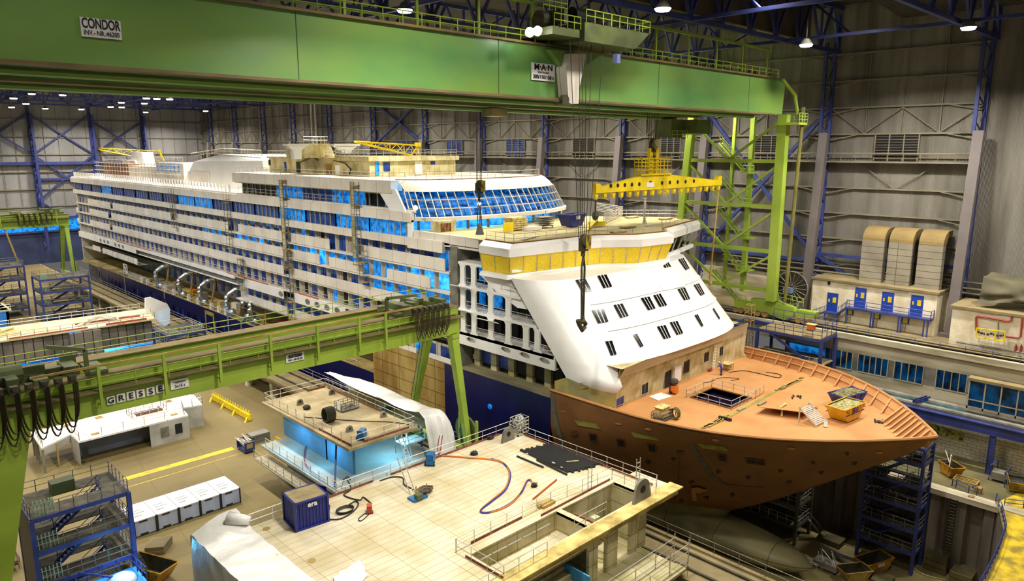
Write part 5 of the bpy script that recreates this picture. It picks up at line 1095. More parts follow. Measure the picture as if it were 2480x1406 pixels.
# things on the block deck
def onblk(px,py,z=BZ): return az(px,py,z)
def hose(name,pts,r,mat,label,cat='hose',z=BZ,lift=0.05):
    q=[V((*az(a,b,z).xy,z+r+.01+(c[0] if c else 0))) for a,b,*c in pts]; return T(name,MB().path(spl(q,len(q)*6),r,6),mat,label,cat)
hose('air_hose',[(1062,1104),(1130,1109),(1190,1114),(1222,1125),(1234,1150),(1222,1185),(1190,1213),(1168,1232),(1165,1241),(1190,1241),(1230,1226),(1258,1200),(1273,1170),(1283,1163),(1293,1174)],.075,M('orange_hose',(224,130,44),.5),'long orange air hose snaking over the block deck')
hose('air_hose',[(1190,1112),(1218,1122),(1236,1148),(1226,1185),(1194,1213),(1165,1236),(1172,1243),(1200,1238),(1236,1220),(1262,1195),(1277,1166),(1288,1165)],.075,M('blue_hose',(52,58,150),.5),'long blue air hose twisted together with the orange hose')
hose('cable',[(920,1165),(950,1156),(975,1158),(980,1175),(1003,1186)],.06,hoseb,'black cable running to the ladder foot from the back railing')
hose('cable',[(840,1160),(850,1185),(833,1200),(870,1212),(880,1205),(900,1221)],.06,hoseb,'black cable looping from the railing to the red welder')
hose('cable',[(835,1230),(860,1215),(868,1222),(855,1240),(828,1256),(808,1259),(797,1255),(798,1225)],.06,hoseb,'thick grey cable curling round beside the container door')
hose('cable',[(900,1240),(880,1258),(872,1262),(869,1256),(885,1243)],.04,hoseb,'thin black cable looping in front of the red welder')
m=MB(); c=onblk(836,1238)
for k in range(5): m.path([c+V((math.cos(a)*(.7+.02*k),math.sin(a)*(.5+.02*k),.05+.05*k)) for a in [2*math.pi*i/18 for i in range(19)]],.04,4)
T('cable_coil',m,hoseb,'flat coil of black cable on the deck right of the container','cable coil')
def welder(loc,label,mat,s=1.,rz=0):
    w=E('welding_machine',(0,0,0),label,'welding machine')
    P('body',MB().ext([(-.35*s,-.6*s,.2*s),(-.35*s,.6*s,.2*s),(-.35*s,.45*s,1.0*s),(-.35*s,-.5*s,1.05*s)],(.7*s,0,0)),mat,w)
    P('front_panel',MB().box(-.3*s,-.64*s,.3*s,.3*s,-.58*s,1*s),black,w); P('handle',MB().path([(-.3*s,.5*s,.9*s),(-.3*s,.75*s,1.15*s),(.3*s,.75*s,1.15*s),(.3*s,.5*s,.9*s)],.03*s),black,w)
    for x in (-.42*s,.42*s): P('wheel',MB().disc((x,.4*s,.22*s),(1,0,0),.22*s,.1*s,14),black,w)
    P('wheel_hub',MB().disc((-.48*s,.4*s,.22*s),(1,0,0),.12*s,.04,10).disc((.48*s,.4*s,.22*s),(1,0,0),.12*s,.04,10),white,w); P('caster',MB().disc((0,-.5*s,.1*s),(1,0,0),.1*s,.5*s,8),black,w)
    m=MB()
    for k in range(6): m.path([(.1*s-.05*k*s,-.62*s+.01*k+.22*s*math.cos(a),.75*s+.3*s*math.sin(a)) for a in [2*math.pi*i/12 for i in range(13)]],.035*s,4)
    P('hung_cable',m,M('yellow_cable',(206,160,60),.5) if 'yellow_cable' not in MATS else MATS['yellow_cable'],w); return put(w,loc,rz)
bluewd=M('welder_blue',(20,104,168),.4,var=.08)
welder(onblk(1043,1123),'blue wheeled welding machine hung with yellow cable by the back railing of the foreground block',bluewd,1.05,2.3)
welder(onblk(895,1240),'small red welding machine alone on the foreground block deck',M('welder_red',(200,74,50),.45),.62,2.6)
ld=E('ladder',onblk(1004,1192),'white aluminium ladder leaning against the back railing of the foreground block','ladder')
a=onblk(1000,1195); b=ay(968,1106,a.y+2.2); P('ladder_frame',MB().ladder(a,b,.55,.05,(1,0,0)),greyp,ld)
gp=E('power_unit',onblk(1015,1207),'blue base power unit with cable tangle and poles on the foreground block','power unit'); c=onblk(1015,1205)
P('base',MB().box(c.x-.9,c.y-.5,BZ+.02,c.x+.6,c.y+.5,BZ+.2),bluewd,gp); P('engine',MB().box(c.x-.6,c.y-.6,BZ+.2,c.x,c.y-.1,BZ+.6),dkgreen,gp); P('pole',MB().tube((c.x-.3,c.y,BZ),(c.x-.3,c.y,BZ+1.2),.05).tube((c.x+.7,c.y-.2,BZ),(c.x+.7,c.y-.2,BZ+1.2),.05),rusty,gp)
m=MB()
for k in range(10): m.path([(c.x+.9+random.uniform(-.1,.1)+(.5+.03*k)*math.cos(t),c.y+.3+(.4+.02*k)*math.sin(t),BZ+.08+.04*k+random.uniform(0,.05)) for t in [2*math.pi*i/10 for i in range(11)]],.04,4)
P('cable_tangle',m,M('grey_cable',(110,96,80),.7),gp)
# black pipes stacked side by side: each one is a thing
pa,pb2=onblk(1262,1092),onblk(1378,1146); pc,pd=onblk(1340,1075),onblk(1462,1124)
pm2=M('black_pipe',(26,26,28),.45,var=.1)
for k in range(24):
    t=k/23; a=pa.lerp(pc,t); b=pb2.lerp(pd,t); d=(b-a).normalized(); j=random.uniform(-.25,.25)
    T('steel_pipe',MB().tube(a+d*j+V((0,0,.1)),b+d*j+V((0,0,.1)),.095,6),pm2,'long black steel pipe in the mat of pipes on the block deck','pipe','black pipes on the block deck')
a,b=onblk(1252,1106),onblk(1316,1133); T('steel_pipe',MB().tube(a+V((0,0,.1)),b+V((0,0,.1)),.09,6),pm2,'single black pipe lying apart in front of the mat of pipes','pipe')
a,b=onblk(1300,1115),onblk(1373,1151); T('steel_pipe',MB().tube(a+V((0,0,.1)),b+V((0,0,.1)),.1,6),pm2,'black pipe with its end sticking out nearest the viewer beside the pipe mat','pipe')
a,b=onblk(1372,1117,BZ+.2),onblk(1401,1115,BZ+.2); T('plank',MB().bar(a,b,.14,.06),wood,'short pale batten lying across the black pipes','plank')
for px,py,lb in ((1342,1121,'largest white scrap of plastic on top of the black pipes'),(1360,1131,'small white scrap near the ends of the black pipes'),(1272,1101,'white scrap beside the pipe lying apart')): p=onblk(px,py,BZ+.2); T('plastic_scrap',MB().add([p+V((random.uniform(-.35,.35),random.uniform(-.25,.25),random.uniform(0,.2))) for _ in range(6)],[(0,1,2),(2,3,4),(4,5,0),(1,3,5)]),plast,lb,'scrap')
# cage of crumpled waste, cable heaps
c=onblk(1258,1050); cg=E('waste_cage',c,'wheeled wire cage full of crumpled plastic at the far corner of the foreground block','waste cage')
m=MB()
for z in (.3,.7,1.1,1.5,1.9): 
    for (x0,y0),(x1,y1) in (((-.8,-.6),(.8,-.6)),((.8,-.6),(.8,.6)),((.8,.6),(-.8,.6)),((-.8,.6),(-.8,-.6))): m.tube(c+V((x0,y0,z)),c+V((x1,y1,z)),.03,4)
for x in (-.8,-.4,0,.4,.8):
    for y in (-.6,.6): m.tube(c+V((x,y,.25)),c+V((x,y,1.95)),.03,4)
P('wire_cage',m,greyp,cg); P('crumpled_waste',MB().ball(c+V((0,0,1.15)),.75,10,1.2).ball(c+V((.3,.2,1.6)),.45,8).ball(c+V((-.35,-.2,.9)),.5,8),M('crumpled_plastic',(206,204,196),.3,.2,var=.4,scale=4,bump=.4),cg)
for x,y in ((-.7,-.5),(.7,-.5),(.7,.5),(-.7,.5)): P('caster',MB().disc(c+V((x,y,.12)),(1,0,0),.12,.08,8),black,cg)
def heap(px,py,label,r=.5,mat=hoseb,z=BZ):
    c=az(px,py,z); m=MB()
    for k in range(7): ph=random.uniform(0,6); m.path([c+V(((r*random.uniform(.5,1))*math.cos(t+ph),r*random.uniform(.4,.8)*math.sin(t+ph),.04+.06*k*random.uniform(.3,1))) for t in [2*math.pi*i/9 for i in range(10)]],.035,4)
    m.ball(c+V((0,0,.15)),.22,6); return T('cable_heap',m,mat,label,'cable heap')
heap(1148,1100,'heap of black cable with a grip at the start of the orange hose'); heap(1187,1062,'cable heap by the back railing near the lifting lug'); heap(1294,1178,'tangle of black tackle at the end of the blue hose',.35)
m=MB(); c=onblk(1320,1222)
for k in range(22): m.box(c.x+random.uniform(-.9,.9),c.y+random.uniform(-.5,.4),BZ,c.x+random.uniform(-.9,.9),c.y+random.uniform(-.3,.6),BZ+random.uniform(.05,.3))
T('scrap_heap',m,rusty,'small heap of offcuts under the orange plank','scrap heap')
hose('hung_hose',[(1065,1075,.9),(1060,1090,.2),(1064,1105,.05),(1072,1078,1.0)],.05,redp,'red hose looped over the back railing near the blue welder')
# ---------- second block, lit cyan inside ----------
b2=E('hull_block',(42,72,0),'smaller ship block lit cyan inside, plastic sheet on its far side','ship block')
X0,X1,Y0,Y1,Z2=37.4,46.4,62.9,83.,9.2
P('top_deck',MB().box(X0,Y0,Z2-.3,X1,Y1,Z2),ddeck,b2); P('railing',RL([(X0+.3,Y1-.3,Z2),(X0+.5,Y0+.3,Z2),(X1-.2,Y0+.4,Z2)],h=1.2,sp=1.9,r=.04).rail([V((X0+.3,Y1-.3,Z2)),V((X1-.3,Y1-.3,Z2)),V((X1-.2,Y0+.4,Z2))],1.2,1.9,.04),greyp,b2)
for a,b in (((X0+.6,Y0+.5),(X0+.5,Y0+7)),((X1-3,Y1-.4),(X1-.4,Y1-.4)),((X1-.4,Y1-1),(X1-.3,Y0+6)),((X0+2,Y0+.4),(X1-1,Y0+.4))): P('toe_board',MB().bar((*a,Z2+.12),(*b,Z2+.12),.05,.22),toe,b2)
P('lit_wall',MB().box(X0+2.2,Y0+3,4.6,X0+2.5,Y1-1,Z2-.3).box(X0+2.2,Y0+8.5,4.6,50,Y0+8.8,Z2-.3),M('cyan_lit_primer',(84,140,170),.6,var=.08,scale=.4),b2)  # cyan lamp light put into the wall's base colour
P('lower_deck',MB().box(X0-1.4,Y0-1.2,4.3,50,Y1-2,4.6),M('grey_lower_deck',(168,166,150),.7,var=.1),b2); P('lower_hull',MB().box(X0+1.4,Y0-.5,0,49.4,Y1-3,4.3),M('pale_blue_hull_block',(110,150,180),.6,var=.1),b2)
P('lower_railing',RL([(X0-1.2,Y1-3,4.6),(X0-1.2,Y0-1,4.6),(49.8,Y0-1,4.6)],h=1.1,sp=1.8,r=.04),greyp,b2); P('side_gallery',MB().box(X0-2.4,Y0+1,3.0,X0-.6,Y1-2,3.15).rail([V((X0-2.3,Y0+1,3.15)),V((X0-2.3,Y1-2,3.15))],1.1,1.8,.04),MATS['grey_plank'],b2)
P('brace',MB().bar((X0+1.5,Y0+5,Z2-.4),(X0-1,Y0+1.5,4.8),.2).bar((X0+3,Y0+1,Z2-.5),(X1+1,Y0+1.2,Z2-.6),.25).bar((48.5,Y0,4.6),(48.5,Y0,Z2),.2).bar((49.8,Y0+4,4.6),(49.8,Y0+4,Z2),.2),bluest,b2)
P('side_opening_deck',MB().box(X1,Y0+1,Z2-.9,50.6,Y1-2,Z2-.7).rail([V((48.2,Y0+2,Z2-.7)),V((48.2,Y1-3,Z2-.7))],1.1,2,.04),tan,b2)
for px,py in ((728,980),(848,1045),(930,1010),(805,955)): lug(px,py,Z2,.36,'lifting_lug',b2)
for z in (0,): P('ladder',MB().ladder((46,Y0+1.2,4.6),(45.3,Y0+2.2,7.9),.6,.06,(1,0,0)),white,b2)
P('trestle',MB().bar((47.2,Y0+2.5,4.6),(46.4,Y0+2.5,8.2),.12).bar((47.2,Y0+4,4.6),(47.9,Y0+4,8.2),.12).box(46.2,Y0+2.3,6.2,49,Y0+4.2,6.35).rail([V((46.2,Y0+2.3,6.3)),V((49,Y0+2.3,6.3))],1,1.4,.04),white,b2)
wl=az(938,1082,6.5); lampb=E('work_lamp',(47,Y0+4.5,4.6),'glaring round work lamp inside the cyan lit block','lamp'); P('lamp_globe',MB().ball((46.4,Y0+4.6,7.2),.42,10),lampm,lampb); P('lamp_stand',MB().tube((46.4,Y0+4.6,4.6),(46.4,Y0+4.6,7),.05),greyst,lampb)
blue((45.2,Y0+3.6,7.4),1000); blue((37.6,Y0+7,6.8),480,.8); blue((37.6,Y0+14,6.8),380,.8); blue((48,Y0+13,7),300)
sheet('plastic_sheet',[[(46.4,83.4,10.9),(47.6,83.5,10.7),(49.2,83.4,9.4),(49.8,83.2,7.8)],[(46.6,78,10.6),(48.2,78,10.6),(50,78,10),(50.6,78,8.2)],[(46.8,72,10.3),(48.4,72,10.4),(50.2,72,9.9),(50.8,72,8.0)],[(47.0,66,10.2),(48.6,66,10.2),(50.4,66,9.6),(50.9,66,7.8)],[(47.2,63.2,10.2),(48.6,63,10.2),(50.4,62.8,9.6),(50.9,62.6,7.8)],[(47.6,62.2,6.0),(48.8,61.8,6),(50.2,61.7,6),(51,61.9,6)],[(48.0,61.9,3.2),(49,61.5,3),(50.2,61.4,3),(51,61.6,3)]],'white plastic sheet hanging over the far side of the cyan lit block')
c=az(797,1022,Z2); m=MB()
for k in range(9): m.path([c+V((.12*k-.5,.75*math.cos(t)*(.85+.02*k),.95+.85*math.sin(t))) for t in [2*math.pi*i/16 for i in range(17)]],.08,5)
T('cable_drum',m,M('dark_cable',(58,54,40),.6),'standing dark drum of cable by the railing of the cyan lit block','cable drum')
welder(az(877,1062,Z2),'blue welding machine at the near corner of the cyan lit block deck',bluewd,1.0,2.2)
c=az(840,990,Z2); cr=E('pallet_cage',c,'grey steel pallet box with a white notice in the middle of the second block','pallet box'); P('box_frame',MB().rail([c+V((-1.2,-.8,.2)),c+V((1.2,-.8,.2)),c+V((1.2,.8,.2)),c+V((-1.2,.8,.2)),c+V((-1.2,-.8,.2))],.9,.6,.04,3).box(c.x-1.2,c.y-.8,Z2+.05,c.x+1.2,c.y+.8,Z2+.2),greyst,cr); P('notice',MB().box(c.x-1.25,c.y-.6,Z2+.3,c.x-1.2,c.y+.1,Z2+1.3),white,cr)
m=MB()
for k in range(8): m.tube(c+V((random.uniform(-1,-.2),random.uniform(-.6,.6),.3+random.uniform(0,.4))),c+V((random.uniform(.2,1),random.uniform(-.6,.6),.3+random.uniform(0,.5))),.06,5)
P('stored_tubes',m,greyp,cr)
T('bag',MB().ball(az(743,990,Z2)+V((0,0,.25)),.5,8,.6),M('dark_bag',(54,52,44),.8),'dark bag lying on the second block near its left railing','bag',None,True)
hose('cable',[(735,1010),(800,1015),(870,1020),(940,1022),(990,1028)],.05,hoseb,'black cable lying across the deck of the second block',z=Z2)
hose('cable',[(735,1065,.3),(745,1050,.9),(765,1052,.6),(740,1085,.1),(742,1130,.1),(790,1170,.3)],.06,M('magenta_hose',(160,50,90),.5),'magenta hose hanging down inside the cyan lit block',z=4.6)
# lower scaffold deck at the left foot of that block
wk=E('scaffold_walkway',(34,68,0),'low brown railed scaffold walkway left of the cyan lit block','scaffold'); a=az(655,1090,3.2); 
P('deck',MB().box(a.x-.2,60.5,2.9,a.x+1.6,a.y,3.1),MATS['grey_plank'],wk); P('railing',RL([(a.x,a.y,3.1),(a.x,60.6,3.1)],h=1.1,sp=1.5,r=.04).rail([V((a.x+1.5,a.y,3.1)),V((a.x+1.5,60.6,3.1))],1.1,1.5,.04),greyst,wk); P('toe_board',MB().box(a.x-.1,61,3.15,a.x-.05,a.y,3.4),toe,wk)
for y in (61,66,71,76): P('standard',MB().tube((a.x+.1,y,0),(a.x+.1,y,2.9),.06).tube((a.x+1.4,y,0),(a.x+1.4,y,2.9),.06),greyst,wk)
T('lamp_post',MB().path([(a.x-.6,64,0),(a.x-.6,64,4.5),(a.x-.4,63.8,5.6),(a.x,63.6,5.9),(a.x+.3,63.6,5.4)],.07,6),hoseb,'thin black standpipe bent over at the top left of the walkway','standpipe')
pl=E('blue_platform',(34,61,0),'small blue scaffold platform behind the navy container','platform'); P('deck',MB().box(31.6,57.6,3.4,36,60.2,3.5),M('violet_plank',(110,110,190),.7),pl); P('railing',RL([(31.7,60.1,3.5),(31.7,57.7,3.5),(35.9,57.7,3.5)],h=1.1,sp=1.3,r=.045).rail([V((31.7,60.1,3.5)),V((35.9,60.1,3.5))],1.1,1.4,.045),bluest,pl)
for x,y in ((31.8,57.8),(35.8,57.8),(31.8,60),(35.8,60)): P('leg',MB().tube((x,y,0),(x,y,3.4),.07),bluest,pl)
# yellow frames on the floor left of it
def ybeam(p0,p1,label,h=1.3):
    a,b=az(*p0,0),az(*p1,0); y=E('floor_beam',a.lerp(b,.5),label,'lifting beam'); a.z=b.z=.6; P('beam',MB().bar(a,b,.35,.9),yellow,y); n=15; d=(b-a).normalized()
    for k in range(n): c=a.lerp(b,(k+.5)/n)+V((0,0,.45)); P('beam_eye',MB().ext([c-d*.25,c+d*.25,c+d*.1+V((0,0,.5)),c-d*.1+V((0,0,.5))],(.12,.05,0)),yellow,y)
    for t in (.03,.35,.65,.97): c=a.lerp(b,t); P('foot',MB().ext([c+V((-.7,-.4,-.6)),c+V((.7,.4,-.6)),c+V((.3,.2,0)),c+V((-.3,-.2,0))],(-.15,.2,0)),yellow,y)
ybeam((515,968),(606,1020),'long yellow eyed beam parked on the hall floor beyond the low gantry'); ybeam((668,1082),(716,1108),'shorter yellow beam on the floor under the second block')
# small carts
c=az(596,1090,0); kt=E('tube_cart',c,'blue steel cart loaded with white tubes on the floor near the yellow line','cart')
P('tray',MB().box(c.x-.7,c.y-1.2,.25,c.x+.7,c.y+1.2,.4),bluest,kt); P('end_frame',MB().box(c.x-.7,c.y-1.25,.2,c.x+.7,c.y-1.15,1.5).box(c.x-.7,c.y+1.15,.2,c.x+.7,c.y+1.25,1.5),bluest,kt); P('card',MB().box(c.x-.4,c.y-1.3,.7,c.x+.4,c.y-1.26,1.3),rusty,kt)
m=MB()
for k in range(26): x=c.x+random.uniform(-.6,.6); z=.5+random.uniform(0,1.2); m.tube((x,c.y-1.1+random.uniform(-.1,.3),z),(x+random.uniform(-.3,.3),c.y+1.2,z+random.uniform(-.3,.4)),.05,5)
P('loaded_tubes',m,greyp,kt)
for x,y in ((-.6,-1),(.6,-1),(-.6,1),(.6,1)): P('wheel',MB().disc(c+V((x,y,.13)),(1,0,0),.13,.08,8),black,kt)
c=az(628,1066,0); ks=E('steel_rack',c,'stack of grey steel trays beside the tube cart','steel stack')
for k in range(4): P('tray',MB().box(c.x-1.2+random.uniform(-.2,.2),c.y-.9,.01+k*.32,c.x+1.2,c.y+.9,.28+k*.32),greyst,ks)
# ---------- white deck module on the floor ----------
md=E('deck_module',(27,106,0),'low white-roofed deck module with open sides standing on the floor behind the gantry girder','deck module')
mz=3.3; px=[(75,1046),(100,1085),(170,1051),(190,1069),(456,1004),(441,987),(490,979),(470,955),(415,953),(300,985),(180,1020)]
rf=[az(a,b,mz) for a,b in px]
P('roof',MB().ext([V((p.x,p.y,mz-.22)) for p in rf],(0,0,.22)),lines(M('white_deck_plate',(232,228,222),.6,var=.06,scale=.4),(0,0,0),3.2,5,.03,(170,150,110)),md)
def mwall(i,j,z0=0,mat=greyst,t0=0.,t1=1.,nm='wall'): a,b=rf[i].lerp(rf[j],t0),rf[i].lerp(rf[j],t1); return P(nm,MB().ext([V((a.x,a.y,z0)),V((b.x,b.y,z0)),V((b.x,b.y,mz-.2)),V((a.x,a.y,mz-.2))],(.05,.1,0)),mat,md)
gl=M('light_grey_wall',(176,172,162),.7,var=.12,scale=.5); mwall(3,4,0,gl,.62,1.); mwall(2,3,0,gl); mwall(5,6,0,gl); mwall(6,7,0,gl); mwall(4,5,0,gl); mwall(1,2,2.2,gl)
a,b=rf[3]+V((.5,3.2,0)),rf[4]+V((0,3.2,0)); P('inner_wall',MB().ext([V((a.x,a.y,0)),V((b.x,b.y,0)),V((b.x,b.y,mz-.2)),V((a.x,a.y,mz-.2))],(0,.1,0)),M('grey_blue_wall',(128,132,150),.7,var=.1),md)
p=rf[3].lerp(rf[4],.7); q=rf[3].lerp(rf[4],.9)
for t0,t1,mt in ((.86,.93,dark),(.72,.8,greyst),(.02,.07,dark)): a,b=rf[3].lerp(rf[4],t0),rf[3].lerp(rf[4],t1); P('wall_opening',MB().ext([V((a.x,a.y-.06,1.0)),V((b.x,b.y-.06,1.0)),V((b.x,b.y-.06,2.4)),V((a.x,a.y-.06,2.4))],(0,.04,0)),mt,md)
for t in (0,.25,.5,1): a=rf[0].lerp(rf[1],t); P('post',MB().bar((a.x+.1,a.y,0),(a.x+.1,a.y,mz-.2),.22),greyst,md)
a=rf[1].lerp(rf[2],.5); P('post',MB().bar((a.x,a.y,0),(a.x,a.y,mz-.2),.2),rusty,md)
P('railing',RL([rf[0]+V((.3,-.4,0)),rf[1]+V((.2,.3,0))],h=1.1,sp=1.2,r=.05).rail([rf[2]+V((.3,.3,0)),rf[3]+V((.2,.4,0)),rf[4]+V((-.4,.4,0))],1.1,2.4,.05).rail([rf[4]+V((-.4,.4,0)),rf[5],rf[6],rf[7]],1.1,1.4,.05),greyp,md)
hc=az(355,998,mz); P('hatch_railing',RL([hc+V((-2.2,-1,0)),hc+V((2.4,-1,0)),hc+V((2.4,1.4,0)),hc+V((-2.2,1.4,0)),hc+V((-2.2,-1,0))],h=1.1,sp=1.3,r=.05),greyp,md); P('hatch',MB().box(hc.x-1.5,hc.y-.6,mz-.05,hc.x+1.8,hc.y+.8,mz+.08),dark,md); P('hatch_coaming',MB().bar(hc+V((-1.6,-.7,.1)),hc+V((1.9,-.7,.1)),.15,.25).bar(hc+V((1.9,-.7,.1)),hc+V((1.9,.9,.1)),.15,.25),toe,md)
for a,b in ((240,1011),(230,1050),(407,972),(421,1003),(160,1031)): p=az(a,b,mz); P('deck_socket',MB().box(p.x-.45,p.y-.4,mz,p.x+.45,p.y-.2,mz+.12).box(p.x-.45,p.y+.2,mz,p.x+.45,p.y+.4,mz+.12).box(p.x-.45,p.y-.2,mz,p.x-.25,p.y+.2,mz+.12).box(p.x+.25,p.y-.2,mz,p.x+.45,p.y+.2,mz+.12),rusty,md)
# ---------- row of white crates ----------
cw_=M('crate_white',(232,228,220),.6,var=.06); cbz=M('crate_side_blue_grey',(176,184,206),.6,var=.08,streak=(3,1,.3))
nm5=('crate farthest from the blue tower, at the right end of the white row','second white crate from the right end of the row','middle crate of the white row on the floor','second white crate from the blue tower end of the row','white crate at the left end of the row next to the blue tower')
for k in range(5):
    x1=31.5-k*2.28; x0=x1-2.16; t=E('white_crate',((x0+x1)/2,79,0),nm5[k],'crate','white crates in a row on the floor')
    P('body',MB().box(x0,77.3,.12,x1,81.4,1.75),cbz,t); P('lid',MB().box(x0-.03,77.25,1.75,x1+.03,81.45,1.86),cw_,t); P('corner_post',MB().box(x0-.06,77.2,0,x0+.06,77.34,1.86).box(x1-.06,77.2,0,x1+.06,77.34,1.86),black,t)
    m=MB()
    for i in range(4): m.box(x0+.4+.18*i,78.2,1.86,x0+.5+.18*i,78.5,1.875)
    m.box(x0+.4,79,1.86,x1-.6,79.1,1.875).box(x0+.4,79.6,1.86,x1-.7,79.68,1.875); P('stencil_mark',m,greyst,t); P('fork_slot',MB().box(x0+.5,77.27,1.55,x0+1.3,77.31,1.72).box(x0+.5,77.27,.15,x0+1.3,77.31,.3),black,t)
# planks, orange skip, trolley in the near left
c=az(382,1330,0); t=E('plank_stack',c,'stack of dusty boards on the floor behind the orange skip','boards')
for k in range(2): P('board_layer',MB().prism([(c.x-1.5+.2*k,c.y-.3),(c.x+.2,c.y-1.4+.1*k),(c.x+1.6,c.y+.3),(c.x-.1,c.y+1.4)],.05+.4*k,.4+.4*k),M('dusty_board',(128,114,80),.9,var=.15) if k==0 else MATS['dusty_board'],t)
def skip(c,L,W,H,mat,label,rz=0,fill=None,stripe=None,plate=None,name='skip',inner=grease):
    s=E(name,(0,0,0),label,'skip'); o=.22*L
    bot=[(-L/2+o,-W/2+.1,.12),(L/2-o,-W/2+.1,.12),(L/2-o,W/2-.1,.12),(-L/2+o,W/2-.1,.12)]; topp=[(-L/2,-W/2,H),(L/2,-W/2,H),(L/2,W/2,H),(-L/2,W/2,H)]
    P('shell',MB().add(bot+topp,[(3,2,1,0),(0,1,5,4),(1,2,6,5),(2,3,7,6),(3,0,4,7)]),mat,s)
    k=.93; b2_=[(x*k,y*k,.2) for x,y,z in bot]; t2=[(x*.96,y*.94,H) for x,y,z in topp]; P('inside',MB().add(b2_+t2,[(0,1,2,3),(4,5,1,0),(5,6,2,1),(6,7,3,2),(7,4,0,3)]),inner,s)
    P('rim',MB().path([V(p) for p in topp]+[V(topp[0])],.06*max(1,H/1.4),4),mat,s); m=MB()
    for x in (-L*.28,0,L*.28): 
        for y in (-1,1): m.bar((x*.8,y*(W/2-.02),.5*H),(x,y*(W/2+.04),H),.1)
    P('side_rib',m,mat,s)
    for x in (-L*.4,L*.4): P('lifting_pin',MB().tube((x,-W/2-.18,H*.8),(x,W/2+.18,H*.8),.06,6),grease,s)
    if fill: n=8; P('load',MB().loft([[V((L*.46*(i/n*2-1),W*.44*(j/n*2-1),H-.12+(.55 if fill[1] else .1)*math.cos((i/n-.5)*2.6)*math.cos((j/n-.5)*2.6)+random.uniform(-.06,.06))) for j in range(n+1)] for i in range(n+1)]),fill[0],s)
    if stripe: P('stripe',MB().box(-L*.44,-W/2-.03,H*.52,L*.44,-W/2-.0,H*.58).box(-L*.44,W/2,H*.52,L*.44,W/2+.03,H*.58),stripe,s)
    if plate: P('name_plate',MB().box(-L*.12,-W/2-.06,H*.62,L*.12,-W/2-.03,H*.9).box(-L*.12,W/2+.03,H*.62,L*.12,W/2+.06,H*.9),plate,s)
    return put(s,c,rz)
yskip=M('skip_orange_yellow',(206,146,36),.55,var=.2,scale=.8)
skip(az(366,1400,0),5.0,2.2,1.7,yskip,'empty orange skip at the lower left beside the blue scaffold tower',2.0,None,None,bluest)
c=az(28,1375,0); t=E('hand_trolley',c,'small wire hand trolley half hidden behind the green gantry leg','trolley'); P('basket',RL([c+V((-.6,-1,.6)),c+V((.6,-1,.6)),c+V((.6,1,.6)),c+V((-.6,1,.6)),c+V((-.6,-1,.6))],h=.8,sp=.4,r=.025,n=3),greyst,t); P('load',MB().box(c.x-.5,c.y-.9,.6,c.x+.5,c.y+.6,1.0),toe,t); P('frame',MB().tube(c+V((-.5,-.9,.1)),c+V((-.5,-.9,.6)),.04).tube(c+V((.5,-.9,.1)),c+V((.5,-.9,.6)),.04).tube(c+V((.5,.9,.1)),c+V((.5,.9,.6)),.04).tube(c+V((-.5,.9,.1)),c+V((-.5,.9,.6)),.04),greyst,t)
# ---------- blue scaffold stair towers ----------
def tower(label,x0,x1,y0,y1,zs,z0=0,rails=True,mint_=False,mat=bluest,rmat=None,cols=3,stairax='x',closed=False,dk=None):
    t=E('scaffold_tower',((x0+x1)/2,(y0+y1)/2,z0),label,'scaffold tower'); rmat=rmat or greyst; top=zs[-1]
    for x in (x0,x1):
        for y in (y0,y1): P('post',MB().bar((x,y,z0),(x,y,top+.1),.36),mat,t)
    for k,z in enumerate(zs):
        P('frame_beam',MB().bar((x0,y0,z),(x1,y0,z),.22,.4).bar((x0,y1,z),(x1,y1,z),.22,.4).bar((x0,y0,z),(x0,y1,z),.22,.4).bar((x1,y0,z),(x1,y1,z),.22,.4),mat,t)
        hole=(x1-x0)*.3 if stairax=='x' else 0
        P('deck',MB().box(x0,y0,z+.15,x1,y0+(y1-y0)*.36,z+.22).box(x0,y0+(y1-y0)*.64,z+.15,x1,y1,z+.22).box(x0,y0+(y1-y0)*.36,z+.15,x0+(x1-x0)*.28,y0+(y1-y0)*.64,z+.22).box(x0+(x1-x0)*.78,y0+(y1-y0)*.36,z+.15,x1,y0+(y1-y0)*.64,z+.22),dk or M('dark_plank',(84,78,62),.85,var=.25,scale=1.2) if 'dark_plank' not in MATS else (dk or MATS['dark_plank']),t)
        if rails: P('railing',RL([(x0,y0,z+.22),(x1,y0,z+.22)],h=1.1,sp=1.0 if x1-x0<9 else 1.6,r=.04,n=2).rail([V((x1,y0,z+.22)),V((x1,y1,z+.22))],1.1,1.2,.04,3).rail([V((x0,y1,z+.22)),V((x1,y1,z+.22))],1.1,1.6,.04,2).rail([V((x0,y0,z+.22)),V((x0,y1,z+.22))],1.1,1.2,.04,2),rmat,t)
        if k:
            zp=zs[k-1]+.22; ym=(y0+y1)/2
            if stairax=='x': P('stair',MB().stair((x0+(x1-x0)*.25,ym,zp),(x0+(x1-x0)*.8,ym,z+.2),.9,(0,1,0)),mat,t)
            else: P('stair',MB().stair(((x0+x1)/2,y1-(y1-y0)*.2,zp),((x0+x1)/2,y0+(y1-y0)*.2,z+.2),.9,(1,0,0)),mat,t)
        if mint_:
            for i in range(6): P('mint_tube',MB().tube((x0+.35+i*.28,y0+.25,z+.25),(x0+.3+i*.28,y0+.2,z+1.55),.055,5),mint,t)
    return t
tower('tall blue scaffold stair tower standing in the near left corner',9.9,17.3,66.9,72.4,(.9,3.9,6.9,9.9),0,True,True)
P('end_board',MB().box(9.75,67,0,9.85,72,9.9),black,bpy.data.objects['scaffold_tower'])
c=az(140,1205,10.2); T('tool_chest',MB().box(12.2,70.3,10.15,14.0,71.5,11.2),dkgreen,'dark chest standing on the top deck of the near blue tower','chest')
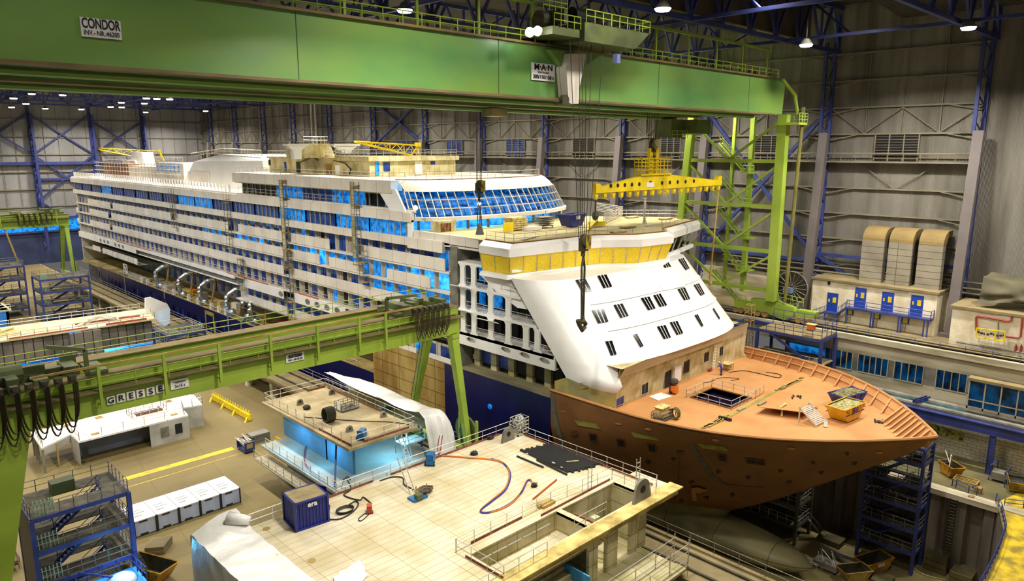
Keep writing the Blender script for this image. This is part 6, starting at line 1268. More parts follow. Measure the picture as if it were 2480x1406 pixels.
# glowing blue lamp spot at the very bottom left
lb_=E('lit_platform',(17,58,0),'blue glaring lit platform at the bottom edge of the picture beside the orange skip','platform'); c=az(290,1395,3.2)
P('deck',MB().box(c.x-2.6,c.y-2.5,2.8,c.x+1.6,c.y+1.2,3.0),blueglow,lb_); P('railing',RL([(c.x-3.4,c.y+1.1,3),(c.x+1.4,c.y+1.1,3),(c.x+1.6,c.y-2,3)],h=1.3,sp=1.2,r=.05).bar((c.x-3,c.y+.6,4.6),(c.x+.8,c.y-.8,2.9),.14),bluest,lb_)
for x,y in ((-2.4,-2),(1.4,-2),(-2.4,1),(1.4,1)): P('leg',MB().tube((c.x+x,c.y+y,0),(c.x+x,c.y+y,2.8),.08),bluest,lb_)
T('plastic_cover',MB().ball((c.x,c.y-.6,3.1),1.2,12,.5),plast,'white plastic cover glowing blue at the bottom edge','plastic cover',None,True)
blue((c.x+.1,c.y-.9,4.6),350)
# ---------- left middle: long block with a white fin, more towers ----------
lb2=E('hull_block',(33,150,0),'long grey ribbed block with a railed cream deck left of the ship','ship block'); lz=8.
ribm=M('grey_ribbed_plate',(118,112,104),.7,var=.2,scale=.3); lines(ribm,(RX,0,0),1.5,60,.08,(60,56,50))
P('deck',MB().ext([V((14,146,lz-.25)),V((45.5,145,lz-.25)),V((47,152,lz-.25)),V((47,156,lz-.25)),V((14,158,lz-.25))],(0,0,.25)),deckm,lb2)
P('ribbed_wall',MB().box(14,146.2,3.4,31,146.6,lz-.2).box(33,146,3.4,45,146.4,lz-.2).box(30.9,144.8,2.6,36,145.6,lz-.4),ribm,lb2)
P('railing',RL([(14,146.2,lz),(45.4,145.3,lz),(46.6,152,lz)],h=1.2,sp=2,r=.055).rail([V((14,157.6,lz)),V((46,155.6,lz))],1.2,2,.055),greyp,lb2)
P('toe_board',MB().bar((22,146,lz+.15),(34,145.6,lz+.15),.06,.25).bar((37,145.6,lz+.15),(44,145.3,lz+.15),.06,.4).bar((33,150,lz+.15),(44,149,lz+.15),.06,.35),M('red_orange_board',(178,80,50),.6) ,lb2)
P('lower_lit_deck',MB().box(14,147.5,2.4,46,156,2.6).box(14,150,-.0,46,150.3,7.5),M('blue_lit_wall',(60,140,210),.6,var=.2,scale=.3),lb2)  # blue lamp light put into this deck and wall colour
P('lower_railing',RL([(24,145,2.6),(46,144.2,2.6)],h=1.2,sp=2,r=.055),greyp,lb2); P('lower_base',MB().box(16,147,0,45,157,2.4),M('blue_grey_hull_block',(70,84,150),.7,var=.3,scale=.4),lb2)
blue((38.5,147.8,5.2),4500,.5); blue((27,148,1.5),1500,.5); blue((20,147.8,5),1500,.5)
P('lamp_globe',MB().ball((38.5,147.6,6.4),.5,8),lampm,lb2)
fin=E('steel_fin',(46,152,lz),'tall white rounded fin plate standing at the end of the long grey block','fin'); fp=[ay(a,b,150.5) for a,b in ((352,722),(366,719),(405,735),(412,748),(412,782),(398,790),(352,752))]; P('fin_plate',MB().ext(fp,(0,.5,0)),white,fin)
T('plate_stack',MB().box(17,149.5,lz,24.5,153.5,lz+.15).bar((18,150,lz+.3),(22,153.5,lz+.3),.4).bar((20,150,lz+.3),(24,153.5,lz+.3),.4).bar((16.5,150,lz+.3),(20,153.5,lz+.3),.4),wood,'pale boards laid out on the left part of the long grey block','boards')
T('bent_tubes',MB().path([(33,148,lz+.2),(36,149,lz+1.2),(38,149,lz+1.3),(40,148.5,lz+.3)],.2,6).path([(34,148.6,lz+.2),(37,149.4,lz+.9),(39.5,149,lz+.2)],.2,6),panel,'white bent tubes lying on the long grey block','tubes')
t=tower('blue scaffold tower at the right end of the long grey block',43.6,50,133,141,(1.4,5.6,6.9),0,True,True,rmat=greyp)
t=tower('blue scaffold tower full of stored parts beyond the long grey block, nearer the ship',36.5,46.5,193,201,(1.2,4.2,7.2,10.2),0,True,True)
t=tower('blue scaffold tower full of stored parts beyond the long grey block, farther from the ship',26,36,206,214,(2,5.5,9,12.2),0,True,False)
for k,(x0,x1,y,z,lb) in enumerate(((12,24.5,222,16,'upper grey block with a bright blue lit opening at the far left edge'),(10,29,188,5.5,'low blue-lit block at the left edge below the towers'))):
    hb=E('hull_block',((x0+x1)/2,y+5,0),lb,'ship block'); P('shell',MB().box(x0,y,0,x1,y+9,z-5 if k==0 else z),ribm if k==0 else MATS['blue_lit_wall'],hb)
    P('roof_deck',MB().box(x0-.5,y-.5,z-.3,x1+.5,y+9.5,z),cream,hb); P('railing',RL([(x0-.4,y-.4,z),(x1+.4,y-.4,z)],h=1.2,sp=2,r=.07),greyp,hb)
    P('lit_room',MB().box(x0,y+4,z-5,x1,y+4.2,z-.3),MATS['cyan_lit_primer'],hb); P('corner_post',MB().box(x0,y,z-5,x0+.5,y+.5,z).box(x1-.5,y,z-5,x1,y+.5,z),greyst,hb)
    blue((x1-5,y+2,z-2.2),5200,.6)
T('white_tent',MB().ext([(14,232,15.8),(30,232,15.8),(24,232,17.5),(14,232,18.6)],(0,6,0)),plast,'white tent roof on the grey block at the far left','tent')
T('plate_stack',MB().box(12,160,.01,42,182,.5).box(12,163,.5,40,163.5,.7).box(12,172,.5,40,172.5,.7),M('grey_white_plate',(176,180,186),.6,var=.12,scale=.2),'wide flat pale plates laid on the floor behind the long grey block','plates')
blue((24,176,4),2600,.6)
c=az(143,845,0); bc_=E('storage_rack',(30,118,0),'rack of pale bundled tubes on a blue lit stand below the long grey block','rack')
P('bundle',MB().box(29.5,121,2.5,34,124,4.0),greyp,bc_); P('bundle',MB().box(29.5,121,5.0,33,124,6.6),greyp,bc_); P('frame',MB().bar((29,121,0),(29,121,6.8),.2).bar((34.5,121,0),(34.5,121,6.8),.2).bar((29,124,0),(29,124,6.8),.2).bar((34.5,124,0),(34.5,124,6.8),.2).box(29,121,2.3,34.5,124,2.45).box(29,121,4.8,34.5,124,4.95),bluest,bc_)
# ---------- transformer house on the gallery ----------
TX=112.; ta,tb=29.8,48.9; a=ax(1968,674,TX); tz=a.z; tb=yx(1966,TX,17); ta=yx(2266,TX,17)
th=E('transformer_house',(115,39,14),'white brick house with four blue doors standing on the gallery','building')
P('brick_wall',MB().box(TX,ta,14,TX+5.6,tb,tz),whiteb,th); P('flat_roof',MB().box(TX-.3,ta-.2,tz,TX+5.6,tb+.2,tz+.3),dirty,th)
def fdoor(x,px,py0,py1,hw,nm,par,mat=bluedoor,o=.08): a=ax(px,py0,x); b=ax(px,py1,x); w=hw; return P(nm,MB().box(x-o,a.y-w,b.z,x+.02,a.y+w,a.z),mat,par),a,b
for px,y0,y1 in ((2018,709,756),(2086,697,745),(2152,707,755),(2223,715,764)):
    d,a,b=fdoor(TX,px,y0,y1,.82,'door',th); 
    P('warning_plate',MB().box(TX-.12,a.y-.55,b.z+(a.z-b.z)*.5,TX-.08,a.y-.05,b.z+(a.z-b.z)*.78),yellow,d); P('warning_plate',MB().box(TX-.12,a.y+.4,b.z+(a.z-b.z)*.52,TX-.08,a.y+.6,b.z+(a.z-b.z)*.68),yellow,d); P('door_handle',MB().box(TX-.16,a.y-.02,b.z+(a.z-b.z)*.36,TX-.08,a.y+.06,b.z+(a.z-b.z)*.42),black,d)
for px,y0,y1 in ((2060,748,762),(2125,757,772),(2194,768,784)):
    d,a,b=fdoor(TX,px,y0,y1,.5,'floor_hatch',th); P('warning_plate',MB().box(TX-.12,a.y-.3,b.z+.1,TX-.08,a.y+.3,a.z-.1),yellow,d); P('hatch_ladder',MB().ladder((TX-.25,a.y+.1,14),(TX-.1,a.y+.1,b.z),.45,.03,(0,1,0)),greyst,th)
for px,py in ((2063,690),(2180,705)): a=ax(px,py,TX); P('tube_lamp',MB().box(TX-.2,a.y-1.0,a.z-.08,TX,a.y+1.0,a.z+.08),greyp,th)
a=ax(2008,685,TX); P('vent_square',MB().box(TX-.1,a.y-.2,a.z-.25,TX,a.y+.2,a.z+.25),black,th)
zpl=ax(2150,757,TX-1).z; yp0,yp1=yx(2256,TX-1,zpl),yx(2053,TX-1,zpl); zs_=ax(2018,757,TX-1).z
pf=E('access_platform',(TX-1,40,14),'blue railed steel walkway along the doors of the white brick house','platform')
P('walkway_deck',MB().box(TX-1.5,yp0,zpl-.25,TX-.05,yp1,zpl),bluest,pf); P('landing',MB().box(TX-1.5,yx(2030,TX-1,zs_),zs_-.25,TX-.05,yx(2000,TX-1,zs_),zs_),bluest,pf)
P('railing',RL([(TX-1.45,yp0,zpl),(TX-1.45,yp1,zpl)],h=1.15,sp=2.6,r=.05).rail([V((TX-.1,yp0,zpl)),V((TX-1.45,yp0,zpl))],1.15,1.4,.05),bluest,pf)
y0=yx(2030,TX-1,zs_); y1=yx(2000,TX-1,zs_)
P('stair',MB().stair((TX-.8,y0,zs_),(TX-.8,yp1,zpl),1.1,(1,0,0)),bluest,pf); P('stair',MB().stair((TX-.8,y1+2.6,14),(TX-.8,y1,zs_),1.1,(1,0,0)),bluest,pf)
for y in (yp0+.3,yp0+.8,lerp(yp0,yp1,.33),lerp(yp0,yp1,.36),lerp(yp0,yp1,.66),lerp(yp0,yp1,.69),yp1): P('leg',MB().box(TX-1.45,y-.08,14,TX-1.25,y+.08,zpl-.25),bluest,pf)
for y in (y0,y1): P('leg',MB().box(TX-1.45,y-.08,14,TX-1.25,y+.08,zs_-.25),bluest,pf)
# three air ducts on its roof
ductm=M('duct_panel',(150,142,124),.6,var=.12,scale=.3); lines(ductm,(RX,0,RX),9,.95,.03,(70,66,56)); ducttop=M('duct_hood_dusty',(134,112,66),.8,var=.1)
for (p0,p1,pt,pb_),w in zip(((2082,2135,582,678),(2146,2203,587,687),(2217,2276,592,695)),('nearest the grey leaning column on its far side','in the middle','nearest the brick house corner with the tarpaulin side')):
    ya,yb=yx(p1,TX+1.6,22),yx(p0,TX+1.6,22); zt_=ax((p0+p1)/2,pt,TX+1.6).z; lab={0:'air duct on the white brick house farthest from the bow tip',1:'middle one of the three air ducts on the white brick house',2:'air duct on the white brick house nearest the covered building'}[[2082,2146,2217].index(p0)]
    d=E('air_duct',(TX+3,(ya+yb)/2,tz),lab,'duct','air ducts on the house roof')
    P('shaft',MB().box(TX+1.6,ya,tz+.3,TX+2.9,yb,zt_),ductm,d); n=7
    P('curved_hood',MB().ext([V((TX+2.9,ya,zt_))]+[V((TX+1.6+2.2-2.2*math.cos(math.pi/2*k/n),ya,zt_+1.9*math.sin(math.pi/2*k/n))) for k in range(n+1)]+[V((TX+5.4,ya,zt_+1.9)),V((TX+5.4,ya,zt_+1.2)),V((TX+3.6,ya,zt_+1.0))],(0,yb-ya,0)),ducttop,d)
# second building with red pipe, yellow guard, tarpaulin on the roof
BX=108.8; q=ax(2316,745,BX); b2z=q.z; by_=yx(2303,BX,17)
sb=E('pump_house',(112,18,14),'white brick pump house with a red pipe at the right edge of the gallery','building')
P('brick_wall',MB().box(BX,-14,14,BX+7,by_,b2z),whiteb,sb); P('flat_roof',MB().box(BX-.3,-14,b2z,BX+7,by_+.3,b2z+.3),dirty,sb)
rp_=[ax(px,py,BX-.25) for px,py in ((2364,800),(2364,768),(2368,765),(2440,777),(2449,775),(2451,764))]; P('red_pipe',MB().path(rp_,.13,7).path([ax(px,py,BX-.25) for px,py in ((2476,770),(2472,815),(2465,818),(2435,814))],.13,7),redp,sb)
gf=MB()
g0=[ax(px,py,BX-.8) for px,py in ((2365,794),(2434,803),(2433,826),(2364,816))]
for a,b in ((0,1),(1,2),(2,3),(3,0)): gf.bar(g0[a],g0[b],.13)
for t in (1/3,2/3): gf.bar(g0[0].lerp(g0[1],t),g0[3].lerp(g0[2],t),.13)
P('guard_frame',gf,yellow,sb); vm=MB()
for k in range(9): t=k/8; c=g0[0].lerp(g0[2],.5)+(g0[1]-g0[0])*(t-.5)*.9; vm.ball(c+V((.4,0,random.uniform(-.1,.1))),.2,6)
P('valve_row',vm,grease,sb); a=ax(2395,757,BX); P('tube_lamp',MB().box(BX-.2,a.y-1.1,a.z-.08,BX,a.y+1.1,a.z+.08),greyp,sb)
P('wall_pipe',MB().tube((BX-.3,by_-1,14.6),(BX-.3,-12,14.6),.15,6).tube((BX-.1,yx(2418,BX,16),15.7),(BX-.1,yx(2418,BX,18),18),.06,5),greyst,sb)
for px,lb in ((2460,'red fire extinguisher on the pump house wall, the one farther from the edge'),(2473,'red fire extinguisher on the pump house wall, the one nearer the edge')):
    a=ax(px,843,BX-.3); f_=E('fire_extinguisher',a,lb,'fire extinguisher'); P('cylinder',MB().tube(a+V((0,0,-.45)),a+V((0,0,.3)),.16,8),redp,f_); P('valve',MB().tube(a+V((0,0,.3)),a+V((0,0,.5)),.06,6),black,f_)
def drape():
    R=[]; N=18; Mx=44; z1=b2z+4.3
    for i in range(N+1):
        u=i/N; row=[]
        for k in range(Mx+1):
            v=k/Mx; y=lerp(by_-2.6,-6,v); hem=b2z+.45+2.2*abs(math.sin(v*7.5+.6))**1.5*(.35+.65*v); top=z1-.5*abs(math.sin(v*6.3))-.2*v
            fold=.22*math.sin(26*v+9*u*u)+.16*math.sin(61*v-7*u)+.3*math.sin(11*(u-.55*abs(math.sin(v*3.6))))*u
            row.append(V((BX+2.4-1.1*u**.7+fold*(.25+.75*u),y,lerp(top,hem,u))))
        R.append(row)
    back=[V((BX+6.3,p.y,p.z+.15)) for p in R[0]]; mid=[V((BX+4.2,p.y,p.z-.12)) for p in R[0]]
    return MB().loft([back,mid]+R)
T('tarpaulin',drape(),tarp,'sagging olive tarpaulin draped over plant on the pump house roof','tarpaulin',None,True)
# ---------- quay at the lower right ----------
qs=skip(az(2302,1150,0)+V((0,0,0)),2.6,1.7,1.5,yskip,'small orange scrap skip standing on the quay by the brick wall',.9,None)
c=az(2302,1130,1.2); T('scrap_bars',MB().bar(c+V((-.6,0,.2)),c+V((.1,.1,1.6)),.12).bar(c+V((.4,0,.2)),c+V((-.1,0,1.5)),.12).bar(c+V((.9,.4,.2)),c+V((1.8,1.2,1.3)),.1),greyp,'bent scrap bars sticking out of the small orange skip','scrap')
c=az(2338,1178,0); bn=E('steel_frame_rack',c,'low rusty slatted frame on blue legs at the quay edge','frame'); P('slatted_top',MB().box(c.x-.9,c.y-1.2,.8,c.x-.8,c.y+1.2,.95).box(c.x+.8,c.y-1.2,.8,c.x+.9,c.y+1.2,.95).box(c.x-.5,c.y-1.2,.8,c.x-.4,c.y+1.2,.9).box(c.x-.1,c.y-1.2,.8,c.x,c.y+1.2,.9).box(c.x+.3,c.y-1.2,.8,c.x+.4,c.y+1.2,.9).box(c.x-.9,c.y-1.25,.8,c.x+.9,c.y-1.15,.95).box(c.x-.9,c.y+1.15,.8,c.x+.9,c.y+1.25,.95),rusty,bn)
for x,y in ((-.85,-1.2),(.85,-1.2),(-.85,1.2),(.85,1.2)): P('leg',MB().tube(c+V((x,y,0)),c+V((x,y,.8)),.06),bluest,bn)
for k,(px,py,w,lb) in enumerate(((2362,1180,.6,'cardboard box on the quay, the one nearest the slatted frame'),(2368,1192,.75,'larger cardboard box on the quay beside the blue beam post'),(2352,1205,.6,'flattened box at the quay edge in front of the boxes'))): c=az(px,py,0); T('cardboard_box',MB().box(c.x-w/2,c.y-w/2,0,c.x+w/2,c.y+w/2,.7 if k<2 else .25),M('cardboard',(160,130,80),.9,var=.1) if k==0 else MATS['cardboard'],lb,'box')
T('quay_railing',MB().rail([az(2315,1180,0),az(2345,1196,0),az(2365,1200,0)],1.1,1.6,.045),bluest,'short blue railing on the quay edge by the slatted frame','railing')
c=az(2412,1160,0); gt=E('gangway_bracket',c,'blue tube frame around a grey box by the beam post','frame'); P('tube_frame',MB().path([c+V((-.8,.6,0)),c+V((-.8,.6,1.9)),c+V((1,.2,2.2)),c+V((1,.2,0))],.08,6).path([c+V((-.8,-1,0)),c+V((-.8,-1,1.5)),c+V((.5,-1.2,1.7)),c+V((.5,-1.2,0))],.08,6),bluest,gt); P('grey_box',MB().box(c.x-.9,c.y-1.2,.3,c.x+.7,c.y+.4,1.2),greyst,gt)
skip(az(2460,1185,0),3.4,1.8,1.5,M('dirty_yellow_skip',(168,140,60),.8,var=.3,scale=.8),'dirty yellow container at the right edge of the quay',.3)
# ---------- yellow dock gate ----------
dg=E('dock_gate',(90,9,-10),'yellow decked dock gate with blue railing in the lower right corner','dock gate'); ge=[az(px,py,0) for px,py in ((2411,1217),(2424,1245),(2434,1290),(2415,1345),(2385,1406),(2360,1450))]
gpoly=[(p.x,p.y) for p in ge]+[(70,6),(70,-8),(104,-8),(104,14),(94,16.5)]
P('gate_deck',MB().prism(gpoly,-.5,0.02),M('yellow_gate_deck',(206,176,22),.8,var=.35,scale=.7,c2=(140,120,40),detail=8),dg); P('gate_wall',MB().loft([[V((p.x,p.y,0)) for p in ge]+[V((70,6,0))],[V((p.x,p.y,-10.4)) for p in ge]+[V((70,6,-10.4))]]),pile,dg)
P('gate_railing',MB().rail([V((p.x,p.y,0)) for p in ge],1.2,1.2,.05,2),bluest,dg); P('gate_kerb',MB().path([V((p.x+.1,p.y,.1)) for p in ge],.15,4),dirty,dg); a,b=az(2440,1215,0),az(2478,1235,0); P('gate_barrier',MB().rail([az(2432,1180,0),az(2480,1190,0)],1.1,1.2,.05,2).rail([az(2432,1225,0),az(2478,1230,0)],.9,1.5,.05),bluest,dg)
# ---------- dock bottom ----------
PF=-10.
dm=M('dusty_dark_steel',(96,92,76),.7,var=.2)
tower('tall blue stair tower under the bow tip',89,92.2,23.1,29.4,(-7.4,-4.6,-1.8,1.0,3.8,5.8),PF,True,False,bluest,greyst,stairax='y',dk=MATS['dark_plank'])
tower('drab grey stair tower under the bow flare',85.4,89.6,35.8,47,(-7.6,-4.8,-2.2),PF,True,False,dm,greyp,stairax='y')
a,b=az(1927,1278,PF+2),az(1955,1296,PF); T('step_ladder',MB().stair((88,35.2,PF+2.8),(89.6,33.6,PF),.9,(1,1,0)),greyst,'short stair leading down to the dock floor from the drab tower','stair')
slabm=M('wooden_mat',(98,88,56),.9,var=.2)
for px,py,s,n,lb in ((2030,1296,2.4,1,'flat timber block on the dock floor near the drab stair tower'),(2280,1362,2.0,3,'tallest stack of timber mats by the sheet piles'),(2340,1394,1.9,2,'lower stack of timber mats beside the yellow gate'),(2148,1398,1.6,1,'small plate of steel bars on the dock floor by the stair tower')):
    c=az(px,py,PF)-V((1.5,0,0)); t=E('timber_mats',c,lb,'timber mats')
    for k in range(n): P('mat',MB().box(c.x-s*.75+random.uniform(-.1,.1),c.y-s*.6,PF+.03+k*.75,c.x+s*.75,c.y+s*.6,PF+.7+k*.75),slabm,t)
skip(az(2114,1378,PF),4.4,2.1,1.6,yskip,'orange skip on the dock floor in front of the tall blue stair tower',-.35,None,None,white); skip(az(2066,1402,PF),3.6,2.0,1.5,rusty,'rusty open skip on the dock floor next to the orange one',-.6)
c=az(2002,1376,PF); sc_=E('scrap_trolley',c,'grey trolley piled with scrap bars on the dock floor','trolley'); P('bed',MB().box(c.x-.8,c.y-1.4,PF+.3,c.x+.8,c.y+1.4,PF+1.0),greyst,sc_); m=MB()
for k in range(9): m.tube(c+V((random.uniform(-.7,.7),random.uniform(-1.3,1.3),.9)),c+V((random.uniform(-1,1),random.uniform(-1.5,1.5),random.uniform(1.2,2.2))),.05,5)
P('scrap_bars',m,greyp,sc_)
for x,y in ((-.7,-1.2),(.7,-1.2),(-.7,1.2),(.7,1.2)): P('wheel',MB().disc(c+V((x,y,.15)),(1,0,0),.15,.1,8),black,sc_)
for k,(px,py,lb) in enumerate(((1968,1368,'heap of loose pale bars beside the bulbous bow tip'),(2020,1352,'long dark beam with a heap of bars on the dock floor'))):
    c=az(px,py,PF); m=MB()
    for i in range(14): a=random.uniform(0,3.1); L_=random.uniform(.6,1.4); o=V((random.uniform(-.8,.8),random.uniform(-.6,.6),.1+random.uniform(0,.5))); d=V((math.cos(a),math.sin(a),random.uniform(-.1,.3)))*L_; m.tube(c+o-d,c+o+d,.05,4)
    if k: m.bar(az(1985,1328,PF)+V((0,0,.2)),az(2085,1362,PF)+V((0,0,.2)),.4)
    T('scrap_heap',m,greyp if not k else greyst,lb,'scrap heap')
pts=[(2118,1338),(2060,1322),(2010,1306),(1960,1302),(1915,1305),(1889,1313),(1895,1325),(1930,1345)]
hose('line',[(a,b) for a,b in pts],.06,M('pale_line',(180,166,110),.7),'pale line laid in a loop over the dock floor','line',PF)
hose('line',[(2208,1372),(2225,1385),(2250,1396),(2290,1404)],.07,MATS['pale_line'],'pale line trailing from the foot of the tall blue tower','line',PF)
sl_=[]
pl_=E('pile_ladder',(92.4,20.5,-10),'rusty ladder fixed on the steel sheet piles','ladder'); P('ladder_frame',MB().ladder((92.3,yx(2300,92.4,-5),-9.6),(92.3,yx(2300,92.4,-5),-.4),.7,.06,(0,1,0)),grease,pl_)
kb=E('keel_blocks',(79,60,-10),'dark keel blocks carrying the ship on the dock floor','blocks')
for k in range(24):
    for x in (70,79,88): P('keel_block',MB().box(x-.7,46+k*7.5,-10,x+.7,47.4+k*7.5,-9.62),dm,kb)
# ---------- steel platform between bow and gallery ----------
sp_=E('side_platform',(101,46,0),'blue two-storey steel platform between the bow and the gallery wall','platform')
PX0=99.6; zt1=ax(1988,822,PX0).z; zl1=ax(1966,884,PX0).z; yA=yx(1990,PX0,zt1); yB=yx(1835,PX0,zt1); yC=yx(1768,PX0,zt1)
for y in (yA,yB,yC): P('column',MB().box(PX0-.2,y-.2,0,PX0+.2,y+.2,zt1),bluest,sp_)
for y in (yA,yB): P('column',MB().box(104.2,y-.2,0,104.5,y+.2,zt1),bluest,sp_)
P('top_deck',MB().box(PX0,yA,zt1-.15,104.6,yB,zt1),dirty,sp_); P('lower_deck',MB().box(PX0,yA,zl1-.15,104.6,yB+1,zl1),dirty,sp_)
P('frame_beam',MB().bar((PX0,yA,zt1-.25),(PX0,yC,zt1-.25),.3,.4).bar((PX0,yA,zl1-.25),(PX0,yB,zl1-.25),.3,.4).bar((104.5,yA,zt1-.25),(104.5,yC,zt1-.25),.3,.4).bar((PX0,yA,zt1-.2),(104.5,yA,zt1-.2),.3,.4).bar((PX0,yC,zt1-.2),(104.5,yC,zt1-.2),.3).bar((PX0,yA+1,zl1),(PX0,yB-2,zt1-.4),.3),bluest,sp_)
P('top_railing',RL([(104.5,yB,zt1),(104.5,yA,zt1),(PX0,yA,zt1)],h=2.2,sp=1.6,r=.05).rail([V((PX0,yA,zt1)),V((PX0,yB,zt1))],1.1,1.4,.045),bluest,sp_); P('lower_railing',RL([(PX0,yA,zl1),(PX0,yB+1,zl1)],h=1.1,sp=1.6,r=.05),greyp,sp_)
P('lit_panel',MB().box(104.1,yA+1.2,zl1+.4,104.2,yB-3,zl1+1.4),filmlit,sp_); a=ax(1965,803,PX0+.5); P('orange_box',MB().box(a.x-.4,a.y-.4,zt1+.9,a.x+.4,a.y+.5,zt1+1.8),orange,sp_); P('box_table',MB().box(a.x-.5,a.y-.6,zt1+1.8,a.x+.5,a.y+.7,zt1+1.9).rail([V((a.x-.5,a.y-.5,zt1)),V((a.x-.5,a.y+.6,zt1))],.9,1,.04),wood,sp_)
lt=E('ladder_tower',(103,50,0),'rusty caged ladder tower beside the blue side platform','ladder'); a=ax(1813,800,PX0+1); z0_=ax(1808,840,PX0+1).z; z1_=ax(1815,738,PX0+1).z; m=MB()
for x in (a.x-.5,a.x+.5):
    for y in (a.y-.5,a.y+.5): m.bar((x,y,0),(x,y,z1_),.1)
k=0
while k*1.2<z1_: m.rail([V((a.x-.5,a.y-.5,k*1.2)),V((a.x+.5,a.y-.5,k*1.2)),V((a.x+.5,a.y+.5,k*1.2)),V((a.x-.5,a.y+.5,k*1.2)),V((a.x-.5,a.y-.5,k*1.2))],.05,9,.05,1); k+=1
P('caged_frame',m,rusty,lt)
T('office_canopy_stair',MB().bar((LX-1.0,yx(2245,LX-1,7.6),7.5),(LX-3.2,yx(2212,LX-3,7.2),7.2),.1,.5).bar((LX-1.0,yx(2253,LX-1,7.6),7.5),(LX-3.2,yx(2220,LX-3,7.2),7.2),.1,.5).bar((LX-1.6,yx(2240,LX-1.6,7.4),7.45),(LX-1.6,yx(2248,LX-1.6,7.4),7.45),.2).bar((LX-2.4,yx(2228,LX-2.4,7.4),7.3),(LX-2.4,yx(2236,LX-2.4,7.4),7.3),.2),bluest,'short dark step bridge across the pipes below the offices','step bridge')
nm_=M('yellow_black_net',(150,140,60),.8,var=.5,scale=3); T('mesh_panel',MB().quad(ax(2243,1022,LX+.2),ax(2335,1048,LX+.2),ax(2332,1068,LX+.2),ax(2265,1050,LX+.2)),nm_,'yellow and black mesh hung on the brick wall below the blue beam','mesh')
# ---------- things on the fore deck ----------
DZ=10.
hp=[V((hx0-.4,hy0-.4,DZ)),V((hx1+.4,hy0-.4,DZ)),V((hx1+.4,hy1+.4,DZ)),V((hx0-.4,hy1+.4,DZ)),V((hx0-.4,hy0-.4,DZ))]
T('guard_railing',MB().rail(hp,1.15,1.7,.045,2).rail([hp[1],hp[1]+V((2.4,.2,0))],1.15,1.2,.045),greyp,'silver guard railing around the square hatch on the bow deck','railing')
sby=M('skip_yellow',(226,172,30),.5,var=.1,scale=1); sbl=M('skip_blue',(36,50,140),.5,var=.15)
sandm=M('pale_rubble',(168,160,104),.9,var=.3,scale=3,bump=.1)
def sk(px,py,L_,W_,H_,mat,lb,rz,fill,stripe=None,plate=None,z=DZ): c=az(px,py,z); return skip(c,L_,W_,H_,mat,lb,rz,fill,stripe,plate)
sk(2045,1012,4.5,2.3,1.75,sby,'yellow skip of pale rubble on the bow deck',-.12,(sandm,0),sbl,sbl); sk(2050,978,4.4,2.2,1.5,sbl,'blue skip heaped with grey rubble behind the yellow one on the bow deck',-.25,(M('grey_rubble',(126,122,82),.95,var=.3,scale=3,bump=.15),1))
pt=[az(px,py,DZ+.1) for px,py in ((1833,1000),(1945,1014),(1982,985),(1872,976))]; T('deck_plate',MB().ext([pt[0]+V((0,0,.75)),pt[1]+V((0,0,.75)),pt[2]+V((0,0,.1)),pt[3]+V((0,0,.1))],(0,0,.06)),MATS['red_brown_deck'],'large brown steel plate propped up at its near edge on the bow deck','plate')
T('plate_prop',MB().bar(az(1893,1008,DZ),az(1893,1004,DZ)+V((0,0,.8)),.2).bar(az(1888,1005,DZ)+V((0,0,.85)),az(1902,992,DZ)+V((0,0,.7)),.25),wood,'pale wooden prop under the raised edge of the brown plate','prop')
c=az(1968,1022,DZ); rk=E('bar_rack',c,'tilted white slatted rack standing on the bow deck beside the brown plate','rack'); m=MB()
for k in range(12): m.bar(c+V((-1.3,-.9+.16*k,.3+.12*k)),c+V((1.1,-1.0+.16*k,.2+.12*k)),.1)
P('slat_stack',m,panel,rk); P('rack_frame',MB().bar(c+V((-1.2,-1,.05)),c+V((-1.2,1.1,1.8)),.14).bar(c+V((1,-1.1,.05)),c+V((1,1.0,1.8)),.14).bar(c+V((-1.3,1.0,0)),c+V((-1.3,1.0,1.9)),.12).bar(c+V((1,1.0,0)),c+V((1,1.0,1.8)),.12).bar(c+V((-.6,-1.7,.1)),c+V((1.4,-.9,.15)),.4,.1),greyp,rk)
c=az(1603,1015,DZ); kt=E('tool_cart',c,'caged trolley with a pale cover on the near edge of the bow deck','cart'); P('cage',MB().rail([c+V((-1.1,-.7,.2)),c+V((1.1,-.7,.2)),c+V((1.1,.7,.2)),c+V((-1.1,.7,.2)),c+V((-1.1,-.7,.2))],.8,.35,.05,2).box(c.x-1.1,c.y-.7,DZ+.1,c.x+1.1,c.y+.7,DZ+.2),greyst,kt); P('cover',MB().box(c.x-.7,c.y-.5,DZ+.5,c.x+.7,c.y+.5,DZ+1.5).box(c.x-.9,c.y-.6,DZ+1.5,c.x+.9,c.y+.6,DZ+1.58),wood,kt)
c=az(1634,1014,DZ); m=MB()
for k in range(7): m.path([c+V((.1*k-.3,.6*math.cos(t)*(1-.03*k),.65+.62*math.sin(t))) for t in [2*math.pi*i/14 for i in range(15)]],.07,5)
T('hose_coil',m,M('hose_olive',(92,84,40),.6),'upright coil of hose leaning on the caged trolley','hose coil')
T('hose_coil',MB().path([c+V((.55,.25*math.cos(t),.45+.4*math.sin(t))) for t in [2*math.pi*i/12 for i in range(13)]],.08,5),yellow,'small yellow coil in front of the upright hose coil','hose coil')
c=az(1632,953,DZ); wq=E('welding_cart',c,'orange and black upright welding cart on the bow deck','welding machine'); P('body',MB().box(c.x-.35,c.y-.4,DZ+.2,c.x+.35,c.y+.4,DZ+1.1),orange,wq); P('top_coil',MB().ball(c+V((0,0,1.6)),.55,8,.8),M('dark_coil',(60,56,44),.7),wq); P('back_frame',MB().box(c.x-.42,c.y+.3,DZ+.1,c.x+.42,c.y+.45,DZ+1.6),black,wq)
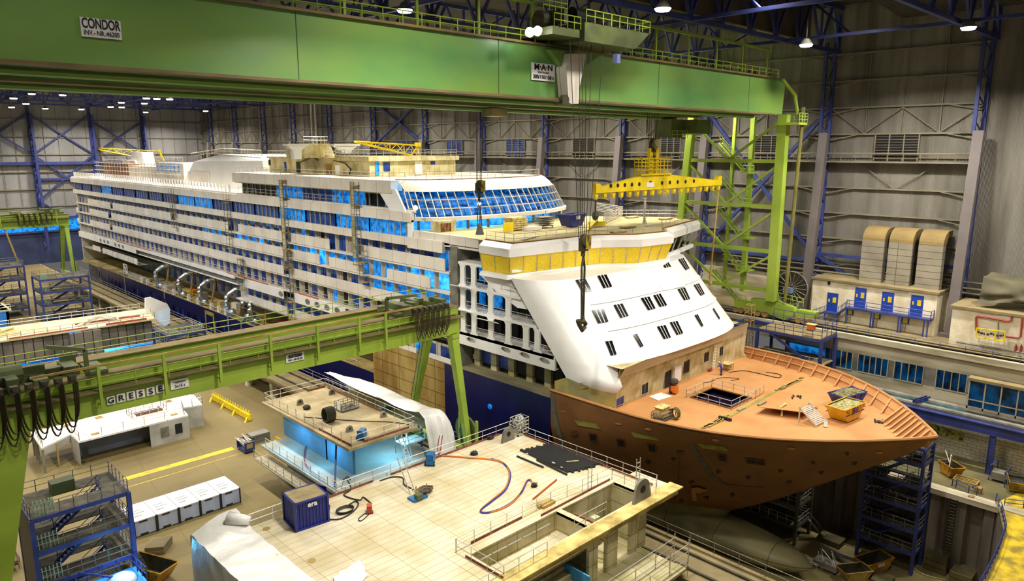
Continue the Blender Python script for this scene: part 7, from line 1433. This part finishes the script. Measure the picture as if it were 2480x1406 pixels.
for x in (-.4,.4): P('wheel',MB().disc(c+V((x,.2,.2)),(1,0,0),.2,.1,10),black,wq)
c=az(1597,961,DZ); T('cover_sheet',MB().prism([(c.x-1.3,c.y-.7),(c.x+1.2,c.y-1.0),(c.x+1.4,c.y+.7),(c.x-.9,c.y+.9)],DZ+.02,DZ+.1),plast,'flat white sheet lying on the bow deck before the cream wall','sheet')
# timber pieces in two short rows, each piece a thing
def pieces_row(p0,p1,n,lb,grp,mat):
    a,b=az(*p0,DZ),az(*p1,DZ)
    for k in range(n):
        c=a.lerp(b,k/(n-1))+V((random.uniform(-.25,.25),random.uniform(-.2,.2),0)); w=random.uniform(.5,.8); T('timber_piece',MB().bar(c+V((-w,random.uniform(-.2,.2),.1)),c+V((w,random.uniform(-.2,.2),.1)),.22,.16),mat,lb,'timber',grp)
pieces_row((1885,944),(1938,918),16,'olive timber offcut in the row beyond the hatch on the bow deck','timber offcuts beyond the hatch',M('olive_timber',(164,150,84),.8,var=.2))
pieces_row((1705,1035),(1755,1012),12,'olive timber offcut in the row at the near edge of the bow deck','timber offcuts at the near deck edge',MATS['olive_timber'])
for k,(px,py) in enumerate(((1930,962),(2130,1020),(2063,1073))):
    c=az(px,py,DZ); w=('beyond the brown plate','beside the yellow skip','at the near bow edge')[k]
    for i in range(8): p=c+V((random.uniform(-.9,.9),random.uniform(-.5,.5),0)); T('clamp',MB().bar(p+V((-.15,-.1,.08)),p+V((.15,.12,.12)),.14),black,'small black clamp in the scatter %s'%w,'clamp','clamps '+w)
T('steel_bar',MB().bar(az(1741,1012,DZ)+V((0,0,.15)),az(1771,1020,DZ)+V((0,0,.15)),.3),black,'black steel bar lying at the end of the near timber row','bar')
a,b=az(1768,1008,DZ),az(1880,946,DZ); T('weld_line',MB().bar(a+V((0,0,.02)),b+V((0,0,.02)),.35,.03),olive,'long olive strip running over the bow deck between the timber rows','strip')
for px,py,w,lb in ((1795,992,1.0,'greenish plate on the deck strip near the hatch corner'),(1845,978,1.2,'greenish plate on the deck strip beyond the hatch')): c=az(px,py,DZ); T('small_plate',MB().box(c.x-w*.7,c.y-.2,DZ+.05,c.x+w*.7,c.y+.2,DZ+.2),M('grey_green_plate',(140,140,110),.7) if 'grey_green_plate' not in MATS else MATS['grey_green_plate'],lb,'plate')
hose('cable',[(1765,902),(1800,898),(1830,903),(1860,910),(1885,915),(1892,910),(1880,905),(1855,902)],.05,hoseb,'thin cable lying in a long loop across the bow deck',z=DZ); hose('cable',[(1700,926),(1720,925),(1745,915),(1790,917),(1770,922)],.04,hoseb,'thin cable curling behind the hatch railing',z=DZ)
c=az(1760,896,DZ); wt=E('work_table',c,'small work table with tools by the cream wall on the bow deck','table'); P('table_top',MB().box(c.x-.7,c.y-.6,DZ+.95,c.x+.9,c.y+.6,DZ+1.05),wood,wt); P('crate',MB().box(c.x-.3,c.y-.4,DZ+.3,c.x+.6,c.y+.4,DZ+.9),rusty,wt)
for x,y in ((-.6,-.5),(.8,-.5),(-.6,.5),(.8,.5)): P('leg',MB().tube(c+V((x,y,0)),c+V((x,y,.95)),.05),greyst,wt)
T('gas_bottles',MB().tube(az(1722,898,DZ)+V((-.5,0,.2)),az(1722,898,DZ)+V((.5,.2,.2)),.2,8),redp,'red gas bottle lying on the bow deck near the worker','gas bottle')
# ---------- the worker ----------
wp=az(1747,908,DZ); pr_=E('person',wp,'worker in blue overalls bending forward at the work table on the bow deck','person'); ovr=M('overall_blue',(44,56,130),.8,var=.1)
def body():
    me=bpy.data.meshes.new('body'); vs=[(0,0,.92),(0,.05,1.12),(0.02,.2,1.36),(.02,.3,1.46),(.02,.42,1.56),(-.1,0,.88),(-.12,.05,.5),(-.12,-.05,.1),(-.12,.08,.04),(.1,0,.88),(.16,.08,.5),(.16,.0,.1),(.16,.14,.04),(-.2,.24,1.36),(-.26,.4,1.12),(-.18,.62,1.05),(.24,.24,1.36),(.3,.42,1.12),(.2,.64,1.05)]
    es=[(0,1),(1,2),(2,3),(3,4),(0,5),(5,6),(6,7),(7,8),(0,9),(9,10),(10,11),(11,12),(2,13),(13,14),(14,15),(2,16),(16,17),(17,18)]
    me.from_pydata([V(v)+wp for v in vs],es,[]); o=bpy.data.objects.new('body',me); COL.objects.link(o); md=o.modifiers.new('s','SKIN')
    rad=[.16,.15,.17,.08,.07,.11,.085,.06,.055,.11,.085,.06,.055,.075,.055,.04,.075,.055,.04]
    for i,r in enumerate(rad): me.skin_vertices[0].data[i].radius=(r,r)
    me.skin_vertices[0].data[0].use_root=True; o.modifiers.new('u','SUBSURF').levels=1; o.modifiers['u'].render_levels=1; bpy.context.view_layer.update()
    m2=bpy.data.meshes.new_from_object(o.evaluated_get(bpy.context.evaluated_depsgraph_get())); bpy.data.objects.remove(o); m2.materials.clear(); m2.materials.append(ovr); m2.polygons.foreach_set('use_smooth',[True]*len(m2.polygons))
    q=bpy.data.objects.new('body',m2); COL.objects.link(q); WL[q.name]=V((0,0,0)); q.parent=pr_; q.matrix_parent_inverse=Matrix.Translation(-wp); return q
body(); P('head',MB().ball(wp+V((.02,.47,1.66)),.115,10,1.2).ball(wp+V((.02,.585,1.63)),.025,6),skin,pr_,True); P('helmet',MB().ball(wp+V((.02,.46,1.73)),.135,10,.75),M('helmet_white',(226,224,214),.4),pr_,True); P('boots',MB().box(wp.x-.18,wp.y-.1,DZ,wp.x-.06,wp.y+.18,DZ+.1).box(wp.x+.1,wp.y-.06,DZ,wp.x+.22,wp.y+.24,DZ+.1),black,pr_)
m=MB()
for s in (-.19,.2):
    c=wp+V((s,.66,1.04)); m.ball(c,.05,6)
    for k in range(4): m.tube(c+V((-.03+.02*k,.02,0)),c+V((-.03+.02*k,.09,-.03)),.011,5)
    m.tube(c+V((.04,0,0)),c+V((.06,.05,.0)),.012,5)
P('hand',m,skin,pr_)
# ---------- things on the bridge roof ----------
RZ=28.55
sk(1385,548,4.3,2.3,1.9,sbl,'blue skip standing on the bridge roof under the crane ropes',.1,None,None,white,RZ)
c=az(1250,556,RZ); t=E('timber_stack',c,'stack of yellow pale timbers on the bridge roof','timber stack')
for k in range(6): P('timber_layer',MB().box(c.x-1.5+random.uniform(-.3,.2),c.y-.9,RZ+.1+k*.3,c.x+1.5+random.uniform(-.2,.3),c.y+.9,RZ+.34+k*.3),wood,t)
c=az(1222,560,RZ); T('yellow_panel',MB().box(c.x-.9,c.y-.9,RZ+.02,c.x+.9,c.y-.7,RZ+1.3),yellow,'yellow board standing before the timber stack on the bridge roof','board')
c=az(1318,551,RZ); t=E('dark_pallet_rack',c,'grey rack of stacked grilles on the bridge roof between timber and skip','rack')
for k in range(6): P('grille',MB().box(c.x-1.2,c.y-.8,RZ+.3+k*.25,c.x+1.2,c.y+.8,RZ+.4+k*.25),greyst,t)
P('leg',MB().tube(c+V((-1,-.7,0)),c+V((-1,-.7,.4)),.08).tube(c+V((1,-.7,0)),c+V((1,-.7,.4)),.08),greyst,t)
c=az(1290,557,RZ); T('white_bundle',MB().box(c.x-1.6,c.y-.5,RZ+.02,c.x+1.4,c.y+.5,RZ+.55),panel,'low white bundle on the bridge roof before the rack','bundle')
for px,py,L_,lb in ((1445,549,1.6,'yellow box beam on the bridge roof beside the blue skip'),(1432,556,1.3,'slanted yellow chute end near the blue skip')): c=az(px,py,RZ); T('yellow_beam',MB().box(c.x-L_,c.y-.4,RZ+.05,c.x+L_,c.y+.4,RZ+.8) if L_>1.5 else MB().ext([c+V((-1.3,-.4,.05)),c+V((-.6,-.4,.05)),c+V((1.2,-.4,1.0)),c+V((.9,-.4,1.4))],(0,.8,0)),yellow,lb,'beam')
for px,py,lb in ((1520,551,'long pallet lying in the middle of the bridge roof'),(1497,562,'small pallet near the front edge of the bridge roof'),(1530,527,'pallet at the rear of the bridge roof'),(1612,531,'pallet near the far wing of the bridge roof')): c=az(px,py,RZ); t=E('pallet',c,lb,'pallet'); P('boards',MB().box(c.x-1.4,c.y-.5,RZ+.12,c.x+1.4,c.y+.5,RZ+.25),wood,t); P('skid',MB().box(c.x-1.4,c.y-.45,RZ,c.x+1.4,c.y-.3,RZ+.12).box(c.x-1.4,c.y+.3,RZ,c.x+1.4,c.y+.45,RZ+.12),rusty,t)
a,b=az(1265,581,RZ),az(1300,572,RZ); T('loose_planks',MB().bar(a+V((0,0,.1)),b+V((0,0,.1)),.6,.08),panel,'white loose strips lying at the front rail of the bridge roof','strips')
rk=E('tube_rack',az(1475,520,RZ),'white slatted barrier rack at the rear edge of the bridge roof','rack'); a,b,c=az(1445,513,RZ),az(1508,523,RZ),az(1462,545,RZ); P('rack_frame',MB().rail([a,b],1.6,1.1,.07,6).rail([b,c],1.6,1.1,.07,6),greyp,rk)
c=az(1075,568,28); t=E('brick_pallet',c,'white framed pallet of brown blocks in the open lounge','pallet of blocks'); P('casing',MB().box(c.x-1.4,c.y-.6,27.6,c.x+1.8,c.y+1.2,30),cream,t); P('blocks',MB().box(c.x-1.0,c.y-.72,27.9,c.x+.8,c.y-.58,29.7),M('brown_block',(140,90,50),.8,var=.4,scale=3),t)
m=MB()
# slim scaffold ladders hanging on the ship's side
for px,z0,z1,lb in ((552,20,31,'scaffold strip farthest aft of the three on the upper side'),(690,19,34.6,'scaffold strip between the two long glazed bands'),(862,22,35,'scaffold strip nearest the sloping lounge window'),(418,22,31,'slim scaffold strip on the aft upper side'),(584,12,18.6,'scaffold landing low on the side near the foil davits'),(702,9.5,22,'scaffold landings in the gap between the lower balcony fronts'),(880,19.5,25.5,'scaffold landing beside the middle balcony panels')):
    y=yx(px,61.2,(z0+z1)/2); t=E('hanging_scaffold',(61.2,y,z0),lb,'scaffold'); m=MB()
    for x,yy in ((60.9,y-.7),(60.9,y+.7),(61.5,y-.7),(61.5,y+.7)): m.tube((x,yy,z0),(x,yy,z1),.05,4)
    z=z0
    while z<z1-1: m.tube((60.9,y-.7,z+1),(60.9,y+.7,z+1),.05,4).tube((61.5,y-.7,z+1),(60.9,y-.7,z+1),.05,4); z+=1
    P('tube_frame',m,greyst,t); z=z0
    while z<z1: P('plank_landing',MB().box(60.8,y-.9,z,61.6,y+.9,z+.1),rusty,t); z+=3.1
    if px in (690,862): P('cover_strip',MB().box(61.55,y+.9,z0+1,61.6,y+1.9,z1),tan,t)
blue((74,83,32),2500,.4); blue((68,84,32),1500,.4)
P('lounge_lamp',MB().ball(ax(1007,502,66.5) if 0 else ay(1006,503,81.2),.35,8),lampm,ship); P('lounge_lamp',MB().ball(ay(1160,493,80.7),.3,8),lampm,ship)
